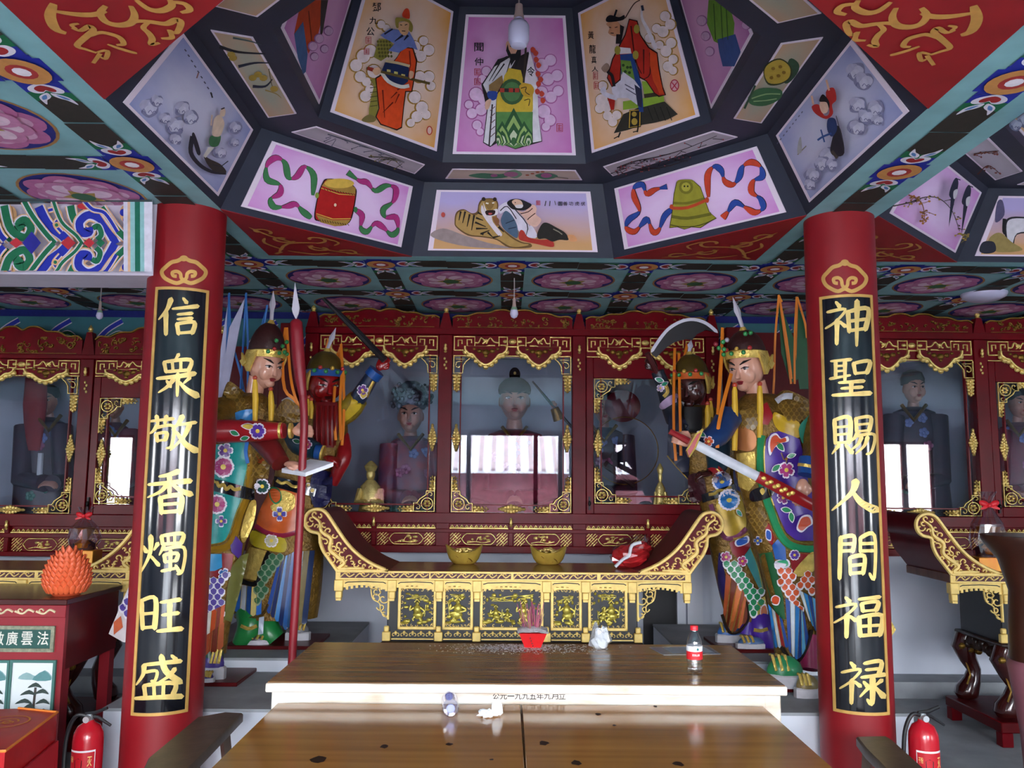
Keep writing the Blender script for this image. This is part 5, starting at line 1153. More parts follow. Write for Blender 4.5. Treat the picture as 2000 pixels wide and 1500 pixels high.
    # back rows: side boards of the body, carved apron, cabriole legs, stand
    DK = mat('dark_carved_wood', '2c1a14', rough=.3, noise=.4, nscale=14, bump=.4, bscale=30)
    b = B(); b.bx(xb0-.03, xb1+.03, AY-.01, AY+AD-.05, zb-.03, zb-.008, bev=.006); b.build('waist_board', DK, t)
    b = B(); rnd = random.Random(5)
    for k in range(40): b.ell((xb0+(xb1-xb0)*(k+.5)/40, AY+.02, zb-.07+rnd.uniform(-.02, .02)), (.035, .03, .035), 8, 6)
    for k in range(14):
        for xx in (xb0-.0, xb1+.0): b.ell((xx, AY+.02+(AD-.1)*k/13, zb-.07+rnd.uniform(-.02, .02)), (.03, .03, .035), 8, 6)
    b.bx(xb0, xb1, AY+.02, AY+AD-.08, zb-.11, zb-.03); b.build('carved_apron', DK, t)
    stz = .15
    for sx, xx in ((-1, xb0+.03), (1, xb1-.03)):
        for yy in (AY+.04, AY+AD-.1):
            b = B(); pr = [(0, 0, zb-.05, .075), (sx*.03, 0, zb-.12, .075), (sx*.0, 0, zb-.2, .055), (-sx*.035, 0, zb-.27, .045), (-sx*.02, 0, zb-.34, .055), (sx*.02, 0, stz+.05, .075), (sx*.03, 0, stz+.02, .07), (sx*.03, 0, stz+.002, .05)]
            b.tube([V((xx+a, yy+c, z)) for a, c, z, r in pr], [r for *_, r in pr], 12); lg = b.build('leg', mat('leg_red_brown', '3c1210', rough=.18, noise=.3, nscale=8, coat=.5), t)
            b = B()
            for a in range(7): b.ell((xx+.07*math.cos(a*.9), yy-.05+.012*math.sin(a*2), zb-.07-.012*a), (.026, .02, .022), 8, 6)
            b.tube([V((xx+sx*.06, yy-.02, zb-.16)), V((xx+sx*.03, yy-.03, zb-.22)), V((xx+sx*.005, yy-.03, zb-.3)), V((xx+sx*.04, yy-.045, zb-.36))], .007, 6)
            b.build('leg_gilding', GOLDO, lg)
    b = B(); b.bx(xb0-.1, xb1+.1, AY-.08, AY+AD-.02, .085, stz, bev=.006); b.build('stand_top', DRED, t)
    for xx in (xb0-.06, xb1+.06):
        for yy in (AY-.04, AY+AD-.06): b = B(); b.bx(xx-.035, xx+.035, yy-.035, yy+.035, 0, .085, bev=.004); b.build('stand_foot', RED, t)
    return t
altar = make_altar('gilded altar bench with upturned scroll ends behind the inscribed table, holding two ingot bowls', (.05, 5.6, 0))
ALZ = az(1117)
a2 = copy_tree(altar, V(altar.location)+V((3.87, .07, 0))); a2['label'] = 'gilded altar with upturned end and dark curved legs on red stand beside dark tub'
a3 = copy_tree(altar, V(altar.location)+V((-3.42, -.12, -.02))); a3['label'] = 'gilded altar bench end rising behind the red cabinet with green signboard'; 
a3.location.z = 0
# ---- gilded ingot bowls
def ingot(label, px, py):
    q = atZ(px, py, ALZ); c = V((q.x, q.y, ALZ)); t = thing('ingot_bowl', label, 'bowl', c)
    GB = mat('polished_gold_foil', 'e8c455', rough=.24, metal=.5, noise=.2, nscale=20, bump=.2, bscale=25)
    def ring(a, bb, z, lift, n=28): return [c+V((a*math.cos(2*math.pi*i/n), bb*math.sin(2*math.pi*i/n), z+lift*abs(math.cos(2*math.pi*i/n))**2.4)) for i in range(n)]
    b = B(); b.loft([ring(.066, .05, 0, 0), ring(.08, .06, .008, 0), ring(.102, .076, .032, .004), ring(.116, .085, .06, .014), ring(.128, .09, .08, .05), ring(.124, .086, .081, .05), ring(.1, .07, .062, .01)]); b.build('bowl', GB, t)
    b = B(); 
    for k in (-1, 0, 1): 
        b.tube([c+V((.03*k+.045*math.cos(a*.5)*.6, -.062-.012*math.sin(a*.35), .02+.008*a)) for a in range(6)], .004, 5)
    b.build('embossed_scroll', GOLDO, t)
    rnd = random.Random(px); b = B()
    for i in range(46):
        a = rnd.uniform(0, 6.28); r = math.sqrt(rnd.random()); b.ell(c+V((.082*r*math.cos(a), .058*r*math.sin(a), 0.078+.03*(1-r)+rnd.uniform(0, .006))), (.013, .012, .008), 7, 5)
    b.build('gold_nuggets', GOLD, t)
ingot('gold ingot shaped bowl of gold beads standing alone on the altar top', 906, 1101); ingot('gold ingot shaped bowl of gold beads next to the red cloth bundle', 1071, 1102)
# ---- red cloth in clear bag
q = atZ(1236, 1110, ALZ); t = thing('red_cloth_bundle', 'red cloth bundle in clear plastic bag lying against the altar scroll end', 'cloth bundle', (q.x, q.y+.05, ALZ))
b = crumple((q.x, q.y+.05, ALZ), .125, .09, .085, 21, n=18, m=12, amp=.12)
for v in b.v: v.z += max(0, (v.x-q.x))*.45
b.build('cloth', mat('scarlet_cloth', 'c8141c', rough=.75, noise=.2, nscale=12, bump=.4, bscale=14), t, smooth=None)
b = B(); ridge(b, [(q.x-.12, ALZ+.012), (q.x-.07, ALZ+.06), (q.x-.03, ALZ+.085), (q.x-.01, ALZ+.15), (q.x+.05, ALZ+.17)], .022, q.y-.04, .012, 4); b.build('white_ribbon', mat('white_tape', 'dcdfe6', rough=.6), t)
b = crumple((q.x+.004, q.y+.052, ALZ), .14, .1, .1, 23, n=18, m=12, amp=.1, peak=.03)
for v in b.v: v.z += max(0, (v.x-q.x))*.5
b.build('clear_bag', glass_mat('bag_film', (.93, .92, .92), .12, .15), t, smooth=None)
# ================================================================== red altar cabinet with signboard and pictures
REDC = mat('cabinet_red_paint', '8e1824', rough=.4, noise=.15, nscale=6)
CY = 4.5; cxr = atY(125, 1250, CY).x; ctop = atY(120, 1170, CY).z; CD = .62; cx0 = cxr-1.5
t = thing('altar_cabinet', 'red altar cabinet with green signboard and two framed landscape pictures, lotus lamp on top', 'cabinet', ((cx0+cxr)/2, CY+CD/2, 0))
cP = lambda px, py: atY(px, py, CY)
b = B(); b.bx(cx0-.02, cxr+.012, CY-.02, CY+CD, ctop-.03, ctop, bev=.004); b.build('top', mat('cabinet_top', '4a1c1a', rough=.25, noise=.3, nscale=5), t)
b = B(); b.bx(cx0, cxr, CY, CY+.03, .02, ctop-.03); front = b.build('front_board', REDC, t)
b = B(); b.bx(cxr-.03, cxr, CY+.03, CY+CD-.02, cP(120, 1310).z, ctop-.03); b.build('side_board', DRED, t)
for yy in (CY+.05, CY+CD-.06): b = B(); b.bx(cxr-.06, cxr-.001, yy-.03, yy+.03, 0, ctop-.03); b.build('leg', REDC, t)
for yy in (CY+.05, CY+CD-.06): b = B(); b.bx(cx0+.001, cx0+.06, yy-.03, yy+.03, 0, ctop-.03); b.build('leg', REDC, t)
b = B(); b.bx(cx0, cxr+.004, CY-.008, CY, cP(100, 1206).z, ctop-.03, bev=.003); fz = b.build('frieze', REDC, t)
b = B(); z_ = cP(60, 1195).z
for k in range(9):
    x = cxr-.05-k*.11; ridge(b, [(x, z_), (x-.03, z_+.012), (x-.06, z_-.008), (x-.1, z_+.004)], .012, CY-.008, .006, 4); ridge(b, spiral(x-.075, z_+.006, .014, .004, 0, 5, 8), .007, CY-.008, .006)
b.build('frieze_scroll', mat('cream_gilt', 'd8c8a0', rough=.45), fz)
def framed(b0, px0, py0, px1, py1, m1, m2, bw, name):
    p, q = cP(px0, py0), cP(px1, py1); x0, x1, z1, z0 = p.x, q.x, p.z, q.z
    b = B(); 
    for s in ((x0, x1, z0, z0+bw), (x0, x1, z1-bw, z1), (x0, x0+bw, z0+bw, z1-bw), (x1-bw, x1, z0+bw, z1-bw)): b.bx(s[0], s[1], CY-.014, CY, s[2], s[3])
    o = b.build(name, m1, b0); b = B(); b.bx(x0+bw, x1-bw, CY-.006, CY, z0+bw, z1-bw); g = b.build('field', m2, o); return o, (x0+bw, x1-bw, z0+bw, z1-bw)
sg_, r_ = framed(front, -60, 1221, 106, 1273, mat('greenish_fret_border', '8a8c74', rough=.5, noise=.4, nscale=60), mat('sign_green', '1d5048', rough=.45), .018, 'signboard')
for ch, px in zip('法雲廣啟', (85, 54, 25, -2)):
    b = B(); text_into(b, ch, lambda u, v: V((cP(px-11+22*u, 1247).x, CY-.0065, cP(px, 1260-27*v).z))); b.build('sign_character', mat('sign_letter', 'd8d8cc', rough=.5), sg_, smooth=None)
PICW = mat('picture_white', 'e2e8ea', rough=.35)
GRF = mat('picture_green_frame', '3f7068', rough=.45)
for px0, px1 in ((22, 103), (-62, 13)):
    fo, (x0, x1, z0, z1) = framed(front, px0, 1288, px1, 1420, GRF, PICW, .014, 'picture_frame')
    p = Paint((0, CY-.0065, 0), (0, -1, 0), V((1, 0, 0)), V((0, 0, 1)), toward=False); w, h_ = x1-x0, z1-z0
    p.blob([(x0+w*.15, z0+h_*.74), (x0+w*.35, z0+h_*.84), (x0+w*.6, z0+h_*.78), (x0+w*.8, z0+h_*.88), (x0+w*.98, z0+h_*.74), (x0+w*.5, z0+h_*.72)], '8fb0b0', 3); p.blob([(x0+w*.5, z0+h_*.72), (x0+w*.78, z0+h_*.87), (x0+w*.97, z0+h_*.72)], '5f8f90', 3)
    p.stroke([(x0+w*.55, z0), (x0+w*.58, z0+h_*.3), (x0+w*.6, z0+h_*.6)], w*.06, '4a4440')
    for u, v_, a in ((.6, .62, .2), (.45, .5, .22), (.78, .52, .2), (.36, .36, .24), (.82, .36, .2), (.5, .28, .18), (.34, .18, .2), (.84, .2, .2)): p.blob([(x0+w*(u-a), z0+h_*(v_-.03)), (x0+w*u, z0+h_*(v_+.06)), (x0+w*(u+a*.8), z0+h_*(v_-.03)), (x0+w*u, z0+h_*(v_-.01))], '3c4a46', 3)
    p.build('picture_paint', fo)
# ---- lotus lamp of orange petals
q = atZ(130, 1150, ctop); lc = V((q.x, CY+.17, ctop)); lc.x = atY(130, 1150, lc.y).x
t = thing('lotus_lamp', 'orange lotus bud lamp of overlapping petals standing on the red cabinet', 'lamp', lc)
LH = atY(130, 1073, lc.y).z-ctop; LR = (atY(170, 1120, lc.y).x-atY(88, 1120, lc.y).x)/2
b = B(); b.lathe([(LR*.6, 0), (LR*.86, LH*.2), (LR*.84, LH*.4), (LR*.66, LH*.68), (LR*.3, LH*.88), (.01, LH*.93)], lc, 20); b.build('core', mat('lamp_core', 'c8502c', rough=.5), t)
pb = B(); pb.loft([[V((s*wd*math.cos(a), d+.006*math.sin(a), z)) for a in [i*math.pi/4 for i in range(8)]] for s, wd, d, z in ((1, .008, 0, -.02), (1, .019, -.008, .0), (1, .016, -.014, .018), (1, .002, -.019, .036))])
pm = pb.mesh('petal', mat('orange_petal', 'e8683c', rough=.42, noise=.15, nscale=20), 50)
for row in range(9):
    z = LH*(.07+.098*row)+.016; u = z/LH; r = LR*(.74+.9*u-1.5*u*u) if u < .75 else LR*(.74+.675-.84)*(1-u)/.25*1.0+.004
    n = max(5, int(2*math.pi*r/.026))
    for k in range(n):
        a = 2*math.pi*(k+.5*(row % 2))/n; inst(pm, 'petal', lc+V((r*math.cos(a), r*math.sin(a), z)), t, rot=(.25-.5*u, 0, a+math.pi/2))
# ---- kneeling box under fringed red cloth
KY = 3.72; kz = atY(60, 1392, KY+.2).z; kx1 = atY(112, 1400, KY+.35).x
t = thing('kneeling_box', 'kneeling box draped in red satin cloth with gold piping and fringe', 'kneeler', (kx1-.4, KY, 0))
SAT = mat('red_satin', 'b01018', rough=.35, noise=.2, nscale=7, bump=.15, bscale=9)
kb = [atZ(-120, 1388, kz), atZ(36, 1384, kz), atZ(112, 1392, kz), atZ(10, 1468, kz), atZ(-160, 1470, kz)]
b = B(); b.prism([V((p.x, p.y, .03)) for p in kb], (0, 0, kz-.03)); b.build('cloth_body', SAT, t)
b = B(); b.tube([V((p.x, p.y, kz+.002)) for p in kb[1:]], .006, 6); b.build('gold_piping', mat('orange_piping', 'e08030', rough=.5), t)
p = Paint((0, 0, kz+.001), (0, 0, 1), V((1, 0, 0)), V((0, 1, 0)), toward=False); cc = atZ(12, 1410, kz); p.stroke(circ(cc.x, cc.y, .09, .09, 24)+[(cc.x+.09, cc.y)], .008, 'd8933c'); p.stroke(spiral(cc.x, cc.y, .05, .01, 0, 8), .008, 'd8933c'); p.stroke(spiral(cc.x+.02, cc.y-.01, .03, .01, 2, 8), .007, 'd8933c'); p.build('embroidery', t)
a_, c_ = V((kb[2].x, kb[2].y, 0)), V((kb[3].x, kb[3].y, 0)); nn = (c_-a_).cross(V((0, 0, 1))).normalized()
if nn.x < 0: nn = -nn
b = B(); n = 70
for k in range(n):
    p_ = a_.lerp(c_, (k+.5)/n)+nn*.008; b.tube([p_+V((0, 0, kz-.12)), p_+nn*.004+V((random.uniform(-.003, .003), 0, kz-.25-random.uniform(0, .02)))], [.006, .004], 5)
fo = b.build('fringe', mat('red_fringe', 'a01420', rough=.6), t); fo['kind'] = 'stuff'
# ---- wrapped offerings in cellophane
def offering(label, c, h, r, box):
    c = V(c); t = thing('wrapped_offering', label, 'gift', c); rnd = random.Random(int(h*1000))
    if box: b = B(); b.box(c+V((0, 0, .045)), (r*1.9, r*1.3, .09), bev=.004); b.build('gold_box', mat('gold_red_card', 'e8a838', rough=.3, metal=.3, noise=.5, nscale=9, col2='c83018'), t)
    z0 = .09 if box else 0
    b = B(); n = 18; prof = [(r*.75, z0), (r*1.0, z0+(h-z0)*.25), (r*.85, z0+(h-z0)*.5), (r*.2, z0+(h-z0)*.78), (r*.16, z0+(h-z0)*.8), (r*.4, z0+(h-z0)*.92), (r*.55, h)]
    b.loft([[c+V((q*math.cos(2*math.pi*i/n)*rnd.uniform(.82, 1.15), q*.7*math.sin(2*math.pi*i/n)*rnd.uniform(.82, 1.15), z)) for i in range(n)] for q, z in prof], cap=False); b.build('cellophane', glass_mat('cellophane', (.92, .84, .9), .2, .08), t, smooth=None)
    b = B(); b.lathe([(r*.3, z0), (r*.55, z0+h*.04), (r*.6, z0+h*.12), (r*.25, z0+h*.18), (r*.5, z0+h*.3), (r*.62, z0+h*.38), (r*.1, z0+h*.4)], c, 14); b.build('gold_ingot_tower', mat('amber_gold', 'b8701c', rough=.3, metal=.5), t)
    b = B(); b.lathe([(r*.7, z0), (r*.75, z0+h*.1), (r*.4, z0+h*.16)], c+V((0, 0, .002)), 14, 1, .6); b.build('dark_base', mat('dark_tray', '2a1018', rough=.4), t)
    k = c+V((0, -r*.15, z0+(h-z0)*.79)); b = B()
    for s in (-1, 1):
        b.ell(k+V((s*r*.28, -.01, r*.08)), (r*.28, r*.1, r*.17), 10, 6, Matrix.Rotation(-s*.4, 3, 'Y')); b.tube([k, k+V((s*r*.3, -.02, -r*.12)), k+V((s*r*.5, -.02, -r*.2))], [r*.1, r*.09, r*.05], 6, flat=.3)
    b.ell(k+V((0, -.015, 0)), (r*.13, r*.1, r*.13), 8, 6); b.build('red_bow', mat('red_ribbon', 'd81c28', rough=.4), t)
Ya = 5.62
q = atY(163, 1125, Ya); offering('cellophane wrapped offering with red bow behind the orange lotus lamp', (q.x, Ya-.02, ALZ), atY(163, 990, Ya).z-ALZ, .1, True)
q = atY(1925, 1100, Ya); offering('cellophane wrapped offering with red bow on gold box on the altar beside the dark tub', (q.x+.03, Ya, ALZ), atY(1925, 960, Ya).z-ALZ, .125, True)
# ---- dark tub at the picture's edge
TY = 3.9; q = atY(2030, 1100, TY); zt = atY(2000, 1046, TY).z; zw = atY(2000, 1290, TY).z; r1 = atY(2030, 1100, TY).x-atY(1928, 1050, TY).x
t = thing('wooden_tub', 'dark brown turned wooden tub with overhanging rim on flared dusky pink foot', 'tub', (q.x, TY, 0)); c = V((q.x, TY, 0))
hh = zt
b = B(); b.lathe([(r1*.62, zw), (r1*.60, zw+(hh-zw)*.3), (r1*.56, zw+(hh-zw)*.55), (r1*.72, zw+(hh-zw)*.8), (r1*.95, zw+(hh-zw)*.93), (r1, zw+(hh-zw)*.97), (r1, hh), (r1*.9, hh), (r1*.86, hh-.05)], c, 40); b.build('tub_body', mat('dark_tub_wood', '33180f', rough=.35, noise=.3, nscale=5), t)
b = B(); b.lathe([(r1*.42, 0), (r1*.44, zw*.2), (r1*.5, zw*.6), (r1*.66, zw*.97), (r1*.6, zw)], c, 40); b.build('foot', mat('dusky_pink_foot', '7a4a54', rough=.5, noise=.2), t)
# ---- hanging bulbs and the round lamp
def bulb(label, top, c, r, h, base_h, tall=False):
    t = thing('light_bulb', label, 'light bulb', (c.x, c.y, c.z)); 
    b = B(); prof = [(r*.3, 0), (r*.75, h*.06), (r, h*.25), (r, h*.72), (r*.8, h*.85), (r*.45, h*.93), (r*.4, h)] if tall else [(r*.1, 0), (r*.7, h*.12), (r, h*.4), (r*.85, h*.72), (r*.5, h)]
    b.lathe(prof, c, 20); b.build('glass_bulb', mat('milky_bulb', 'c8c4e0', rough=.3), t)
    b = B(); b.lathe([(r*.5, h), (r*.45, h+base_h*.3), (r*.42, h+base_h*.3), (r*.34, h+base_h), (r*.1, h+base_h+.005)], c, 16); b.build('socket', mat('bakelite_pale', 'b09890', rough=.5), t)
    b = B(); b.tube([c+V((0, 0, h+base_h)), V((c.x, c.y, top))], .004, 6); b.build('cord', mat('cord_pale', '9a9090', rough=.6), t)
    if not tall: b = B(); b.lathe([(r*.86, h*.72), (r*.6, h*1.0), (r*.5, h)], c+V((0, 0, .002)), 16); b.build('green_collar', mat('green_collar', '7a9a80', rough=.4), t)
cb = atY(1013, 93, 3.3); tb = atY(1013, 36, 3.3); bulb('large milky bulb hanging in the painted dome', 4.54, cb, (atY(1034, 80, 3.3)-atY(993, 80, 3.3)).length/2, tb.z-cb.z, .06, True)
cb = atY(1004, 622, 5.5); bulb('small bulb with green collar hanging before the shrine cornice', ZC, cb, .028, .075, .06)
cb = atY(194, 624, 5.5); bulb('small pale bulb hanging beneath the painted beam bay', ZC, cb, .022, .06, .06)
q = atZ(1922, 578, ZC-.02); b = B(); b.lathe([(.02, 0), (.1, .01), (.14, .03), (.15, .05), (.15, .058)], (q.x, q.y, ZC-.06), 28); tag(b.build('ceiling_lamp', mat('milky_bulb')), 'round flat milky ceiling lamp on the painted ceiling', 'lamp')
# ================================================================== guardian statues
class Statue:
    def __init__(s, label, px, Y, z):
        s.Y = Y; s.t = thing('guardian_statue', label, 'statue', (atY(px, 1200, Y).x, Y, z)); s.v = []; s.f = []; s.tree = None; s.z = z
    def add(s, b, name, m, solid=True, parent=None):
        if solid:
            o = len(s.v); s.v += b.v; s.f += [[i+o for i in f] for f in b.f]; s.tree = None
        return b.build(name, m, parent or s.t)
    def hand(s, b, m): return b.blended('hand', m, s.t, .0055)
    def bvh(s):
        if s.tree is None: s.tree = BVHTree.FromPolygons(s.v, s.f)
        return s.tree
    def body(s, name, m, rows, ratio=.62, n=26):
        rows = smoothline(rows, 3) if len(rows) > 2 else rows
        return s.add(loft_px(rows, s.Y, ratio, n), name, m)
    def limb(s, name, m, pts, n=12, solid=True):        # pts (px, py, dy, radius px)
        q = smoothline(pts, 3) if len(pts) > 2 else pts
        b = B(); b.tube([atY(x, y, s.Y+d) for x, y, d, r in q], [r*m_per_px(s.Y+d) for x, y, d, r in q], n); return s.add(b, name, m, solid)
    def hit(s, x, y):
        d = pix(x, y).normalized(); h = s.bvh().ray_cast(CAM, d, 20)
        return (h[0], d, h[3]) if h[0] is not None and abs(h[0].y-s.Y) < .8 else (None, d, None)
    def drape(s, pts, off, dense=True):
        """points on the statue's surface (nearest hit depth where the outline overshoots), lifted by off"""
        hs = [s.hit(x, y) for x, y in pts]; ok = [(p, h[0]) for p, h in zip(pts, hs) if h[0] is not None]
        out = []
        for p, h in zip(pts, hs):
            if h[0] is not None: out.append(h[0]-h[1]*off)
            else:
                if ok: q = min(ok, key=lambda o: (o[0][0]-p[0])**2+(o[0][1]-p[1])**2)[1]; yy = q.y+.01
                else: yy = s.Y
                out.append(atY(p[0], p[1], yy)-h[1]*off)
        return out
    def patch(s, name, m, pts, off=.008, k=3, res=13, thick=.02, parent=None, solid=False):
        o = smoothline(pts, k, True) if k else pts
        bm = bmesh.new(); vs = [bm.verts.new((x, y, 0)) for x, y in o]
        es = [bm.edges.new((vs[i], vs[(i+1) % len(vs)])) for i in range(len(vs))]
        bmesh.ops.triangle_fill(bm, edges=es, use_beauty=True)
        for _ in range(4):
            lg = [e for e in bm.edges if e.calc_length() > res]
            if not lg: break
            bmesh.ops.subdivide_edges(bm, edges=lg, cuts=1); bmesh.ops.triangulate(bm, faces=bm.faces[:])
        bm.verts.index_update(); P2 = [(v.co.x, v.co.y) for v in bm.verts]; F_ = [[v.index for v in f.verts] for f in bm.faces]
        bd = [(e.verts[0].index, e.verts[1].index) for e in bm.edges if len(e.link_faces) == 1]; bm.free()
        top = s.drape(P2, off); n = len(top); bot = [p+(p-CAM).normalized()*thick for p in top]
        b = B(); b.add(top+bot, F_+[[a, c, n+c, n+a] for a, c in bd]); o_ = b.build(name, m, parent or s.t, smooth=50)
        if solid:
            k0 = len(s.v); s.v += b.v; s.f += [[i+k0 for i in f] for f in b.f]; s.tree = None
        return o_
    def flat(s, b, m, pts, off, k=3):
        b.use(m); q = s.drape(smoothline(pts, k, True) if k else pts, off); b.poly(q) if len(q) > 4 else b.add(q, [list(range(len(q)))])
    def line(s, name, m, pts, w, off=.012, k=4, parent=None, round_=False):
        q = smoothline(pts, k) if k and len(pts) > 2 else pts; Lf, Rg = stroke_outline(q, w); n = len(q)
        A = s.drape(Lf, off*.3); C_ = s.drape(q, off); D = s.drape(Rg, off*.3); b = B()
        b.add(A+C_+D, [[i, i+1, n+i+1, n+i] for i in range(n-1)]+[[n+i, n+i+1, 2*n+i+1, 2*n+i] for i in range(n-1)]); return b.build(name, m, parent or s.t, smooth=60)
    def flower(s, x, y, r, c, n=5, off=.02, rot=0, core='e8c850', white='ece4ee'):
        b = B()
        for i in range(n):
            a = rot+i*2*math.pi/n; T = lambda l, q: [(x+(u*math.cos(a)-v*math.sin(a))*r*q, y+(u*math.sin(a)+v*math.cos(a))*r*q) for u, v in l]
            P = [(.1, 0), (.45, .36), (.85, .38), (1.0, .12), (.92, 0), (1.0, -.12), (.85, -.38), (.45, -.36)]
            s.flat(b, lac(white), T(P, 1), off, 0); s.flat(b, lac(c), T(P, .8), off+.0025, 0)
        s.flat(b, lac(core), circ(x, y, r*.25, None, 8), off+.005, 0); return b.build('painted_flower', None, s.t, smooth=None)
    def leaf(s, x, y, r, a, c='2f8a5a', off=.02):
        b = B(); T = lambda q: [(x+(u*math.cos(a)-v*math.sin(a))*r*q, y+(u*math.sin(a)+v*math.cos(a))*r*q) for u, v in ((-1, 0), (-.4, .45), (.3, .45), (1, 0), (.3, -.45), (-.4, -.45))]
        s.flat(b, lac('ece4ee'), T(1), off, 2); s.flat(b, lac(c), T(.78), off+.0025, 2); b.build('painted_leaf', None, s.t, smooth=None)
    def cloud(s, pts, c, edge='ece4ee', off=.02, sh=.78):
        b = B(); cx = sum(p[0] for p in pts)/len(pts); cy = sum(p[1] for p in pts)/len(pts)
        s.flat(b, lac(edge), pts, off); s.flat(b, lac(c), [(cx+(x-cx)*sh, cy+(y-cy)*sh) for x, y in pts], off+.003); b.build('painted_cloud', None, s.t, smooth=None)
    def scales(s, region, c, r, off=.02, white='e8e4ea', name='scale_armour'):
        xs = [p[0] for p in region]; ys = [p[1] for p in region]; b = B(); row = 0; y = max(ys)-r*.4; L_ = off
        def inside(x, y):
            w = False
            for i in range(len(region)):
                (x1, y1), (x2, y2) = region[i], region[i-1]
                if (y1 > y) != (y2 > y) and x < (x2-x1)*(y-y1)/(y2-y1)+x1: w = not w
            return w
        while y > min(ys):
            x = min(xs)+(r*.55 if row % 2 else 0)
            while x < max(xs):
                if inside(x, y):
                    P = [(x+u*r*.62, y+v*r) for u, v in ((-1, -.3), (-.9, .25), (-.45, .62), (0, .72), (.45, .62), (.9, .25), (1, -.3), (0, -.7))]
                    s.flat(b, lac(white), P, L_, 0); s.flat(b, lac(c), [(x+(a-x)*.72, y-.12*r+(d-y)*.72) for a, d in P], L_+.002, 0)
                x += r*1.15
            y -= r*.82; row += 1; L_ += .0011
        return b.build(name, None, s.t, smooth=None)
    def stripes(s, A, C_, cols, off=.014, gold=True):       # pleats between the top polyline A and the bottom polyline C_
        def at(P, t):
            k = t*(len(P)-1); i = min(int(k), len(P)-2); f = k-i; return (P[i][0]+(P[i+1][0]-P[i][0])*f, P[i][1]+(P[i+1][1]-P[i][1])*f)
        n = len(cols)
        for i, c in enumerate(cols):
            a0, a1, c0, c1 = at(A, i/n), at(A, (i+1)/n), at(C_, i/n), at(C_, (i+1)/n); m0 = ((a0[0]+c0[0])/2, (a0[1]+c0[1])/2); m1 = ((a1[0]+c1[0])/2, (a1[1]+c1[1])/2)
            cm = ((c0[0]+c1[0])/2+(c0[0]-a0[0])*.03, (c0[1]+c1[1])/2+4)
            s.patch('pleat', lac(c), [a0, a1, m1, c1, cm, c0, m0], off+.004*(i % 2), 0, 18, .02)
        if gold:
            for i in range(1, n): s.line('pleat_piping', GOLD, [at(A, i/n), at(C_, i/n)], 3, off+.012, 0)
BRZ = mat('bronze_gold_armour', '8a6828', rough=.3, metal=.4, noise=.4, nscale=28, bump=.8, bscale=70, col2='46310f')
GLEAF = mat('gold_leaf_armour', 'ecca68', rough=.24, metal=.45, noise=.25, nscale=25, bump=.7, bscale=55)
FLESH = mat('statue_flesh', 'd8a088', rough=.25, noise=.08, nscale=6, coat=.2)
REDF = mat('statue_red_face', '8e1214', rough=.22, noise=.15, nscale=8, coat=.3)
BLKF = mat('statue_dark_face', '42201e', rough=.2, noise=.2, nscale=8, coat=.3)
ORB = mat('orange_ribbon', 'd87a1c', rough=.5); YTS = mat('yellow_tassel', 'e0b22c', rough=.55, bump=.3, bscale=60); WSTEEL = mat('white_painted_blade', 'c9c6d4', rough=.35)
PIT = .24
def helmet(S, c, rx, rz, turn, dome, band, spike, beads, wing=True, cheek=GLEAF, tall=1.62):
    R = Matrix.Rotation(turn, 3, 'Z') @ Matrix.Rotation(PIT*.6, 3, 'X'); P = lambda x, y, z: c + R @ V((x*rx, y*rx*1.05, z*rz))
    b = B(); b.ell(c+V((0, 0, rz*.5)), (rx*1.18, rx*1.26, rz*(tall-.5)), 20, 12, R)
    for v in b.v: v.z = max(v.z, c.z+rz*.42)
    S.add(b, 'helmet_dome', dome)
    b = B(); n = 28
    b.loft([[P(r*math.cos(2*math.pi*i/n), r*1.02*math.sin(2*math.pi*i/n), z+.1*max(0, -math.sin(2*math.pi*i/n))) for i in range(n)] for r, z in ((1.0, .36), (1.15, .36), (1.2, .5), (1.22, .66), (1.12, .7))], cap=False); S.add(b, 'helmet_band', band)
    for sg in (-1, 1):
        b = B(); pr = [(1.04, .0, .66, 1.1), (1.12, .1, .35, 1.05), (1.12, .2, .1, .9), (1.06, .3, -.14, .6), (1.0, .34, -.3, .3)]
        b.loft([[P(sg*(x-.1*abs(dy+.1)), y+dy*k, z) for dy in (-.5, -.25, .2, .6)]+[P(sg*(x+.13-.1*abs(dy+.1)), y+dy*k, z) for dy in (.6, .2, -.25, -.5)] for x, y, z, k in pr]); S.add(b, 'cheek_guard', cheek)
        if wing: b = B(); b.add([P(sg*1.25, .3, .1), P(sg*1.3, .95, .5), P(sg*1.3, .85, .2), P(sg*1.32, 1.0, .12), P(sg*1.28, .7, -.1), P(sg*1.12, .3, .1), P(sg*1.18, .95, .5), P(sg*1.18, .85, .2), P(sg*1.2, 1.0, .12), P(sg*1.16, .7, -.1)], [(0, 1, 2, 3, 4), (9, 8, 7, 6, 5), (0, 5, 6, 1), (1, 6, 7, 2), (2, 7, 8, 3), (3, 8, 9, 4), (4, 9, 5, 0)]); S.add(b, 'helmet_wing', cheek)
    b = B(); b.tube([P(0, 0, tall-.12), P(0, 0, tall+.1)], [rx*.3, rx*.14], 10); S.add(b, 'spike_collar', GLEAF)
    top = spike; base = P(0, 0, tall+.05); d = top-base; b = B(); b.tube([base, base+d*.35, base+d*.55, top], [.011, .012, .02, .001], 4); S.add(b, 'helmet_spike', WSTEEL)
    for i in range(beads):
        a = -math.pi/2+(i-(beads-1)/2)*.28; b = B(); b.ell(P(1.32*math.cos(a), 1.32*math.sin(a), .66+.16*(i % 2)), rx*.14, 8, 6); b.build('bead', lac(('2f8a4a', 'b03030', '2f8a4a', 'c8a040')[i % 4]), S.t)
    return P
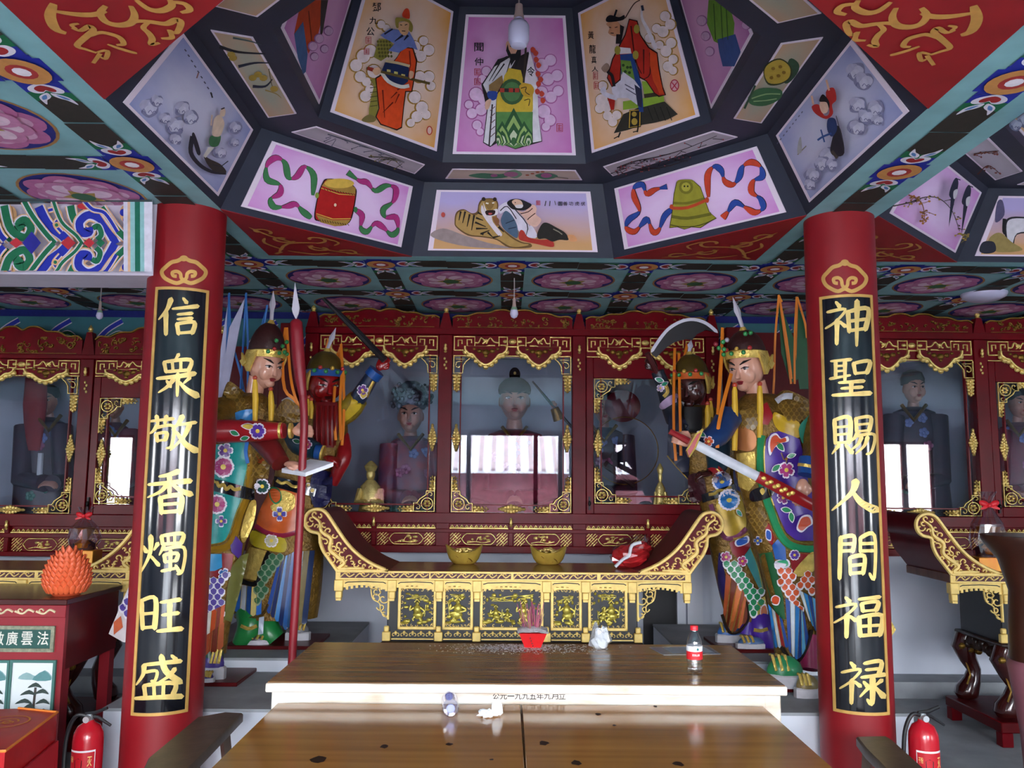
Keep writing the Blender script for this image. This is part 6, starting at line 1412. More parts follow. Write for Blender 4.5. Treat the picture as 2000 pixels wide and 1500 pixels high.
def tassel(S, x, y0, y1, w, dy, Y=None):
    b = B(); Y = S.Y+dy; b.ell(atY(x, y0, Y), w*.8*m_per_px(Y), 8, 6); b.build('tassel_bead', lac('b8402a'), S.t)
    b = B(); b.tube([atY(x, y0+3, Y), atY(x, y0+12, Y), atY(x+1, (y0+y1)/2, Y), atY(x, y1, Y)], [w*.5*m_per_px(Y), w*.85*m_per_px(Y), w*m_per_px(Y), w*.8*m_per_px(Y)], 8); b.build('tassel', YTS, S.t)
def ribbon(S, m, pts, w, name='ribbon'):
    b = B(); q = smoothline(pts, 3); b.tube([atY(x, y, S.Y+d) for x, y, d in q], w*.5*m_per_px(S.Y), 6, True, .35); b.build(name, m, S.t)
def shoe(S, xl, xr, yt, yb, dy, col, zfloor, sg=1):
    """boot sole and toe: xl..xr in px, toe towards sg"""
    Y = S.Y+dy; a = atY(xl, yb, Y); c = atY(xr, yb, Y); h = atY(xl, yt, Y).z-zfloor; L_ = c.x-a.x; cx = (a.x+c.x)/2
    b = B(); P = [(-.5, .3), (-.48, -.3), (-.2, -.42), (.2, -.42), (.48, -.28), (.52, 0), (.48, .3), (0, .42)]
    pts = [V((cx+sg*u*L_, Y+v*L_*.62, zfloor)) for u, v in P]; b.prism(pts, (0, 0, h*.42), bev=.15); S.add(b, 'shoe_sole', lac('cfccd2'))
    b = B(); b.ell((cx-sg*L_*.04, Y, zfloor+h*.46), (L_*.47, L_*.26, h*.52), 14, 9)
    for v in b.v: v.z = max(v.z, zfloor+h*.4)
    up = S.add(b, 'shoe_upper', lac(col))
    b = B()
    for k in (-1, 0, 1): b.tube([V((cx+sg*L_*(.1+.16*k), Y-L_*.25, zfloor+h*.55)), V((cx+sg*L_*(.14+.16*k), Y-L_*.08, zfloor+h*.99)), V((cx+sg*L_*(.14+.16*k), Y+L_*.1, zfloor+h*.97))], .009, 6)
    b.build('shoe_gilding', GLEAF, up)
def plinth(S, x0, x1, dy0, dy1, z):
    b = B(); a = atY(x0, 1280, S.Y).x; c = atY(x1, 1280, S.Y).x; b.bx(a, c, S.Y+dy0, S.Y+dy1, z, z+.022, bev=.003); b.build('plinth_board', DRED, S.t)
def flagpole(S, m1, m2, tip, base, dy, tri, rib):
    b = B(); b.tube([atY(*base, S.Y+dy), atY(*tip, S.Y+dy)], .007, 6); b.build('flag_pole', m2, S.t)
    b = B(); b.prism([atY(x, y, S.Y+dy+.01) for x, y in tri], (0, .006, 0)); b.build('flag', m1, S.t, smooth=None)
    for r in rib: ribbon(S, m2, [(x, y, dy-.01) for x, y in r], 5, 'flag_ribbon')
# ------------------------------------------------------------------ pale-faced guardian with halberd
S = Statue('pale-faced guardian statue in teal robe gripping a tall red halberd pole', 455, 4.95, PLZ)
zf_ = PLZ+.022; plinth(S, 392, 482, -.16, .3, PLZ)
S.body('body', BRZ, [(768, 478, 512), (785, 446, 532), (815, 430, 540), (860, 420, 530), (920, 414, 506), (960, 408, 498), (1010, 400, 490), (1070, 394, 477), (1150, 385, 464), (1220, 378, 450), (1275, 380, 442)], .62)
S.limb('neck', FLESH, [(496, 775, .02, 17), (503, 735, 0, 16)])
hc = atY(519, 716, 4.95); RX, RZ = 30*m_per_px(4.95), 44*m_per_px(4.95); face_parts(S.t, hc, RX, RX*1.1, RZ, FLESH, .85, '16100e', '8a2c30', ears=False, pitch=PIT)
helmet(S, hc, RX, RZ, .85, mat('maroon_cap', '33110f', rough=.5, bump=.3, bscale=50), GLEAF, atY(534, 568, 5.0), 5, tall=2.0)
for cx, cy in ((540, 665), (552, 676), (560, 668), (556, 688)): b = B(); b.ell(atY(cx, cy, 4.8), .013, 8, 6); b.build('bead', lac('2f8a4a'), S.t)
for pts in ([(497, 772), (480, 768), (450, 745), (438, 760), (430, 800), (445, 818), (480, 815)], [(555, 780), (540, 800), (538, 822), (590, 824), (588, 800), (570, 783)]): S.patch('shoulder_guard', BRZ, pts, .012, 3, 14, .03, solid=True)
S.scales([(446, 752), (474, 770), (478, 812), (446, 816), (432, 800)], '6e521e', 9, .016, '967634', 'scale_mail')
S.scales([(545, 800), (560, 785), (585, 800), (588, 822), (542, 822)], '6e521e', 9, .016, '967634', 'scale_mail')
S.patch('chest_plate', BRZ, [(500, 785), (540, 790), (534, 860), (524, 935), (486, 934), (486, 860)], .012, 0, 14, solid=True)
S.cloud([(498, 870), (520, 868), (526, 885), (512, 905), (500, 898)], 'b84a24', 'b84a24', .02)
S.patch('blue_collar', lac('2f7fc0'), [(420, 838), (436, 818), (470, 802), (496, 800), (502, 812), (494, 826), (470, 818), (448, 832), (428, 848)], .03, 3, 12, .03)
TEALR = lac('2a9a96')
S.patch('teal_robe', TEALR, [(400, 858), (484, 860), (486, 905), (480, 940), (474, 975), (463, 1002), (450, 1042), (434, 1060), (395, 1064)], .022, 0, 14, solid=True)
S.line('robe_trim', mat('ochre_trim', 'a07820', rough=.35, noise=.2), [(489, 862), (491, 905), (486, 945), (480, 978), (468, 1008), (456, 1050), (438, 1070), (398, 1074)], 13, .028)
S.line('robe_piping', GLEAF, [(482, 862), (484, 905), (478, 942), (472, 976), (461, 1003), (448, 1043), (433, 1060), (398, 1065)], 3, .03)
for x, y, r, c, n in ((440, 880, 16, '6a3a8a', 5), (436, 912, 22, 'b03a78', 7), (424, 985, 20, 'b03a78', 7), (432, 1018, 12, '6a4a9a', 4)): S.flower(x, y, r, c, n, .03)
S.patch('belt', BLACKL, [(408, 934), (440, 940), (470, 948), (497, 956), (497, 978), (466, 972), (438, 964), (408, 957)], .036, 0, 14, .025, solid=True)
S.line('belt_gilding', GLEAF, [(412, 944), (422, 940), (428, 950), (436, 946), (442, 956), (450, 950), (458, 956), (470, 954)], 7, .012)
S.scales([(490, 865), (526, 865), (520, 930), (490, 930)], '6e521e', 9, .016, '967634', 'scale_mail')
S.patch('brocade_sash', GLEAF, [(486, 985), (500, 978), (498, 1010), (488, 1040), (476, 1060), (470, 1040)], .03, 3, 14)
S.flower(512, 950, 16, '1c4a44', 6, .02); S.patch('purple_flap', lac('4a2c80'), [(460, 1046), (474, 1062), (470, 1095), (452, 1078), (449, 1060)], .02, 0, 14)
S.patch('blue_cuff', lac('3a98cc'), [(398, 1082), (433, 1082), (434, 1108), (420, 1115), (396, 1116)], .018, 0, 14); S.patch('red_panel', lac('8a1c24'), [(434, 1080), (456, 1082), (452, 1112), (430, 1128), (398, 1126), (398, 1118), (432, 1112)], .014, 0, 14)
S.scales([(408, 1128), (440, 1122), (436, 1200), (400, 1215), (395, 1140)], '5a4a9c', 13, .02); S.flower(438, 1122, 13, '2f6ab0', 5, .024); S.flower(408, 1140, 12, '2f6ab0', 5, .024)
S.patch('olive_panel', lac('6a6a34'), [(452, 1108), (470, 1085), (486, 1080), (470, 1150), (452, 1215), (438, 1210), (444, 1150)], .02, 0, 14)
S.stripes([(388, 1205), (420, 1190), (440, 1180)], [(385, 1262), (412, 1275), (436, 1215)], ['c8542c', 'd8d0c8', 'c8542c', '8a3020', 'd0643c'], .024)
S.stripes([(404, 1240), (438, 1215)], [(398, 1290), (436, 1262)], ['a8482c', '7a2c1c', 'c06038'], .03)
# the skirt flap that shows on the far side of the column
b = B(); P = [atY(x, y, 4.85) for x, y in ((300, 1090), (262, 1122), (243, 1165), (226, 1205), (212, 1238), (240, 1254), (290, 1262), (330, 1200))]; b.prism(P, (0, .05, 0), bev=.2); S.add(b, 'skirt_flap', lac('d8d0d0'))
S.scales([(262, 1128), (300, 1110), (300, 1205), (232, 1200)], '5a4a9c', 14, .006); S.patch('skirt_hem', lac('d0643c'), [(222, 1215), (236, 1203), (240, 1225), (222, 1240)], .006, 0, 20, .01)
S.limb('robe_tail', BRZ, [(420, 1040, .1, 46), (350, 1120, .05, 50), (300, 1180, -.04, 46)])
S.limb('upper_arm', BRZ, [(440, 800, -.06, 32), (428, 830, -.16, 30), (432, 846, -.22, 26)])
S.limb('sleeve', lac('a01c24'), [(428, 842, -.22, 24), (470, 842, -.26, 22), (520, 842, -.28, 19), (556, 841, -.29, 15)])
S.flower(503, 842, 17, '5a3a9a', 6, .01); S.leaf(458, 846, 11, .4); S.leaf(478, 856, 10, -.2); S.cloud([(470, 832), (484, 826), (498, 832), (486, 840)], 'd8b850', off=.01)
for x, w in ((546, 16.5), (566, 15.5)): S.limb('cuff_ring', GLEAF, [(x, 841, -.29, w), (x+5, 841, -.29, w)])
b = B(); hand(b, atY(572, 841, 4.66), (1, 0, 0), (0, -1, .1), .085, 1.5, -1); S.hand(b, FLESH)
S.limb('left_sleeve', lac('6a1c1c'), [(500, 840, -.1, 26), (530, 880, -.22, 22), (548, 905, -.28, 18)])
b = B(); hand(b, atY(556, 906, 4.64), (1, -.1, -.05), (0, -.3, 1), .09, .5, 1); S.hand(b, FLESH)
b = B(); b.prism([atY(550, 923, 4.62), atY(596, 931, 4.56), atY(651, 911, 4.62), atY(606, 904, 4.7)], (0, 0, .022)); S.add(b, 'white_tablet', lac('c9ccd4'))
for x, a, c in ((498, 738, 822), (529, 760, 822)): tassel(S, x, a, c, 6, -.16)
BLUR = mat('blue_flag_ribbon', '2c6cb4', rough=.5); WFLAG = mat('pale_flag_cloth', 'b8b8d4', rough=.6, noise=.1)
flagpole(S, WFLAG, BLUR, (448, 572), (440, 760), .25, [(446, 585), (422, 740), (424, 815), (440, 800)], [[(447, 575), (452, 660), (470, 730), (482, 800)]])
flagpole(S, WFLAG, BLUR, (481, 572), (470, 760), .22, [(479, 580), (448, 640), (425, 800), (445, 760)], [[(480, 575), (484, 660), (484, 740), (484, 810)]])
flagpole(S, lac('2f6ab0'), BLUR, (522, 596), (505, 700), .26, [(520, 600), (508, 640), (500, 660), (512, 660)], [])
ribbon(S, ORB, [(558, 640, .1), (552, 700, .05), (556, 760, .0), (575, 780, .0), (588, 800, .0)], 7); ribbon(S, ORB, [(560, 640, .1), (566, 720, .05), (572, 760, .0), (582, 790, 0)], 6)
ribbon(S, BLUR, [(486, 850, -.2), (480, 880, -.15), (484, 905, -.15)], 8)
for x0, x1, yt, yb, dy, z in ((395, 441, 1268, 1302, -.06, zf_), (385, 418, 1312, 1350, -.14, zf_)):
    shoe(S, x0, x1, yt, yb, dy, '4a3a8a', z, 1)
S.limb('boot', lac('2f5a4a'), [(415, 1240, 0, 22), (418, 1290, -.04, 18)])
# red halberd pole
t = thing('halberd', 'tall red halberd with white blade held by the pale teal-robed statue', 'polearm', (atY(570, 1287, 4.62).x, 4.62, PLZ))
pt = [atY(x, y, 4.6) for x, y in smoothline([(570, 1290), (584, 1050), (591, 900), (594, 830), (592, 780), (588, 745)], 4)]; pt[0].z = PLZ+.002
b = B(); b.tube(pt, .022, 10); b.build('pole', mat('pole_red', '8a1c28', rough=.35), t)
b = B(); b.tube([atY(591, 772, 4.6), atY(587, 742, 4.6), atY(583, 700, 4.6), atY(579.5, 650, 4.6), atY(578.5, 630, 4.6), atY(578, 624, 4.6)], [.023, .031, .036, .036, .034, .018], 12); b.build('red_sleeve', mat('pole_red'), t)
b = B(); A = [atY(x, y, 4.6) for x, y in ((578, 624), (572, 612), (570, 604), (576, 552), (585, 602), (583, 612))]; b.prism(A, (0, .012, 0), bev=.3); b.build('blade', WSTEEL, t)
# ------------------------------------------------------------------ red-faced guardian
S = Statue('red-faced long-bearded guardian statue raising a black club', 560, 5.6, STZ); zf_ = STZ+.022; plinth(S, 455, 628, -.2, .25, STZ)
S.body('body', BRZ, [(790, 612, 655), (805, 556, 672), (840, 545, 680), (890, 540, 672), (935, 535, 640), (970, 520, 632), (1020, 500, 630), (1080, 480, 632), (1150, 465, 628), (1205, 458, 620)], .6)
S.limb('neck', REDF, [(638, 800, .02, 17), (638, 770, 0, 17)])
hc = atY(634, 752, 5.6); RX, RZ = 31*m_per_px(5.6), 42*m_per_px(5.6); face_parts(S.t, hc, RX, RX*1.1, RZ, REDF, .5, '100a0a', '4a0a0a', ears=False, pitch=PIT)
helmet(S, hc, RX, RZ, .5, mat('olive_gold_dome', '5c4a1c', rough=.35, metal=.4, noise=.3, nscale=15), lac('1c4f96'), atY(656, 640, 5.62), 7, False)
S.body('beard', mat('red_beard', '6a0c0e', rough=.4, noise=.3, nscale=20, stretch=(6, 6, .5)), [(786, 614, 660, -.13), (820, 612, 662, -.16), (850, 612, 660, -.16), (874, 618, 652, -.15)], .35)
for i, x in enumerate((618, 627, 636, 645, 654)): S.line('beard_strand', lac('7c1214'), [(x, 792), (x-1, 830), (x, 870)], 5, .012, 3)
S.patch('shoulder_guard', BRZ, [(538, 815), (556, 780), (575, 778), (592, 795), (590, 822), (560, 824)], .02, 3, 14, .03, solid=True)
S.scales([(542, 814), (558, 790), (580, 790), (588, 820), (560, 822)], '6e521e', 9, .01, '967634', 'scale_mail')
S.line('fur_collar', lac('d0ccc8'), [(552, 786), (566, 780), (578, 788)], 10, .03)
S.limb('raised_upper_arm', mat('yellow_brocade', '9a8420', rough=.4, noise=.4, nscale=20, col2='4a3814'), [(650, 815, 0, 26), (680, 800, -.06, 25), (700, 778, -.1, 20)])
S.patch('yellow_sleeve_edge', lac('c8a82c'), [(672, 825), (702, 800), (704, 785), (690, 770), (684, 790), (670, 812)], .012, 3, 14)
S.limb('raised_forearm', lac('1c2a44'), [(696, 782, -.1, 17), (716, 752, -.14, 16), (727, 734, -.16, 14)]); S.flower(708, 762, 12, '6a3a8a', 5, .012); S.line('sleeve_gilding', GLEAF, [(716, 776), (722, 760), (730, 745)], 6, .012); S.cloud([(702, 770), (712, 762), (718, 772), (708, 780)], 'd8b850', off=.012)
S.limb('cuff', lac('1c4f96'), [(726, 736, -.16, 17), (736, 724, -.17, 17)])
b = B(); hand(b, atY(738, 722, 5.43), (.5, 0, .8), (0, -1, 0), .085, 1.5, 1); S.hand(b, REDF)
b = B(); b.tube([atY(752, 704, 5.38), atY(690, 640, 5.38), atY(632, 583, 5.38)], [.022, .022, .012], 8); b.build('black_club', BLACKP, S.t)
S.limb('left_sleeve', lac('1c3a4a'), [(580, 845, -.1, 28), (590, 868, -.2, 24), (618, 880, -.25, 17)]); S.leaf(580, 862, 10, .3, '2f6a4a', .012); S.flower(600, 868, 10, 'b0406a', 5, .012)
S.limb('cuff', lac('1c4f96'), [(616, 882, -.25, 15), (628, 884, -.25, 15)]); S.limb('cuff_ring', GLEAF, [(628, 884, -.25, 15.5), (632, 885, -.25, 15.5)])
b = B(); hand(b, atY(632, 893, 5.34), (1, 0, -.15), (0, -.4, 1), .085, 1.4, 1); S.hand(b, REDF)
S.limb('red_drape', lac('8a1218'), [(672, 850, 0, 10), (672, 890, -.08, 15), (660, 920, -.08, 13), (650, 945, -.06, 10)])
S.patch('navy_fleece', mat('navy_curls', '1c1c4a', rough=.4, bump=.9, bscale=28), [(612, 925), (646, 922), (648, 960), (640, 985), (614, 990), (606, 960)], .02, 3, 14)
S.patch('orange_robe', lac('d86428'), [(530, 955), (560, 952), (586, 965), (584, 1000), (578, 1036), (540, 1044), (502, 1028), (508, 995), (520, 972)], .016, 3, 14, solid=True)
S.patch('gold_inlay', GLEAF, [(548, 958), (575, 968), (572, 995), (540, 1002), (528, 990), (540, 978)], .012, 3, 14); S.cloud([(527, 952), (545, 955), (550, 975), (538, 985), (527, 972)], 'd86428', '2f8a5a', .014, .8); S.flower(546, 1004, 15, '4a4aa8', 4, .014)
S.line('robe_fringe', lac('9a2444'), [(498, 1026), (520, 1040), (552, 1046), (584, 1038)], 9, .02); S.patch('yellow_skirt', lac('b8a424'), [(492, 1036), (520, 1046), (556, 1052), (556, 1078), (520, 1074), (490, 1062)], .01, 3, 14); S.flower(530, 1056, 14, 'c8c0a0', 6, .016)
S.patch('belt', BLACKL, [(536, 930), (580, 940), (618, 955), (614, 970), (576, 962), (534, 950)], .03, 0, 14, .025, solid=True); S.line('belt_gilding', GLEAF, [(540, 938), (550, 944), (560, 942), (572, 950), (582, 950)], 6, .01)
S.flower(602, 948, 5, 'd8b850', 6, .012); S.flower(610, 958, 5, 'd8b850', 6, .012)
S.patch('gold_scale_panel', GLEAF, [(488, 1068), (520, 1076), (510, 1104), (500, 1134), (468, 1128), (476, 1092)], .014, 0, 14)
S.line('dark_edge', BLACKP, [(526, 1078), (510, 1110), (498, 1140), (470, 1134)], 9, .02, 4)
S.scales([(525, 1085), (550, 1085), (530, 1130), (512, 1170), (505, 1190), (495, 1160), (505, 1130)], '3a6a4a', 13, .018, '8a9a80')
S.stripes([(545, 1092), (575, 1078)], [(520, 1190), (560, 1230)], ['2a4a90', '1c2c5a', '3a7ab8', '1c2c5a', '2a5a98'], .016); S.stripes([(572, 1078), (615, 1075)], [(556, 1225), (600, 1215)], ['2a4a70', '1c2c4a', '7a6a40', '2a3a60'], .012)
S.stripes([(462, 1140), (512, 1150)], [(458, 1200), (510, 1200)], ['2a6ac0', 'c8d0dc', '1c4a90', 'd8c880', '2a6ac0'], .016)
S.line('skirt_hem', BRZ, [(455, 1195), (480, 1206), (512, 1200), (524, 1180)], 6, .03)
S.limb('green_boot', lac('1f7a3c'), [(490, 1195, -.05, 28), (490, 1225, -.1, 26), (470, 1262, -.12, 18)]); S.limb('green_boot', lac('1f7a3c'), [(515, 1205, -.05, 22), (525, 1235, -.08, 24), (535, 1250, -.08, 22)])
S.line('boot_gilding', GLEAF, [(470, 1222), (486, 1228), (502, 1222)], 7, .014)
S.patch('white_sash', lac('b8c4d4'), [(506, 1206), (516, 1204), (514, 1238), (504, 1240)], .02, 0, 20)
shoe(S, 470, 528, 1236, 1268, -.12, '3a3434', zf_, 1); shoe(S, 558, 606, 1212, 1244, .02, '6a6a70', zf_, 1)
tassel(S, 603, 776, 812, 6, -.12); tassel(S, 608, 780, 818, 5, -.14)
for pts in ([(648, 660, .1), (640, 690, .05)], [(666, 672, .05), (668, 720, -.05), (664, 790, -.14), (666, 860, -.2)], [(660, 690, .05), (652, 790, -.14), (656, 860, -.2)], [(670, 720, -.05), (672, 800, -.14), (668, 870, -.2)]): ribbon(S, ORB, pts, 6)
b = B(); b.add([atY(x, y, 5.7) for x, y in ((640, 658), (630, 700), (648, 700))]+[atY(x, y, 5.71) for x, y in ((640, 658), (630, 700), (648, 700))], [(0, 1, 2), (5, 4, 3), (0, 3, 4, 1), (1, 4, 5, 2), (2, 5, 3, 0)]); b.build('flag', ORB, S.t)
b = B(); b.add([atY(x, y, 5.68) for x, y in ((667, 668), (654, 700), (672, 715))]+[atY(x, y, 5.69) for x, y in ((667, 668), (654, 700), (672, 715))], [(0, 1, 2), (5, 4, 3), (0, 3, 4, 1), (1, 4, 5, 2), (2, 5, 3, 0)]); b.build('flag', ORB, S.t)
# ------------------------------------------------------------------ pale-faced guardian drawing a sword
S = Statue('pale-faced guardian statue in purple flowered robe drawing a white sword from red scabbard', 1520, 4.95, PLZ); zf_ = PLZ+.022; plinth(S, 1478, 1590, -.2, .3, PLZ)
S.body('body', BRZ, [(770, 1456, 1512), (786, 1438, 1556), (820, 1426, 1582), (870, 1432, 1588), (930, 1438, 1590), (975, 1452, 1594), (1030, 1464, 1602), (1090, 1482, 1608), (1160, 1498, 1612), (1230, 1508, 1612), (1285, 1514, 1604)], .62)
S.limb('neck', FLESH, [(1482, 780, .02, 22), (1474, 745, 0, 20)])
hc = atY(1458, 720, 4.95); RX, RZ = 33*m_per_px(4.95), 48*m_per_px(4.95); face_parts(S.t, hc, RX, RX*1.1, RZ, FLESH, -.75, '16100e', '8a2430', ears=False, pitch=PIT)
helmet(S, hc, RX, RZ, -.75, mat('maroon_cap'), GLEAF, atY(1431, 580, 4.98), 6)
for cx, cy, c in ((1412, 668, '2f8a4a'), (1414, 682, '2f8a4a'), (1404, 680, '2f8a4a'), (1420, 664, '9a9aa8'), (1456, 652, '2f8a4a'), (1466, 650, '2f8a4a'), (1398, 672, '8a2030')): b = B(); b.ell(atY(cx, cy, 4.76), .014, 8, 6); b.build('bead', lac(c), S.t)
S.patch('shoulder_guard', BRZ, [(1512, 780), (1530, 762), (1560, 770), (1590, 790), (1594, 822), (1560, 826), (1528, 818), (1512, 800)], .014, 3, 14, .03, solid=True)
S.patch('shoulder_guard', BRZ, [(1406, 822), (1420, 796), (1440, 788), (1446, 808), (1430, 828), (1412, 836)], .014, 3, 14, .03, solid=True)
S.line('fur_collar', lac('c8c8d0'), [(1516, 784), (1532, 774), (1548, 774)], 12, .02)
S.scales([(1520, 790), (1556, 776), (1588, 796), (1590, 820), (1540, 820)], '6e521e', 9, .016, '967634', 'scale_mail')
S.scales([(1440, 800), (1480, 800), (1480, 835), (1440, 838)], '6e521e', 9, .016, '967634', 'scale_mail')
S.patch('red_collar', lac('9a1c24'), [(1484, 795), (1498, 785), (1510, 812), (1500, 830), (1486, 828)], .016, 0, 14)
S.patch('yellow_sleeve', lac('c8a020'), [(1512, 805), (1530, 812), (1560, 824), (1566, 850), (1545, 856), (1520, 840), (1510, 822)], .016, 3, 14); S.patch('yellow_sleeve', lac('c8a020'), [(1408, 835), (1430, 818), (1436, 836), (1430, 855), (1410, 856)], .016, 3, 14)
S.patch('breast_boss', mat('copper_boss', 'b07040', rough=.35, metal=.3), [(1432, 842), (1446, 832), (1462, 838), (1474, 846), (1478, 866), (1468, 880), (1450, 880), (1434, 872)], .018, 3, 14)
S.patch('gold_apron', GLEAF, [(1438, 886), (1474, 882), (1478, 940), (1462, 960), (1442, 950)], .012, 0, 14, solid=True)
S.patch('teal_sleeve', lac('2a8a72'), [(1560, 838), (1576, 815), (1596, 806), (1598, 868), (1572, 872)], .02, 3, 14)
b = B(); b.prism([atY(x, y, 4.9) for x, y in ((1660, 1150), (1715, 1190), (1738, 1208), (1750, 1230), (1738, 1248), (1690, 1252), (1650, 1230))], (0, .05, 0), bev=.2); S.add(b, 'skirt_flap', GLEAF); S.limb('robe_tail', BRZ, [(1590, 1080, .05, 40), (1640, 1150, .02, 40), (1690, 1210, 0, 32)])
PUR = lac('4c2c94')
S.patch('purple_robe', PUR, [(1492, 900), (1494, 862), (1506, 846), (1522, 842), (1545, 850), (1562, 858), (1572, 900), (1580, 950), (1598, 960), (1600, 1056), (1556, 1056), (1536, 1040), (1524, 1015), (1512, 985), (1500, 960)], .022, 0, 14, solid=True)
S.line('green_trim', lac('2a9a6a'), [(1488, 850), (1484, 880), (1486, 930), (1494, 966), (1506, 1000), (1520, 1036), (1540, 1062), (1570, 1072), (1600, 1072)], 14, .026); S.line('trim_piping', GLEAF, [(1497, 850), (1492, 880), (1494, 928), (1503, 965), (1514, 995), (1527, 1030), (1546, 1052), (1572, 1060), (1600, 1060)], 3.5, .03); S.line('trim_piping', GLEAF, [(1478, 860), (1477, 930), (1486, 968), (1498, 1004), (1513, 1042), (1536, 1070), (1568, 1081), (1600, 1081)], 3, .03)
S.cloud([(1500, 872), (1504, 852), (1516, 846), (1526, 856), (1538, 852), (1540, 862), (1524, 866), (1512, 876), (1504, 890)], 'd0502c', off=.03); S.leaf(1524, 872, 13, .9, '2f8a5a', .03); S.leaf(1546, 890, 10, -.3, '2f8a5a', .03); S.leaf(1516, 914, 12, -.7, '2f8a5a', .03); S.flower(1536, 918, 17, 'b03a80', 5, .03, .4); S.line('flower_stem', GLEAF, [(1526, 884), (1532, 898), (1540, 888), (1532, 912)], 3, .03)
S.cloud([(1558, 1022), (1566, 1008), (1582, 1006), (1588, 1022), (1578, 1030), (1566, 1040), (1556, 1034)], 'd0502c', off=.03); S.leaf(1536, 996, 12, .2, '2f8a5a', .03); S.leaf(1546, 1010, 12, 1.4, '2f8a5a', .03); S.flower(1530, 972, 14, '8a3a80', 5, .03)
S.patch('belt', BLACKL, [(1466, 960), (1490, 950), (1512, 952), (1508, 968), (1484, 978), (1466, 978)], .03, 3, 14, .02, solid=True); S.cloud([(1484, 958), (1490, 953), (1494, 960), (1489, 967)], 'd8b850', 'd8b850', .012)
S.patch('centre_tabard', BRZ, [(1452, 975), (1492, 985), (1504, 1020), (1514, 1050), (1506, 1082), (1482, 1085), (1470, 1050), (1458, 1010)], .016, 0, 14, solid=True)
S.scales([(1458, 985), (1490, 990), (1500, 1020), (1490, 1050), (1468, 1030)], '6e521e', 9, .016, '967634', 'scale_mail')
S.patch('red_square', lac('9a1c24'), [(1496, 1018), (1508, 1030), (1516, 1052), (1508, 1066), (1494, 1050)], .012, 0, 14); S.cloud([(1496, 1034), (1506, 1038), (1506, 1056), (1496, 1052)], '2f5ab0', off=.016); S.flower(1480, 1056, 9, '2f5ab0', 4, .014)
S.patch('green_tabard', lac('1f5a34'), [(1482, 1082), (1508, 1078), (1518, 1120), (1530, 1170), (1534, 1210), (1518, 1206), (1504, 1170), (1494, 1130)], .02, 0, 14, solid=True); S.patch('tabard_border', BRZ, [(1482, 1084), (1494, 1082), (1508, 1140), (1516, 1168), (1506, 1166), (1494, 1128)], .008, 0, 14); S.cloud([(1506, 1168), (1514, 1162), (1524, 1168), (1520, 1182), (1508, 1180)], 'd0502c', off=.012)
S.patch('blue_apron', lac('1f5aa8'), [(1508, 1065), (1520, 1052), (1534, 1070), (1536, 1095), (1514, 1092)], .02, 0, 14); S.cloud([(1514, 1096), (1538, 1092), (1542, 1106), (1516, 1112)], '2a9a6a', off=.02)
S.scales([(1518, 1112), (1542, 1108), (1562, 1170), (1566, 1196), (1545, 1180), (1530, 1160)], 'd0582c', 13, .02); S.scales([(1556, 1125), (1580, 1120), (1592, 1145), (1600, 1160), (1566, 1152)], 'd0582c', 13, .022)
S.patch('red_gold_apron', lac('8a1c24'), [(1542, 1078), (1592, 1080), (1598, 1110), (1570, 1128), (1548, 1122)], .018, 0, 14); S.flower(1552, 1084, 11, '5a3a9a', 6, .024); S.patch('gold_fringe', GLEAF, [(1572, 1090), (1590, 1078), (1594, 1110), (1566, 1126), (1550, 1118)], .022, 3, 14)
S.stripes([(1534, 1168), (1562, 1188), (1570, 1196)], [(1540, 1268), (1558, 1290), (1582, 1258)], ['1f4a98', 'c8d4e0', '2a7ac0', '1c3a7a', '5aa8d8', '1f4a98'], .024)
S.stripes([(1560, 1152), (1604, 1176)], [(1578, 1205), (1606, 1250)], ['c8d4e0', '2a8ad0', '1f4a98', '5aa8d8', '1c3a7a'], .026)
S.stripes([(1500, 1180), (1528, 1210)], [(1512, 1262), (1540, 1262)], ['2a7ac0', 'c8d4e0', '8a1c24', '1f4a98'], .026)
S.line('skirt_hem', mat('dark_fur_hem', '2c2018', rough=.6), [(1526, 1262), (1544, 1290), (1562, 1288), (1576, 1268), (1584, 1230)], 9, .045)
# arm reaching to the hilt
S.limb('right_sleeve', lac('1c3a6a'), [(1424, 815, -.08, 26), (1400, 850, -.2, 24), (1372, 862, -.26, 17)]); S.flower(1384, 862, 11, 'c8502c', 5, .012); S.leaf(1370, 848, 11, .5, '2a9a7a', .012)
b = B(); hand(b, atY(1352, 866, 4.67), (-.9, 0, .35), (0, -1, 0), .088, 1.5, 1); S.hand(b, FLESH)
S.limb('left_sleeve', BRZ, [(1578, 820, -.04, 24), (1590, 870, -.14, 22), (1585, 905, -.22, 19)]); S.limb('cuff', lac('1f4f98'), [(1580, 896, -.22, 19), (1575, 928, -.24, 17)]); S.limb('cuff_ring', GLEAF, [(1578, 908, -.235, 19.5), (1577, 914, -.235, 19.5)])
b = B(); hand(b, atY(1570, 936, 4.69), (-.25, -.1, -1), (0, -1, .1), .09, .5, -1); S.hand(b, FLESH)
for x, a, c in ((1435, 752, 880), (1484, 750, 855)): tassel(S, x, a, c, 6.5, -.14)
GFLAG = mat('green_flag_cloth', '14502c', rough=.45, noise=.25, nscale=8)
flagpole(S, GFLAG, ORB, (1522, 578), (1545, 750), .22, [(1520, 585), (1550, 660), (1560, 740), (1544, 748), (1526, 690)], [[(1521, 578), (1514, 660), (1512, 740), (1508, 800), (1507, 850)], [(1522, 580), (1536, 660), (1546, 740)], [(1520, 576), (1527, 590)]])
flagpole(S, GFLAG, ORB, (1557, 580), (1552, 750), .24, [(1556, 590), (1574, 640), (1586, 760), (1562, 760), (1554, 700)], [[(1556, 580), (1552, 660), (1552, 745)], [(1557, 580), (1572, 630), (1576, 660)]])
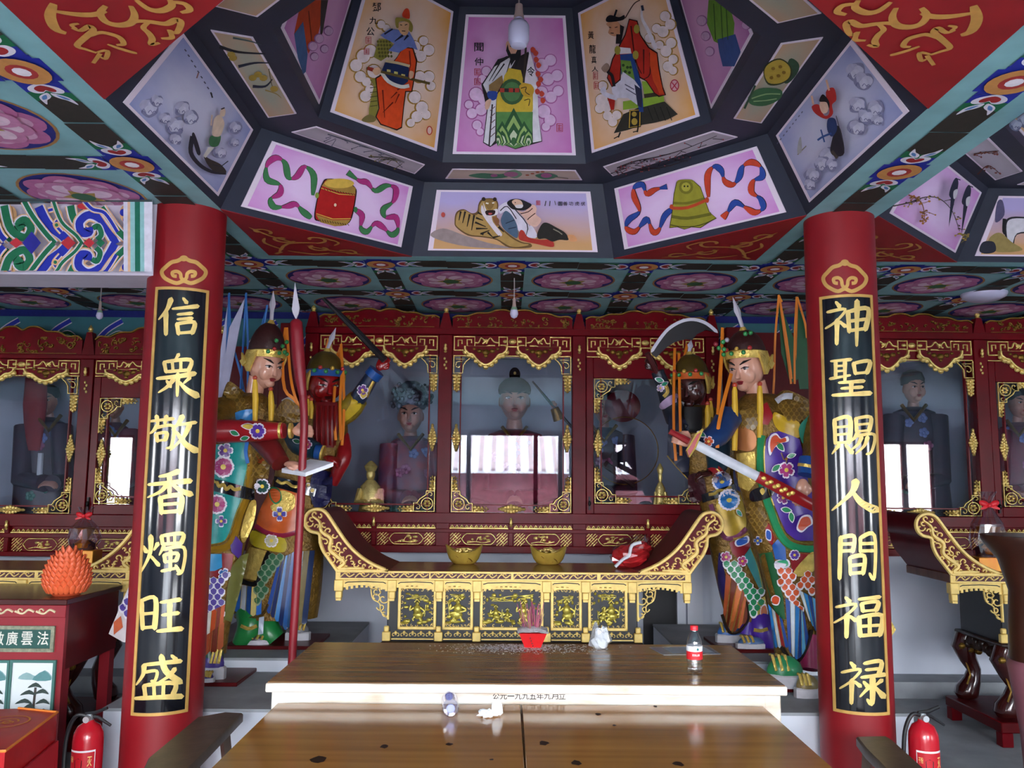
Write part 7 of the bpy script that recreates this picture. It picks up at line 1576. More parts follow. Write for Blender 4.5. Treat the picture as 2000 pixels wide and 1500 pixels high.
ribbon(S, ORB, [(1411, 640, .05), (1408, 720, -.05), (1402, 810, -.2)], 7); ribbon(S, ORB, [(1428, 730, -.1), (1412, 790, -.2), (1402, 840, -.26), (1401, 875, -.26)], 8)
shoe(S, 1492, 1568, 1278, 1314, -.16, '2f8a5a', zf_, -1); shoe(S, 1552, 1600, 1316, 1350, -.3, '8a7a50', PLZ+.001, -1); S.limb('magenta_boot', lac('a02c5a'), [(1580, 1240, -.05, 18), (1582, 1285, -.08, 19), (1582, 1308, -.1, 18)])
t = thing('sword', 'white bladed sword with red guard half drawn from red scabbard by purple-robed statue', 'sword', atY(1450, 920, 4.62)); YS = 4.6
b = B(); b.tube([atY(1308, 842, YS), atY(1345, 862, YS)], [.016, .02], 8); b.build('hilt', lac('8a1c24'), t)
b = B(); b.prism([atY(x, y, YS-.02) for x, y in ((1373, 838), (1360, 848), (1341, 880), (1346, 893), (1358, 874))], (0, .04, 0), bev=.2); g = b.build('guard', lac('a01c24'), t)
b = B(); q = [atY(x, y, YS-.022) for x, y in ((1373, 838), (1360, 848), (1341, 880), (1346, 893), (1358, 874), (1373, 838))]; b.tube(q, .005, 6); b.build('guard_piping', GLEAF, g)
b = B(); b.tube([atY(1352, 864, YS), atY(1420, 900, YS), atY(1484, 933, YS)], [.026, .027, .026], 8, True, .4); b.build('blade', lac('c8ccd4'), t)
b = B(); b.tube([atY(1480, 930, YS), atY(1540, 962, YS), atY(1592, 990, YS+.02)], [.034, .036, .03], 10, True, .6); sc_ = b.build('scabbard', lac('9a1c20'), t)
b = B(); 
for i in range(9): b.ell(atY(1492+7*i, 937+3.6*i+(3 if i % 2 else -3), YS-.024), (.014, .006, .012), 8, 5)
b.build('scabbard_gilding', GLEAF, sc_)
# ------------------------------------------------------------------ dark-faced guardian with sabre
S = Statue('dark-faced black-bearded guardian statue raising a curved black sabre', 1410, 5.6, STZ); zf_ = STZ+.022; plinth(S, 1392, 1500, -.2, .25, STZ)
S.body('body', BRZ, [(792, 1336, 1382), (808, 1318, 1420), (850, 1312, 1440), (900, 1330, 1446), (950, 1350, 1452), (990, 1368, 1462), (1040, 1380, 1478), (1100, 1392, 1494), (1160, 1405, 1508), (1215, 1420, 1514)], .6)
S.limb('neck', BLKF, [(1352, 800, .02, 17), (1350, 770, 0, 17)])
hc = atY(1350, 758, 5.6); RX, RZ = 30*m_per_px(5.6), 42*m_per_px(5.6); face_parts(S.t, hc, RX, RX*1.1, RZ, BLKF, -.5, '080606', '3a1212', ears=False, pitch=PIT)
helmet(S, hc, RX, RZ, -.5, mat('olive_gold_dome'), lac('c0581c'), atY(1350, 664, 5.6), 7, True)
S.body('beard', mat('black_beard', '0c0a0c', rough=.5), [(795, 1334, 1372, -.13), (830, 1334, 1372, -.15), (845, 1338, 1366, -.14)], .35)
S.limb('raised_sleeve', mat('dark_flower_sleeve', '1c2430', rough=.35), [(1322, 815, 0, 24), (1310, 790, -.06, 20), (1296, 755, -.1, 15), (1284, 725, -.12, 13)]); S.leaf(1288, 742, 10, .3, '2a8a6a', .012); S.leaf(1298, 750, 9, -.5, '2a8a6a', .012); S.line('sleeve_gilding', GLEAF, [(1296, 775), (1304, 765), (1300, 752)], 7, .012); S.flower(1290, 758, 8, 'b8a0c8', 5, .012)
S.patch('cuff_frill', lac('a890b0'), [(1288, 790), (1310, 772), (1334, 768), (1336, 778), (1312, 790), (1294, 800)], .02, 3, 14)
b = B(); hand(b, atY(1280, 724, 5.47), (-.45, 0, .9), (0, -1, 0), .08, 1.5, -1); S.hand(b, BLKF)
b = B(); b.tube([atY(1284, 730, 5.46), atY(1264, 690, 5.4)], [.018, .02], 8); b.build('sabre_grip', lac('4a1214'), S.t)
A = [(1272, 690), (1286, 668), (1305, 645), (1330, 630), (1355, 626), (1380, 634), (1402, 650), (1380, 644), (1362, 652), (1352, 664), (1340, 662), (1318, 668), (1300, 680), (1282, 698)]
b = B(); b.prism([atY(x, y, 5.4) for x, y in A], (0, .014, 0), bev=.3); sb = b.build('sabre_blade', BLACKP, S.t, smooth=None)
b = B(); q = smoothline([(1272, 688), (1286, 666), (1305, 643), (1330, 628), (1355, 624), (1380, 632), (1402, 650)], 4); b.tube([atY(x, y, 5.395) for x, y in q], [.004]+[.012]*(len(q)-2)+[.002], 6, True, .5); b.build('sabre_edge', WSTEEL, sb)
S.scales([(1385, 815), (1425, 825), (1438, 870), (1432, 905), (1395, 890)], '6e521e', 9, .016, '967634', 'scale_mail')
S.patch('navy_cape', mat('navy_cape', '161c34', rough=.5), [(1306, 812), (1330, 806), (1345, 830), (1348, 880), (1344, 935), (1320, 910), (1303, 890)], .02, 0, 14, .03, solid=True); S.line('cape_piping', GLEAF, [(1303, 890), (1320, 910), (1344, 936)], 2.5, .02, 3)
S.limb('lower_sleeve', lac('1c3a4a'), [(1400, 850, -.05, 28), (1402, 900, -.16, 22), (1396, 922, -.2, 16)]); S.limb('cuff', lac('9a1c24'), [(1404, 914, -.2, 15), (1392, 926, -.2, 15)]); S.limb('cuff_ring', GLEAF, [(1402, 920, -.2, 16), (1400, 922, -.2, 16)])
b = B(); hand(b, atY(1390, 924, 5.38), (-1, 0, -.1), (0, -.5, 1), .085, 1.4, 1); S.hand(b, BLKF)
S.patch('maroon_fleece', mat('maroon_curls', '3a141c', rough=.4, bump=.9, bscale=28), [(1346, 928), (1368, 925), (1378, 945), (1376, 975), (1350, 980), (1344, 950)], .02, 3, 14)
S.flower(1410, 940, 20, '2f6ac0', 9, .02, 0, 'd8c05c'); S.patch('navy_boss', mat('navy_curls'), [(1438, 900), (1456, 905), (1462, 930), (1454, 958), (1438, 955), (1432, 925)], .03, 3, 14)
S.patch('belt', BLACKL, [(1370, 966), (1400, 956), (1438, 944), (1440, 958), (1404, 972), (1372, 982)], .03, 0, 14, .025, solid=True); S.line('belt_gilding', GLEAF, [(1384, 966), (1396, 964), (1404, 958), (1416, 958), (1428, 950)], 6, .01)
S.patch('yellow_robe', mat('yellow_gold_robe', 'b8982c', rough=.3, metal=.2, noise=.3, nscale=15), [(1400, 976), (1440, 962), (1452, 985), (1458, 1020), (1450, 1042), (1420, 1048), (1406, 1015)], .016, 3, 14, solid=True); S.flower(1424, 976, 22, '2f7ac0', 9, .014, .2, 'd8c05c'); S.leaf(1444, 1002, 9, .9, '2a9a7a', .014)
S.line('robe_fringe', lac('8a4a6a'), [(1388, 985), (1400, 1020), (1416, 1050), (1440, 1048), (1458, 1032)], 9, .02); S.line('gold_rope', GLEAF, [(1432, 1052), (1448, 1050), (1462, 1042)], 7, .024)
S.patch('red_panel', lac('8a1c28'), [(1424, 1060), (1462, 1046), (1466, 1065), (1452, 1088), (1440, 1090), (1430, 1080)], .016, 0, 14); S.cloud([(1436, 1056), (1460, 1046), (1462, 1060), (1440, 1068)], '2f5ab0', off=.02)
S.patch('teal_sash', lac('3a8a8c'), [(1452, 1088), (1466, 1068), (1480, 1100), (1492, 1150), (1486, 1156), (1470, 1124)], .02, 0, 14); S.line('sash_piping', GLEAF, [(1466, 1070), (1480, 1105), (1490, 1150)], 4, .03)
S.flower(1418, 1088, 12, 'b03a78', 5, .02); S.flower(1450, 1096, 11, 'b03a78', 5, .024)
S.scales([(1412, 1096), (1440, 1098), (1466, 1130), (1490, 1160), (1494, 1180), (1470, 1204), (1455, 1170), (1430, 1140)], '2a8a5a', 13, .018)
S.stripes([(1418, 1118), (1450, 1150), (1462, 1178)], [(1412, 1205), (1430, 1236), (1460, 1210)], ['a8502c', '6a2c18', 'c8703c', '8a3c20', 'b86034', '6a2c18'], .022); S.line('skirt_hem', mat('dark_fur_hem'), [(1410, 1200), (1424, 1234), (1446, 1232), (1461, 1208), (1458, 1175)], 6, .04)
S.patch('purple_streak', lac('2c2458'), [(1404, 1080), (1412, 1100), (1420, 1160), (1412, 1172), (1402, 1140)], .02, 3, 14)
S.patch('gold_knee', GLEAF, [(1478, 1172), (1494, 1165), (1502, 1205), (1480, 1214)], .02, 0, 14); S.cloud([(1486, 1186), (1496, 1180), (1500, 1202), (1486, 1206)], 'd07850', off=.024)
S.limb('purple_boot', lac('4c2c94'), [(1485, 1205, -.05, 22), (1488, 1230, -.08, 24), (1500, 1265, -.08, 22)]); S.limb('purple_boot', lac('4c2c94'), [(1462, 1215, -.05, 14), (1458, 1240, -.06, 16)]); S.line('boot_gilding', GLEAF, [(1472, 1230), (1486, 1232), (1500, 1228)], 7, .014)
shoe(S, 1438, 1493, 1242, 1276, -.14, '4a6a98', zf_, -1); shoe(S, 1398, 1448, 1216, 1246, .05, '3a6ab0', zf_, -1)
tassel(S, 1382, 788, 835, 6, -.14); tassel(S, 1388, 780, 830, 5, -.12)
for pts in ([(1318, 680, 0), (1316, 760, -.15), (1316, 840, -.24), (1320, 900, -.24)], [(1326, 690, 0), (1328, 800, -.2), (1330, 890, -.24)], [(1342, 672, .05), (1336, 700, 0)], [(1412, 650, .05), (1406, 720, -.05), (1402, 800, -.1)]): ribbon(S, ORB, pts, 6)
# ================================================================== pictures painted on the dome panels
def sub(o, n, k): return PANELS[(o, n, k)]
def panel_paint(key, name='picture_paint'):
    po, Q, n = PANELS[key]; p = Paint(Q[0]+n*.0006, n); p.parent = po; p.Q = Q; p.name = name; return p
def Z_(ox, oy, k): return lambda l: [(ox+x/k, oy+y/k) for x, y in l]
def captions(p, chars, m='16141c'):        # (char, cx, cy, w, h) in pixels
    for ch, cx, cy, w, h in chars:
        vs, fs = text2d(ch); p.b.use(paint(m)); p.b.add([p.pt((cx-w/2+w*u, cy+h/2-h*v)) for u, v in vs], fs)
    p.lay()
def seal(p, cx, cy, w, h, c='b8323c'):
    p.stroke([(cx-w/2, cy-h/2), (cx+w/2, cy-h/2), (cx+w/2, cy+h/2), (cx-w/2, cy+h/2), (cx-w/2, cy-h/2)], 1.3, c)
    for k in (-.25, .05, .3): p.stroke([(cx-w*.35, cy+h*k), (cx+w*.35, cy+h*k)], 1.2, c)
    p.stroke([(cx-w*.1, cy-h*.35), (cx-w*.1, cy+h*.35)], 1.2, c)
def puff(p, c, line, lobes, w=2.2):       # cloud with scalloped outline
    cx = sum(x for x, y, r in lobes)/len(lobes); cy = sum(y for x, y, r in lobes)/len(lobes)
    for x, y, r in lobes: p.ell(x, y, r+w*.5, r+w*.5, line, 14)
    for x, y, r in lobes: p.ell(x, y, r-w*.5, r-w*.5, c, 14)
# ---- robed figure on the back panel
p = panel_paint((0, 'r2', 0)); T = Z_(870, 0, 4.689); q = T
puff(p, 'e0b8dc', 'b464a0', [(1058, 128, 14), (1075, 118, 12), (1088, 148, 12), (1070, 155, 13), (1090, 178, 11), (1076, 190, 12), (1058, 180, 12), (1062, 218, 14), (1074, 235, 12), (1066, 248, 9)])
puff(p, 'e0b8dc', 'b464a0', [(950, 140, 10), (942, 155, 9), (930, 185, 14), (916, 205, 9), (922, 222, 11), (940, 215, 12), (932, 245, 10), (938, 258, 8), (945, 195, 12)])
p.poly(q([(345, 1310), (380, 1010), (330, 780), (480, 560), (560, 520), (680, 520), (760, 480), (830, 700), (850, 1060), (885, 1300), (800, 1325), (640, 1370), (480, 1310), (410, 1350)]), '2a2024')
p.poly(q([(352, 1305), (384, 1040), (400, 900), (345, 780), (480, 570), (560, 530), (640, 560), (560, 700), (470, 860), (460, 1000), (455, 1290), (415, 1340)]), 'dcd4dc')
p.stroke(q([(430, 960), (400, 1340)]), 3, '3a3034'); 
for i in range(5): p.stroke(q([(410, 1020+i*60), (455, 980+i*60)]), 1.6, '6a4a50')
p.poly(q([(790, 540), (760, 480), (830, 690), (845, 900), (850, 1060), (878, 1295), (800, 1310), (795, 1040), (720, 770)]), 'e4dce4')
p.poly(q([(540, 700), (580, 630), (690, 650), (720, 770), (800, 800), (800, 1010), (790, 1040), (465, 1040), (470, 880), (520, 800)]), 'd8b438')
p.poly(q([(465, 1030), (800, 1030), (790, 1310), (640, 1365), (470, 1300)]), '5a8a4a')
for cx_, k in ((625, 1.25), (720, .8), (520, .8), (760, .55), (480, .55)):
    for j, c in enumerate(('2f5a34', '9ab86a', '2f5a34', 'c8d0b0', '3c6a3c')):
        s_ = 1-.2*j; p.poly(q([(max(468, cx_-110*k*s_), 1310), (max(470, cx_-60*k*s_), 1300-130*k*s_), (cx_, 1330-270*k*s_), (min(795, cx_+60*k*s_), 1300-130*k*s_), (min(795, cx_+110*k*s_), 1310), (cx_, 1345)]), c)
p.ell(*q([(610, 850)])[0], 23, 25, '3a5a34', 20); p.ell(*q([(610, 850)])[0], 17, 19, '4f7a48', 20)
p.stroke(q([(495, 835), (680, 840)]), 7, '2a2024'); 
for x in (520, 600, 655): p.poly(q([(x-20, 818), (x+20, 818), (x+20, 856), (x-20, 856)]), 'b0382c')
p.poly(q([(400, 790), (520, 700), (530, 760), (480, 850), (400, 840)]), '8a6a40'); p.blob(q([(390, 850), (470, 850), (470, 910), (430, 930), (390, 900)]), '24408c'); p.blob(q([(370, 940), (420, 920), (400, 1000), (368, 1010)]), 'd8a890')
p.blob(q([(680, 790), (760, 770), (810, 830), (780, 900), (720, 890), (690, 850)]), 'd0a030'); p.stroke(q([(690, 820), (740, 810), (730, 850), (770, 880)]), 1.6, '3a2a18', 3); p.stroke(q([(720, 930), (770, 920), (760, 980)]), 1.6, '3a2a18', 3)
p.poly(q([(770, 470), (830, 690), (850, 800), (720, 770)]), 'e0d0dc'); p.stroke(q([(735, 450), (715, 770)]), 4, '3a2e28')
for x, y in ((800, 470), (825, 500), (830, 560), (850, 610), (845, 690), (870, 740), (850, 780), (880, 870), (890, 930), (840, 850)): p.blob(q([(x-22, y-10), (x, y-26), (x+24, y), (x+6, y+28), (x-16, y+20)]), 'c04030')
captions(p, [('令', 870+780/4.689, 670/4.689, 15, 19)])
p.blob(q([(560, 400), (680, 400), (690, 470), (660, 540), (610, 555), (570, 520)]), 'd09a80'); p.poly(q([(570, 420), (555, 480), (575, 530), (480, 560), (430, 640), (560, 560), (590, 540), (600, 620), (640, 560), (640, 640), (690, 520), (690, 430), (660, 470), (640, 510), (600, 510), (580, 470)]), '1c181c')
for pts in ([(590, 440), (615, 450)], [(635, 448), (660, 440)], [(600, 515), (640, 512)]): p.stroke(q(pts), 1.8, '1c181c')
for pts in ([(500, 590), (400, 760)], [(540, 600), (430, 760)], [(600, 560), (560, 680)]): p.stroke(q(pts), [3, 1], '241c20')
captions(p, [('聞', 936, 96, 18, 17), ('仲', 936, 124, 17, 15)]); seal(p, 933, 144, 11, 12); seal(p, 933, 163, 11, 12); seal(p, 1092, 252, 11, 15)
p.build('picture_paint', p.parent)
# ---- left figure in orange cloak
p = panel_paint((0, 'r2', 1)); q = Z_(630, 0, 5.0)
puff(p, 'e4cfd0', 'b08440', [(808, 92, 13), (826, 80, 10), (836, 98, 12), (820, 110, 12), (836, 150, 12), (840, 168, 10), (818, 150, 12), (808, 190, 13), (822, 210, 13), (812, 228, 12), (830, 224, 10), (800, 240, 9), (742, 48, 9), (752, 55, 8)])
puff(p, 'e4cfd0', 'b08440', [(692, 128, 13), (706, 110, 14), (720, 100, 13), (700, 150, 12), (712, 160, 10), (710, 188, 12), (718, 175, 10), (726, 140, 14)])
p.poly(q([(430, 1060), (480, 840), (440, 780), (520, 760), (520, 1060), (500, 1160), (430, 1150)]), '8a8038'); p.blob(q([(360, 1170), (430, 1120), (500, 1150), (480, 1190), (400, 1195)]), '7a6a3c')
for i in range(5): p.stroke(q([(440, 860+i*45), (510, 850+i*45)]), 1.4, '4a4420')
p.poly(q([(490, 760), (520, 1060), (490, 1140), (540, 1220), (620, 1245), (700, 1275), (750, 1250), (770, 1050), (790, 900), (850, 900), (880, 740), (900, 590), (860, 470), (760, 460), (700, 560), (560, 720)]), '2c1a14')
p.poly(q([(500, 770), (530, 1060), (502, 1140), (545, 1210), (620, 1235), (700, 1262), (742, 1240), (760, 1050), (780, 890), (840, 890), (868, 740), (885, 600), (850, 480), (760, 470), (700, 570), (570, 730)]), 'd8481c')
for pts in ([(560, 880), (580, 1150)], [(700, 900), (640, 960)], [(720, 920), (680, 1010)], [(820, 500), (830, 640), (800, 760)], [(660, 1000), (560, 1100)], [(700, 880), (740, 860)]): p.stroke(q(pts), [3, 1.2], '7a2010')
p.poly(q([(470, 560), (520, 380), (620, 390), (660, 440), (600, 560), (540, 600)]), '8a8038')
for i in range(5):
    for j in range(5): p.ell(*q([(510+j*28+i*2, 410+i*36)])[0], 2.4, 2.8, '5c5626', 7)
p.poly(q([(520, 350), (620, 285), (700, 300), (800, 310), (850, 400), (885, 495), (800, 460), (700, 520), (600, 500), (660, 430), (560, 380)]), '6a78b4'); p.stroke(q([(560, 340), (640, 290)]), 3, '1c1c2c'); p.stroke(q([(740, 350), (660, 410)]), [5, 1.5], '1c1c2c'); p.stroke(q([(790, 350), (750, 400)]), [5, 1.5], '1c1c2c')
p.poly(q([(570, 610), (800, 640), (790, 800), (720, 850), (600, 790), (530, 700)]), '1c2850'); p.stroke(q([(530, 710), (600, 800), (720, 850), (800, 840)]), 7, 'd8d0c8', 3); p.stroke(q([(570, 600), (690, 620), (805, 650)]), 5, 'c8b088')
for x, y in ((600, 695), (670, 715), (740, 740)): p.poly(q([(x-18, y-14), (x+18, y-8), (x+18, y+14), (x-18, y+8)]), 'c8b868')
p.stroke(q([(380, 670), (1000, 820)]), 5, '5a4a24'); p.stroke(q([(390, 670), (450, 690)]), 7, '9a3020'); p.blob(q([(440, 690), (500, 660), (520, 710), (470, 740)]), 'd8a888'); p.blob(q([(800, 700), (840, 710), (830, 760), (800, 770)]), 'd8a888')
p.blob(q([(690, 240), (790, 220), (800, 280), (770, 350), (720, 340), (690, 290)]), 'd0a078'); p.blob(q([(660, 190), (700, 180), (790, 200), (830, 260), (820, 320), (790, 300), (790, 230), (700, 220), (690, 280), (665, 270)]), '8a7a34'); p.blob(q([(725, 150), (750, 100), (780, 92), (798, 130), (795, 190), (740, 180)]), 'c83c20')
for pts in ([(705, 250), (725, 255)], [(750, 255), (775, 245)], [(720, 310), (755, 312)]): p.stroke(q(pts), 1.6, '241c1c')
captions(p, [('鄧', 725, 16, 17, 17), ('九', 719, 42, 17, 14), ('公', 713, 63, 16, 16)]); seal(p, 709, 80, 10, 12); seal(p, 705, 102, 9, 11); p.ell(827, 255, 6, 9, 'c0402c'); p.ell(827, 255, 4, 7, 'e0b8b0'); p.build('picture_paint', p.parent)
# ---- right figure in red with white crane
p = panel_paint((0, 'r2', -1)); q = Z_(1130, 0, 4.838)
puff(p, 'e4cfd0', 'b08440', [(1300, 32, 11), (1310, 48, 11), (1296, 62, 12), (1312, 84, 11), (1302, 100, 12), (1316, 116, 10), (1306, 130, 11), (1316, 138, 9), (1284, 56, 10), (1270, 75, 10), (1290, 88, 9)], 1.8)
puff(p, 'e4cfd0', 'b08440', [(1180, 168, 10), (1178, 196, 13), (1174, 212, 10), (1188, 208, 12), (1190, 226, 10), (1200, 238, 10), (1208, 225, 10)], 1.8)
p.poly(q([(350, 1260), (440, 1080), (600, 1010), (830, 960), (955, 1080), (860, 1130), (740, 1160), (620, 1180), (480, 1230)]), '33302a')
for x in (700, 760, 820, 880): p.stroke(q([(x-30, 1010), (x+20, 1140)]), 1.6, '1c1a18')
p.poly(q([(440, 960), (820, 900), (830, 960), (640, 1010), (440, 1040)]), '8aa838'); p.poly(q([(620, 770), (680, 770), (760, 900), (640, 900)]), '8aa838'); p.stroke(q([(640, 910), (780, 890)]), 8, '3c3424')
p.poly(q([(500, 1040), (610, 1030), (610, 1200), (490, 1220)]), '1c1a18'); p.stroke(q([(508, 1046), (602, 1040), (600, 1190), (500, 1208), (508, 1046)]), 2, 'c8a040'); p.ell(*q([(550, 1150)])[0], 6, 7, 'a88a38', 10); p.ell(*q([(548, 1080)])[0], 5, 5, 'a88a38', 10)
p.poly(q([(290, 740), (340, 560), (400, 440), (460, 330), (500, 180), (580, 200), (610, 330), (690, 450), (770, 500), (790, 660), (820, 820), (850, 900), (780, 920), (740, 890), (660, 770), (600, 740), (570, 600), (430, 530), (420, 760), (340, 830)]), '2c1414')
p.poly(q([(300, 735), (350, 565), (410, 450), (470, 330), (505, 192), (575, 210), (602, 335), (682, 458), (760, 510), (780, 660), (808, 820), (838, 896), (785, 905), (745, 880), (668, 765), (605, 728), (575, 600), (520, 510), (425, 530), (412, 750), (340, 815)]), 'b0281c')
for pts in ([(520, 250), (560, 560), (620, 700)], [(640, 470), (640, 700)], [(700, 500), (700, 700), (640, 750)], [(750, 540), (740, 760), (790, 880)]): p.stroke(q(pts), [3, 1.5], '4a1410', 3)
p.poly(q([(700, 470), (765, 510), (780, 660), (830, 890), (790, 890), (730, 760), (700, 620)]), 'c8441c')
p.poly(q([(420, 520), (540, 510), (570, 620), (620, 800), (640, 1060), (600, 1060), (570, 900), (500, 800), (430, 700)]), '24407c'); p.poly(q([(425, 570), (520, 580), (560, 760), (440, 740)]), '6a8a38')
for x, y in ((450, 620), (490, 640), (470, 680), (510, 690), (520, 640)): p.ell(*q([(x, y)])[0], 3, 3, '2c4420', 8)
p.poly(q([(415, 450), (520, 460), (530, 510), (420, 515)]), 'd8ccd0'); 
for x, y in ((580, 280), (570, 525), (400, 480)): p.ell(*q([(x, y)])[0], 6, 9, '9a8a38', 10)
p.poly(q([(345, 830), (430, 760), (450, 680), (560, 760), (610, 830), (630, 1000), (580, 990), (500, 930), (400, 930), (350, 880)]), 'd0c8d8'); p.poly(q([(560, 800), (630, 850), (630, 1020), (590, 1000)]), '2c2c44'); p.stroke(q([(470, 800), (560, 850)]), 2, '5a5468'); p.stroke(q([(480, 840), (580, 900)]), 2, '5a5468')
p.stroke(q([(400, 930), (300, 900), (260, 860), (290, 840)]), 9, 'd0c8d8', 4); p.stroke(q([(370, 820), (350, 720), (310, 680), (320, 640)]), 6, '221c20', 4); p.blob(q([(250, 650), (300, 600), (330, 640), (290, 690)]), 'a08070'); p.poly(q([(310, 930), (380, 950), (370, 1040), (340, 1040)]), 'b0241c')
p.stroke(q([(430, 1250), (410, 1300)]), 3, '1c1a18'); p.stroke(q([(600, 1190), (590, 1250)]), 3, '1c1a18'); p.stroke(q([(410, 1290), (370, 1310)]), 2, '1c1a18'); p.stroke(q([(590, 1240), (550, 1250)]), 2, '1c1a18')
p.blob(q([(300, 230), (380, 200), (440, 250), (430, 320), (380, 350), (320, 320), (330, 270)]), 'c88a68'); p.poly(q([(395, 330), (430, 330), (430, 240), (470, 260), (440, 420), (390, 420)]), '1c181c'); p.blob(q([(300, 180), (340, 150), (420, 170), (470, 150), (470, 190), (400, 210), (310, 215)]), '17141a'); p.stroke(q([(380, 160), (400, 100)]), 4, '17141a'); p.stroke(q([(480, 180), (560, 50), (620, 10)]), 2, '4a2c24', 4); p.stroke(q([(640, 60), (640, 180), (700, 300), (770, 470)]), [3, 9], 'd8ccd4', 4); p.stroke(q([(640, 60), (650, 110)]), 5, '2c3044')
for pts in ([(330, 265), (350, 268)], [(385, 268), (410, 262)], [(345, 320), (375, 322)]): p.stroke(q(pts), 1.6, '2c1c1c')
captions(p, [('黃', 1163, 70, 12, 15), ('龍', 1166, 97, 13, 17), ('真', 1169, 118, 10, 14), ('人', 1171, 136, 13, 10)]); seal(p, 1172, 149, 8, 14); seal(p, 1174, 168, 8, 14); p.ell(1327, 168, 9, 12, 'b83048'); p.ell(1327, 168, 7, 10, 'd8a0a8'); p.stroke([(1322, 162), (1332, 175)], 2, 'b83048'); p.stroke([(1332, 162), (1322, 175)], 2, 'b83048'); p.build('picture_paint', p.parent)
# ---- side figures partly in view
p = panel_paint((0, 'r2', 2)); q = Z_(0, 0, 2.857)
p.poly(q([(1680, 0), (1820, 0), (1790, 130), (1770, 210), (1720, 300), (1680, 180), (1640, 190)]), 'c0441c'); p.poly(q([(1790, 0), (1830, 0), (1800, 180), (1785, 220)]), '3a3434'); p.poly(q([(1640, 190), (1690, 120), (1715, 300), (1705, 400), (1690, 415), (1660, 320)]), '3f5f8c'); p.stroke(q([(1720, 60), (1740, 250)]), 2, '7a2c14'); puff(p, 'd0a8cc', 'a0689c', [(610, 90, 9), (622, 75, 9), (640, 60, 9), (632, 95, 8), (612, 110, 8)], 1.6); p.build('picture_paint', p.parent)
p = panel_paint((0, 'r2', -2)); q = Z_(1300, 0, 2.857)
p.poly(q([(240, 0), (350, 0), (385, 130), (380, 200), (330, 260), (270, 230), (230, 130)]), '6a9a34'); p.poly(q([(290, 220), (390, 190), (420, 290), (385, 370), (320, 370), (300, 290)]), '34508c')
for x in (280, 320, 350): p.stroke(q([(x-10, 20), (x, 220)]), 1.8, '2f5a24')
puff(p, 'd0a8cc', 'a0689c', [(1372, 40, 10), (1380, 70, 9), (1388, 100, 9), (1450, 30, 10), (1460, 48, 9)], 1.6); p.build('picture_paint', p.parent)
# ---- tiger and resting man
p = panel_paint((0, 'r1', 0)); q = Z_(830, 355, 5.714)
p.blob(q([(60, 600), (200, 520), (420, 590), (700, 680), (980, 740), (600, 735), (300, 690)]), '9a8888')
p.blob(q([(330, 440), (350, 340), (430, 305), (520, 350), (580, 330), (600, 240), (650, 190), (780, 190), (820, 260), (800, 370), (830, 480), (960, 600), (1080, 670), (1180, 690), (1170, 735), (940, 735), (800, 650), (640, 620), (480, 600), (350, 510)]), '6b4f2c')
p.blob(q([(345, 440), (365, 350), (440, 320), (540, 370), (600, 350), (610, 260), (660, 205), (770, 205), (805, 260), (790, 360), (815, 480), (950, 615), (1070, 682), (1160, 700), (1080, 722), (950, 720), (800, 635), (640, 605), (490, 585), (360, 500)]), 'b08c50')
p.blob(q([(640, 260), (690, 380), (740, 370), (760, 450), (860, 580), (820, 600), (720, 480), (650, 380), (625, 320)]), 'e0d4dc'); p.blob(q([(650, 230), (700, 330), (800, 300), (815, 350), (780, 375), (690, 375)]), 'e4dce0')
for pts in ([(400, 330), (380, 430)], [(450, 330), (420, 460)], [(500, 360), (470, 500)], [(550, 370), (520, 540)], [(590, 340), (640, 370)], [(570, 400), (650, 430)], [(560, 450), (680, 500)], [(570, 520), (700, 520)], [(620, 580), (720, 540)], [(700, 560), (760, 620)], [(820, 500), (880, 560)], [(760, 620), (840, 600)], [(640, 590), (660, 560)]): p.stroke(q(pts), [4, 1.4], '241c14')
p.blob(q([(670, 200), (760, 195), (770, 250), (740, 300), (700, 300), (675, 250)]), '8a6a38'); p.stroke(q([(680, 235), (710, 240)]), 2.6, 'e8e0d0'); p.stroke(q([(750, 235), (775, 230)]), 2.6, 'e8e0d0'); p.blob(q([(680, 320), (780, 315), (770, 365), (690, 368)]), '2c1418'); p.blob(q([(710, 345), (750, 345), (740, 362), (715, 362)]), 'c05050'); p.ell(*q([(655, 190)])[0], 4, 4, '2a1c14', 8); p.ell(*q([(780, 192)])[0], 4, 4, '2a1c14', 8); p.blob(q([(755, 390), (800, 390), (830, 430), (810, 490), (775, 450)]), '8a5a34')
p.blob(q([(820, 280), (920, 220), (1000, 290), (1100, 400), (1150, 470), (1240, 600), (1140, 610), (1060, 560), (960, 420), (900, 330), (840, 350)]), 'd8d0e0'); p.stroke(q([(840, 320), (920, 270), (1020, 410)]), 2, '342c34', 3); p.stroke(q([(1010, 310), (1140, 470), (1130, 600)]), 2, '342c34', 3)
p.blob(q([(855, 390), (900, 320), (970, 370), (1030, 490), (1030, 620), (960, 590), (880, 520), (850, 450)]), '4a6078'); p.stroke(q([(900, 460), (1000, 420)]), 2, '24344a'); p.stroke(q([(930, 520), (1020, 500)]), 2, '24344a')
p.blob(q([(1030, 310), (1100, 330), (1200, 250), (1245, 290), (1240, 360), (1300, 420), (1240, 495), (1160, 470), (1110, 400)]), 'e0b4a4'); p.stroke(q([(1065, 352), (1150, 330), (1200, 290)]), 1.8, '4a2c28', 3); p.stroke(q([(1145, 420), (1160, 400), (1230, 345)]), 1.8, '4a2c28', 3)
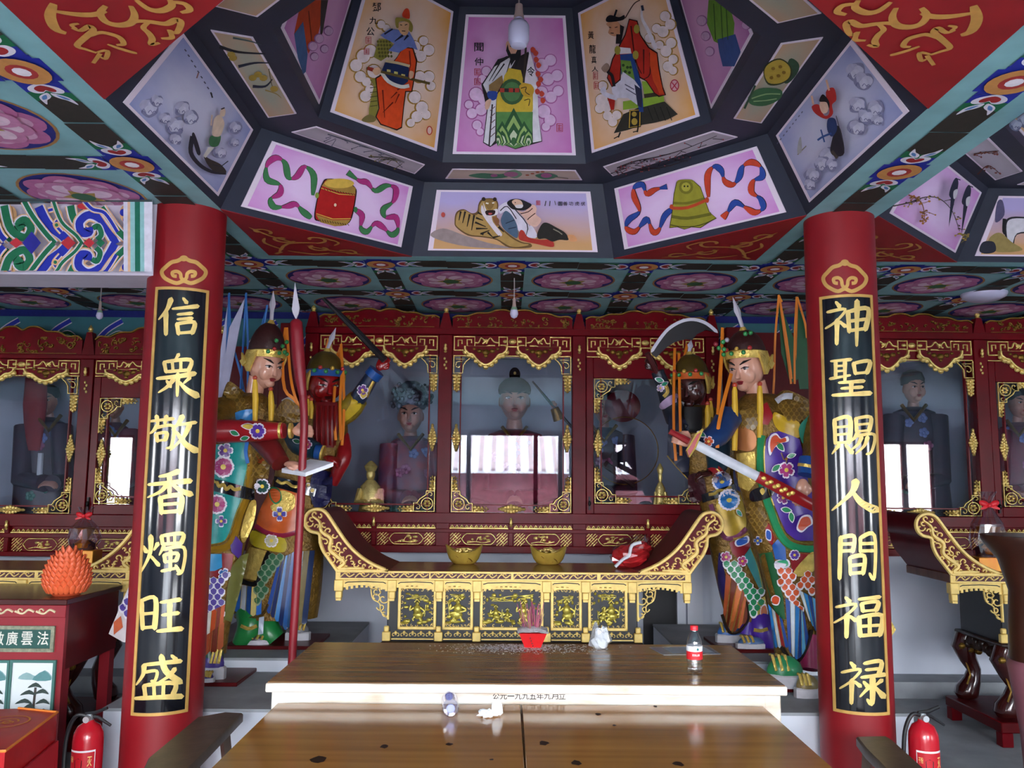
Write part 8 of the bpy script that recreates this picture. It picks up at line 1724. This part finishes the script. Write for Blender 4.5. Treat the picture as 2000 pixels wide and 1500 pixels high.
p.blob(q([(915, 230), (970, 190), (1060, 190), (1140, 220), (1190, 255), (1120, 310), (1020, 310), (960, 290)]), '1c181c'); p.blob(q([(970, 215), (1010, 190), (1070, 205), (1090, 260), (1030, 280), (990, 250)]), 'd8b098'); p.blob(q([(1010, 255), (1090, 250), (1080, 285), (1020, 285)]), 'd8d0d4'); p.stroke(q([(1000, 225), (1015, 228)]), 1.6, '241c1c')
p.blob(q([(1130, 600), (1180, 480), (1250, 580), (1230, 620), (1160, 615)]), 'd8d0e0'); p.blob(q([(1060, 540), (1100, 540), (1150, 610), (1290, 640), (1410, 640), (1430, 720), (1260, 690), (1120, 660), (1050, 630)]), 'b0342c'); p.blob(q([(1250, 580), (1300, 470), (1360, 450), (1460, 500), (1560, 560), (1600, 640), (1500, 640), (1420, 660), (1340, 625), (1270, 630)]), '26221f'); p.stroke(q([(1430, 520), (1490, 550), (1530, 580)]), 2, '8a8270'); p.blob(q([(1590, 590), (1660, 590), (1695, 650), (1620, 655)]), 'd89a6a')
captions(p, [(c, 830+x/5.714, 355+237/5.714, 8, 8) for c, x in (('伏', 1762), ('虎', 1695), ('功', 1628), ('善', 1565), ('圖', 1508))]); seal(p, 1051, 395, 7, 8); p.ell(866, 418, 4, 5, 'c05048'); p.stroke([(1066, 391), (1064, 401)], 2, '3a343c'); p.stroke([(1074, 391), (1073, 401)], 2, '4a444c'); p.stroke([(1083, 391), (1085, 399)], 1.6, '5a545c'); p.build('picture_paint', p.parent)
# ---- drum with ribbons
def twist(p, q, pts, w, c1, c2, edge):       # folded ribbon, alternating faces
    s_ = smoothline(pts, 5); n = len(s_); ws = [w*(.35+.65*abs(math.sin(math.pi*i/9))) for i in range(n)]
    p.stroke(q(s_), [a*.35+1.4 for a in ws] if False else [a+1.6 for a in ws], edge)
    i = 0; k = 0
    while i < n-1:
        e = min(i+9, n-1); p.stroke(q(s_[i:e+1]), ws[i:e+1], (c1, c2)[k % 2]); i = e; k += 1
p = panel_paint((0, 'r1', 1)); q = Z_(0, 0, 2.857)
twist(p, q, [(1745, 1090), (1750, 980), (1700, 930), (1655, 985), (1610, 990), (1590, 910), (1540, 880), (1490, 920), (1490, 1000), (1560, 1030), (1560, 1080), (1510, 1110), (1530, 1155), (1600, 1150), (1650, 1140), (1690, 1180), (1735, 1215)], 12, '3f7a4c', 'b0347c', '24402c')
q2 = Z_(600, 0, 2.5)
twist(p, q2, [(225, 1020), (265, 1050), (260, 1110), (290, 1130), (330, 1090), (370, 1110), (410, 1145), (440, 1120), (430, 1060), (380, 1060), (370, 1020), (420, 980), (430, 920), (385, 905), (330, 930), (290, 890), (250, 880), (195, 840)], 11, 'b0347c', '3f7a4c', '4a2040')
p.blob(q2([(30, 1060), (45, 960), (70, 890), (95, 870), (180, 880), (232, 915), (235, 960), (215, 1060), (185, 1095), (130, 1100), (60, 1080)]), '241418')
p.blob(q2([(36, 1055), (50, 960), (74, 895), (97, 876), (178, 886), (226, 917), (229, 960), (209, 1058), (182, 1090), (130, 1094), (62, 1076)]), 'b01c1c')
p.poly(q2([(66, 905), (150, 935), (230, 945), (232, 915), (180, 882), (95, 870)]), 'a8823c'); p.ell(*q2([(152, 893)])[0], 29, 9.5, 'd8b04c', 20); p.poly(q2([(38, 1045), (120, 1072), (207, 1070), (185, 1097), (130, 1102), (60, 1082)]), 'a8823c'); p.stroke(q2([(62, 915), (150, 945), (230, 950)]), 1.6, 'd8b04c'); p.stroke(q2([(40, 1040), (120, 1066), (208, 1064)]), 1.6, 'd8b04c')
for i in range(12): p.stroke(q2([(75+i*13, 915+i*2.4), (83+i*13, 926+i*2.2)]), 1.2, '4a3418'); p.stroke(q2([(55+i*12, 1066+i*2), (62+i*12, 1080+i*1.4)]), 1.2, '4a3418')
p.ell(*q2([(127, 995)])[0], 2.6, 3.4, 'e8d0b0', 8); p.ell(*q2([(38, 948)])[0], 4, 6, '8a9a40', 8); p.ell(*q2([(226, 1018)])[0], 4, 6, '3f7a4c', 8); p.build('picture_paint', p.parent)
# ---- bell with ribbons
p = panel_paint((0, 'r1', -1)); q = Z_(1300, 0, 2.857)
twist(p, q, [(240, 1100), (235, 980), (270, 930), (310, 950), (330, 1010), (375, 1030), (410, 990), (430, 930), (480, 905), (530, 930), (540, 985), (490, 1010), (480, 1070), (530, 1110), (545, 1160), (500, 1185), (450, 1160), (390, 1130), (350, 1180), (320, 1215)], 12, 'c8442c', '2c4a9c', '3a1c1c')
twist(p, q2, [(1800, 1010), (1750, 1050), (1720, 1120), (1690, 1130), (1665, 1070), (1640, 1090), (1600, 1130), (1560, 1110), (1575, 1070), (1625, 1030), (1600, 960), (1600, 915), (1640, 900), (1660, 945), (1700, 925), (1760, 910)], 11, '2c4a9c', 'c8442c', '3a1c1c')
bell = [(25, 1270), (40, 1180), (50, 1080), (65, 1015), (100, 1000), (160, 1005), (200, 1040), (225, 1110), (250, 1180), (290, 1215), (245, 1240), (200, 1270), (150, 1265), (110, 1278), (70, 1265)]
p.poly(q(bell), '2c2a10'); cx, cy = 150, 1140; p.poly(q([(cx+(x-cx)*.965, cy+(y-cy)*.975) for x, y in bell]), '9a9430')
p.stroke(q([(40, 1205), (130, 1215), (260, 1190)]), 6, '6a6620', 3); p.stroke(q([(50, 1130), (130, 1130), (220, 1105)]), 5, '7a7424', 3); p.stroke(q([(42, 1158), (130, 1155), (245, 1108)]), 6, 'c04828', 3); p.ell(*q([(120, 1040)])[0], 14, 14, '7a7424', 14); p.ell(*q([(120, 1040)])[0], 9, 9, 'b0a840', 12); p.ell(*q([(112, 1036)])[0], 2, 2, '2c2a10', 6); p.ell(*q([(130, 1036)])[0], 2, 2, '2c2a10', 6); p.ell(*q([(40, 1150)])[0], 4, 5, 'c04828', 8); p.ell(*q([(238, 1112)])[0], 4, 6, 'c04828', 8)
p.blob(q([(70, 1015), (85, 1000), (150, 998), (165, 1012), (120, 1005)]), '8a8428'); p.stroke(q([(35, 1250), (110, 1262), (200, 1252), (280, 1218)]), 1.6, '4a4618', 3); p.build('picture_paint', p.parent)
# ---- snowy shore pictures
def snowy(p, q, spots):
    rnd = random.Random(17)
    def lump(x, y, r, c, sy=1): p.blob(q([(x+r*math.cos(a)*rnd.uniform(.75, 1.2), y+sy*r*math.sin(a)*rnd.uniform(.75, 1.2)) for a in [i*.785 for i in range(8)]]), c, 3)
    for x, y, r in spots:
        lump(x, y, r*.9, '8886a8'); lump(x-r*.2, y-r*.2, r*.6, 'b4b0cc'); lump(x+r*.3, y-r*.05, r*.5, 'c4c0d8'); lump(x, y+r*.2, r*.45, 'ccc8dc')
        for k in (-.5, .1, .5): p.stroke(q([(x+k*r-r*.2, y+r*.45), (x+k*r, y+r*.2+r*k*.2), (x+k*r+r*.2, y+r*.5)]), [1.6, .8], '6a6690', 3)
p = panel_paint((0, 'r1', 2)); q = Z_(0, 0, 2.857)
snowy(p, q, [(830, 600, 60), (870, 560, 40), (1010, 600, 50), (1050, 650, 50), (960, 690, 60), (900, 650, 40), (1210, 840, 40), (1290, 700, 40), (950, 760, 40), (1280, 780, 30)])
p.stroke(q([(1040, 740), (1030, 830), (1080, 900), (1150, 940), (1230, 950)]), [10, 5], '2c2a34', 4); p.blob(q([(1035, 740), (1050, 725), (1085, 830), (1065, 840)]), '2c2a34'); p.blob(q([(1100, 850), (1140, 870), (1200, 900), (1230, 945), (1150, 930)]), '3c3430'); p.stroke(q([(1150, 900), (1200, 910), (1240, 880)]), 2, '2c2a34')
p.blob(q([(1140, 740), (1195, 735), (1185, 790), (1150, 800), (1130, 780)]), '3f6a48'); p.blob(q([(1150, 690), (1160, 640), (1190, 620), (1215, 660), (1210, 700), (1190, 740), (1150, 735)]), 'd8bca8'); p.blob(q([(1190, 620), (1195, 590), (1210, 580), (1222, 600), (1212, 630)]), 'd8bca8'); p.stroke(q([(1140, 680), (1145, 620)]), 3, 'd0b0a0'); p.poly(q([(1125, 800), (1160, 800), (1110, 860), (1095, 850)]), 'd0c8c0'); p.stroke(q([(1195, 588), (1215, 580)]), 2.5, '3a3034')
for i in range(9): p.stroke(q([(985+i*18, 250+i*30), (995+i*18, 262+i*30)]), 2.2, '4a465c')
p.stroke(q([(1060, 380), (1050, 410)]), 2.6, '8a5a5a'); p.stroke(q([(1130, 490), (1140, 520)]), 3, '2c2a34'); p.build('picture_paint', p.parent)
p = panel_paint((0, 'r1', -2)); q = Z_(1300, 0, 2.857)
snowy(p, q, [(1060, 400, 60), (1110, 450, 60), (1080, 580, 55), (1180, 600, 55), (1130, 640, 50), (1200, 660, 40), (1090, 700, 55), (930, 860, 60), (900, 900, 50), (850, 960, 50), (960, 900, 40), (840, 1010, 40)])
p.blob(q([(990, 680), (1020, 700), (1040, 830), (990, 850), (960, 820), (975, 740)]), '2c2830'); p.stroke(q([(970, 820), (1000, 860)]), 6, '4a4038'); p.blob(q([(950, 640), (990, 640), (1000, 700), (970, 740), (945, 700)]), '2c3a64'); p.stroke(q([(970, 720), (920, 740), (890, 760)]), 4, '34508c', 3); p.stroke(q([(910, 700), (930, 770)]), 3, '34508c')
p.blob(q([(860, 570), (900, 560), (930, 620), (960, 600), (940, 490), (985, 465), (1000, 530), (975, 560), (980, 610), (940, 640), (880, 610)]), 'b02c28'); p.stroke(q([(870, 560), (860, 510)]), 4, 'd8a890'); p.stroke(q([(960, 480), (945, 420)]), 4, 'd8a890'); p.blob(q([(905, 560), (925, 530), (955, 560), (950, 600), (920, 605)]), 'd8b09c'); p.blob(q([(905, 540), (925, 500), (960, 540), (960, 580), (945, 545)]), '1c181c')
p.stroke(q([(1000, 620), (1040, 770)]), 1.4, '4a4650'); p.stroke(q([(780, 840), (830, 790)]), 2, '8a8070'); p.blob(q([(785, 770), (800, 740), (805, 820), (780, 830)]), 'a8a4a8')
for i in range(9): p.stroke(q([(665+i*18, 780-i*22), (672+i*18, 770-i*22)]), 2, '6a6680')
p.build('picture_paint', p.parent)
# ---- ledge strips: blossoms, branches, lotus, melon
def within(p, e):
    w = p.pt(e); sg = [(p.Q[i]-p.Q[i-1]).cross(w-p.Q[i-1]).dot(p.n) for i in range(4)]
    return all(v > .0025 for v in sg) or all(v < -.0025 for v in sg)
def branch(p, q, spine, n, c1, c2, seed, r=2.4):
    rnd = random.Random(seed); s_ = smoothline(spine, 5); p.stroke(q(s_), [2.6, 1], c1)
    for i in range(n):
        x, y = s_[int(rnd.random()*(len(s_)-1))]; dx, dy = rnd.uniform(-1, 1), rnd.uniform(-1, 1); L_ = rnd.uniform(.4, 1)
        e = (x+dx*26*L_*r/2, y+dy*10*L_*r/2)
        if not within(p, q([e])[0]): continue
        p.stroke(q([(x, y), e]), 1.2, c1); p.ell(*q([e])[0], r*rnd.uniform(.5, 1), r*rnd.uniform(.35, .7), c2 if rnd.random() < .75 else c1, 7)
I = lambda l: l
p = panel_paint((0, 'lg', -1)); branch(p, I, [(1205, 328), (1240, 315), (1290, 305), (1340, 290), (1400, 265)], 46, '2c2024', 'a8484c', 3); branch(p, I, [(1250, 318), (1300, 312), (1350, 296)], 20, '2c2024', 'b85a58', 4); p.build('picture_paint', p.parent)
p = panel_paint((0, 'lg', 1)); branch(p, I, [(640, 262), (690, 278), (740, 296), (790, 316)], 34, '5a5a6a', '7a7a90', 5); branch(p, I, [(720, 300), (760, 302), (790, 312)], 14, '4a4a38', '8a7a40', 6); p.build('picture_paint', p.parent)
p = panel_paint((0, 'lg', 0))
p.blob([(915, 343), (940, 338), (975, 340), (1000, 336), (990, 346), (950, 349)], '4a7a60'); p.blob([(985, 338), (1005, 331), (1020, 340), (1005, 348)], '7a9a80'); p.ell(998, 340, 14, 5, 'b06a90'); p.blob([(1045, 342), (1070, 337), (1090, 344), (1065, 350)], '4a7a60'); p.ell(1067, 342, 11, 4.5, 'a85a88'); p.ell(965, 342, 7, 3, 'a85a88')
for x, y in ((1030, 341), (1040, 338), (1050, 335), (1060, 334)): p.ell(x, y, 4, 1.6, 'a8583c', 8)
p.stroke([(1085, 344), (1110, 347)], 1.6, '6a5a50'); p.build('picture_paint', p.parent)
p = panel_paint((0, 'lg', -2)); q = Z_(1300, 0, 2.857); p.blob(q([(690, 330), (740, 350), (740, 400), (690, 460), (660, 450)]), '34503c'); p.blob(q([(545, 400), (570, 350), (640, 325), (700, 370), (700, 430), (640, 470), (570, 470)]), '3a4024'); p.blob(q([(550, 402), (575, 355), (640, 332), (692, 372), (690, 428), (640, 462), (575, 460)]), 'b89a3c'); 
for x, y in ((600, 380), (640, 370), (630, 420), (590, 430), (660, 400)): p.ell(*q([(x, y)])[0], 4, 3.4, '8a6a24', 8)
p.blob(q([(460, 540), (520, 490), (640, 495), (640, 545), (560, 585), (480, 580)]), '3f6a44'); p.stroke(q([(480, 545), (560, 520), (640, 520)]), 2.4, '8fae78', 3); p.stroke(q([(490, 560), (560, 555), (620, 545)]), 2, '8fae78', 3); p.stroke(q([(440, 600), (500, 470)]), 4, '34503c'); p.build('picture_paint', p.parent)
p = panel_paint((0, 'lg', 2)); q = Z_(0, 0, 2.857)
for pts, w, c in (([(1225, 260), (1330, 290), (1480, 300)], 7, '2c2c34'), ([(1300, 210), (1400, 230), (1460, 250)], 4, '4a5a5a'), ([(1330, 370), (1420, 350), (1500, 350)], 6, '2c3040'), ([(1410, 480), (1480, 480), (1520, 440)], 6, '2c3040'), ([(1480, 500), (1540, 520), (1570, 545)], 3, '9a8044'), ([(1500, 380), (1520, 480), (1550, 490)], 2, '6a5a3c')): p.stroke(q(pts), [w, w*.3], c, 4)
for x, y in ((1300, 320), (1290, 300), (1410, 430), (1440, 410), (1470, 430), (1530, 490)): p.ell(*q([(x, y)])[0], 8, 6, 'a88a3c', 10)
p.build('picture_paint', p.parent)
# ---- right dome: magpies, horse, blossom
p = panel_paint((1, 'r1', 1)); q = Z_(1300, 0, 2.857)
branch(p, q, [(1270, 1150), (1360, 1130), (1450, 1100), (1530, 1110), (1600, 1180), (1640, 1290)], 30, '4a3c38', 'b08a3c', 8, 3); branch(p, q, [(1330, 1080), (1400, 1120), (1420, 1200), (1400, 1230)], 34, '8a5a2c', 'b8742c', 9, 3.4); branch(p, q, [(1580, 1290), (1640, 1300), (1600, 1340)], 10, '8a7a3c', 'c09a44', 10, 3)
for x, y in ((1560, 1000), (1630, 1040)): p.blob(q([(x-40, y+70), (x-20, y), (x, y-25), (x+12, y), (x+5, y+50), (x-15, y+90)]), '24283c'); p.poly(q([(x-30, y+80), (x-5, y+85), (x-40, y+250)]), '24283c'); p.blob(q([(x-15, y+50), (x+8, y+40), (x, y+85), (x-15, y+90)]), 'd0ccd4'); p.stroke(q([(x, y-20), (x+22, y-12)]), 2, '24283c')
p.build('picture_paint', p.parent)
p = panel_paint((1, 'r1', 0)); q = Z_(1300, 0, 2.857)
p.blob(q([(1840, 1240), (1850, 1130), (1880, 1120), (1890, 1200)]), '5a5474'); p.blob(q([(1900, 1360), (1890, 1250), (1930, 1210), (2050, 1210), (2120, 1180), (2160, 1230), (2120, 1300), (2110, 1380), (2080, 1370), (2060, 1310), (1960, 1310), (1940, 1390), (1915, 1390)]), '2c2a30'); p.blob(q([(1910, 1350), (1902, 1255), (1935, 1220), (2050, 1218), (2115, 1190), (2150, 1230), (2112, 1296), (2100, 1370), (2086, 1366), (2062, 1300), (1960, 1302), (1930, 1380)]), 'd8d4dc'); p.stroke(q([(1890, 1220), (1885, 1290), (1900, 1310)]), [7, 3], '1c1a20', 3)
p.blob(q([(1800, 1350), (1825, 1310), (1870, 1300), (1930, 1350), (1990, 1395), (1850, 1405)]), '9a8650'); p.blob(q([(1750, 1400), (1770, 1350), (1830, 1350), (1840, 1400), (1790, 1415)]), '2c2c38'); p.build('picture_paint', p.parent)
p = panel_paint((1, 'lg', 1)); branch(p, Z_(1300, 0, 2.857), [(1720, 860), (1790, 850), (1860, 840)], 18, '6a3c30', '8a4a3c', 12, 3); branch(p, Z_(1300, 0, 2.857), [(1740, 960), (1800, 910), (1870, 960)], 14, '6a3c30', '8a4a3c', 13, 3); p.build('picture_paint', p.parent)
p = panel_paint((1, 'r1', 2)); q = Z_(1300, 0, 2.857); snowy(p, q, [(2010, 660, 60), (1960, 700, 40)]); p.build('picture_paint', p.parent)
# ================================================================== scroll painting on the beam over the left bay
p = Paint((0, BEAMY-.0005, 0), (0, -1, 0), step=.0003); q = Z_(0, 400, 2.5)
CB, CG, CW, CO, CR = '2430a0', '1c6a48', 'ccc8d8', 'd8a878', 'b8303a'
def band(pts, layers):
    for w, c in layers: p.stroke(smoothline(pts, 5), w, c)
F = lambda l: [(x, 820/2+0-y) for x, y in l]      # mirror about the beam's middle line
X = -900
def motif(dx, fl):
    M = (lambda l: q([(x+dx, y) for x, y in l])) if fl > 0 else (lambda l: q([(x+dx, 412-y) for x, y in l]))
    band(M([(215, 25), (260, 110), (330, 165), (365, 205)]), ((25, CO), (21, CW), (17, CB))); band(M([(370, 20), (390, 90), (460, 165), (440, 185)]), ((22, CO), (18, CW), (14, CG)))
    band(M([(50, 20), (80, 130), (150, 175), (180, 130), (150, 90), (120, 110), (140, 135)]), ((24, CO), (20, CW), (15, CG)))
    band(M([(590, 205), (560, 150), (520, 90), (460, 65), (415, 100), (425, 150), (460, 150), (460, 125)]), ((26, CO), (21, CW), (15, CB)))
    band(M([(640, 180), (590, 130), (520, 30)]), ((20, CO), (16, CW), (12, CG)))
    band(M([(500, 185), (520, 160), (505, 120), (480, 130)]), ((14, CW), (10, CG)))
    band(M([(265, 45), (300, 40), (320, 75), (300, 110), (330, 150)]), ((12, CO), (8, CW), (5, CB)))
    p.ell(*M([(305, 115)])[0], 6, 6, CO); p.ell(*M([(305, 115)])[0], 3.4, 3.4, CG); p.ell(*M([(640, 60)])[0], 12, 18, CO); p.ell(*M([(625, 55)])[0], 6, 7, CB); p.ell(*M([(640, 90)])[0], 6, 7, CB); p.ell(*M([(440, 25)])[0], 14, 6, CR)
    band(M([(290, 0), (330, 100), (400, 165), (430, 205)]), ((12, CO), (9, CW), (6, CG))); band(M([(150, 0), (190, 70), (250, 150), (300, 205)]), ((16, CO), (13, CW), (9, CG))); band(M([(440, 0), (480, 40), (540, 60), (600, 150)]), ((12, CO), (9, CW), (6, CB)))
    band(M([(0, 60), (30, 150), (60, 190)]), ((18, CO), (14, CW), (10, CB)))
for dx in (-1140, -570, 0):
    for fl in (1, -1): motif(dx, fl)
    for x, y, w, h, c in ((370, 206, 16, 13, CR), (470, 206, 12, 10, CR), (120, 206, 14, 10, CR), (525, 206, 10, 9, CG), (195, 206, 20, 22, '2a2a8c')):
        cx, cy = q([(x+dx, y)])[0]; p.poly([(cx-w*.9, cy), (cx, cy-h), (cx+w*.9, cy), (cx, cy+h)], c)
for x0, x1, c in ((635, 660, CW), (655, 668, 'd8b090'), (668, 690, '8fc0c0'), (690, 715, '1c6a54'), (715, 735, '8fc0c0'), (735, 775, 'd8d4e0')): p.poly([q([(x0, 0)])[0], q([(x1, 0)])[0], q([(x1, 372)])[0], q([(x0, 372)])[0]], c)
p.poly([q([(-1600, -20)])[0], q([(775, -20)])[0], q([(775, 10)])[0], q([(-1600, 6)])[0]], '3a4648')
# keep the paint on the beam's face
for v in p.b.v: v.z = min(max(v.z, 2.587), ZC-.004); v.x = min(v.x, -1.722)
p.build('beam_painting', beam)
p = Paint((0, 6.749, 0), (0, -1, 0), V((1, 0, 0)), V((0, 0, 1)), toward=False, step=.0003)
for k in range(-14, 15):
    x = k*.42
    for c, w in (('c8c0c8', .05), ('26309a', .034)): p.stroke([(x, 2.66), (x+.1, 2.78), (x+.22, 2.86)], w, c, 4)
    for c, w in (('c8c0c8', .04), ('1f6a48', .026)): p.stroke([(x+.04, 2.66), (x+.12, 2.72), (x+.2, 2.76), (x+.26, 2.72), (x+.22, 2.69)], w, c, 4)
p.poly([(-6, 2.885), (6, 2.885), (6, 2.94), (-6, 2.94)], '1a2068'); p.build('beam_painting', beam2)

# small carved or painted pieces that cannot be picked apart singly stay joined
for o in bpy.data.objects:
    if o.parent is not None and o.name.split('.')[0] in ('scale_armour', 'scale_mail', 'gold_nuggets', 'panel_lace', 'base_lace', 'cornice_carving', 'gilt_cresting', 'gilt_panel_fret', 'gilt_panel_relief', 'frieze_scroll', 'scroll_carving', 'carved_apron', 'gilt_drop', 'scabbard_gilding'):
        o['kind'] = 'stuff'
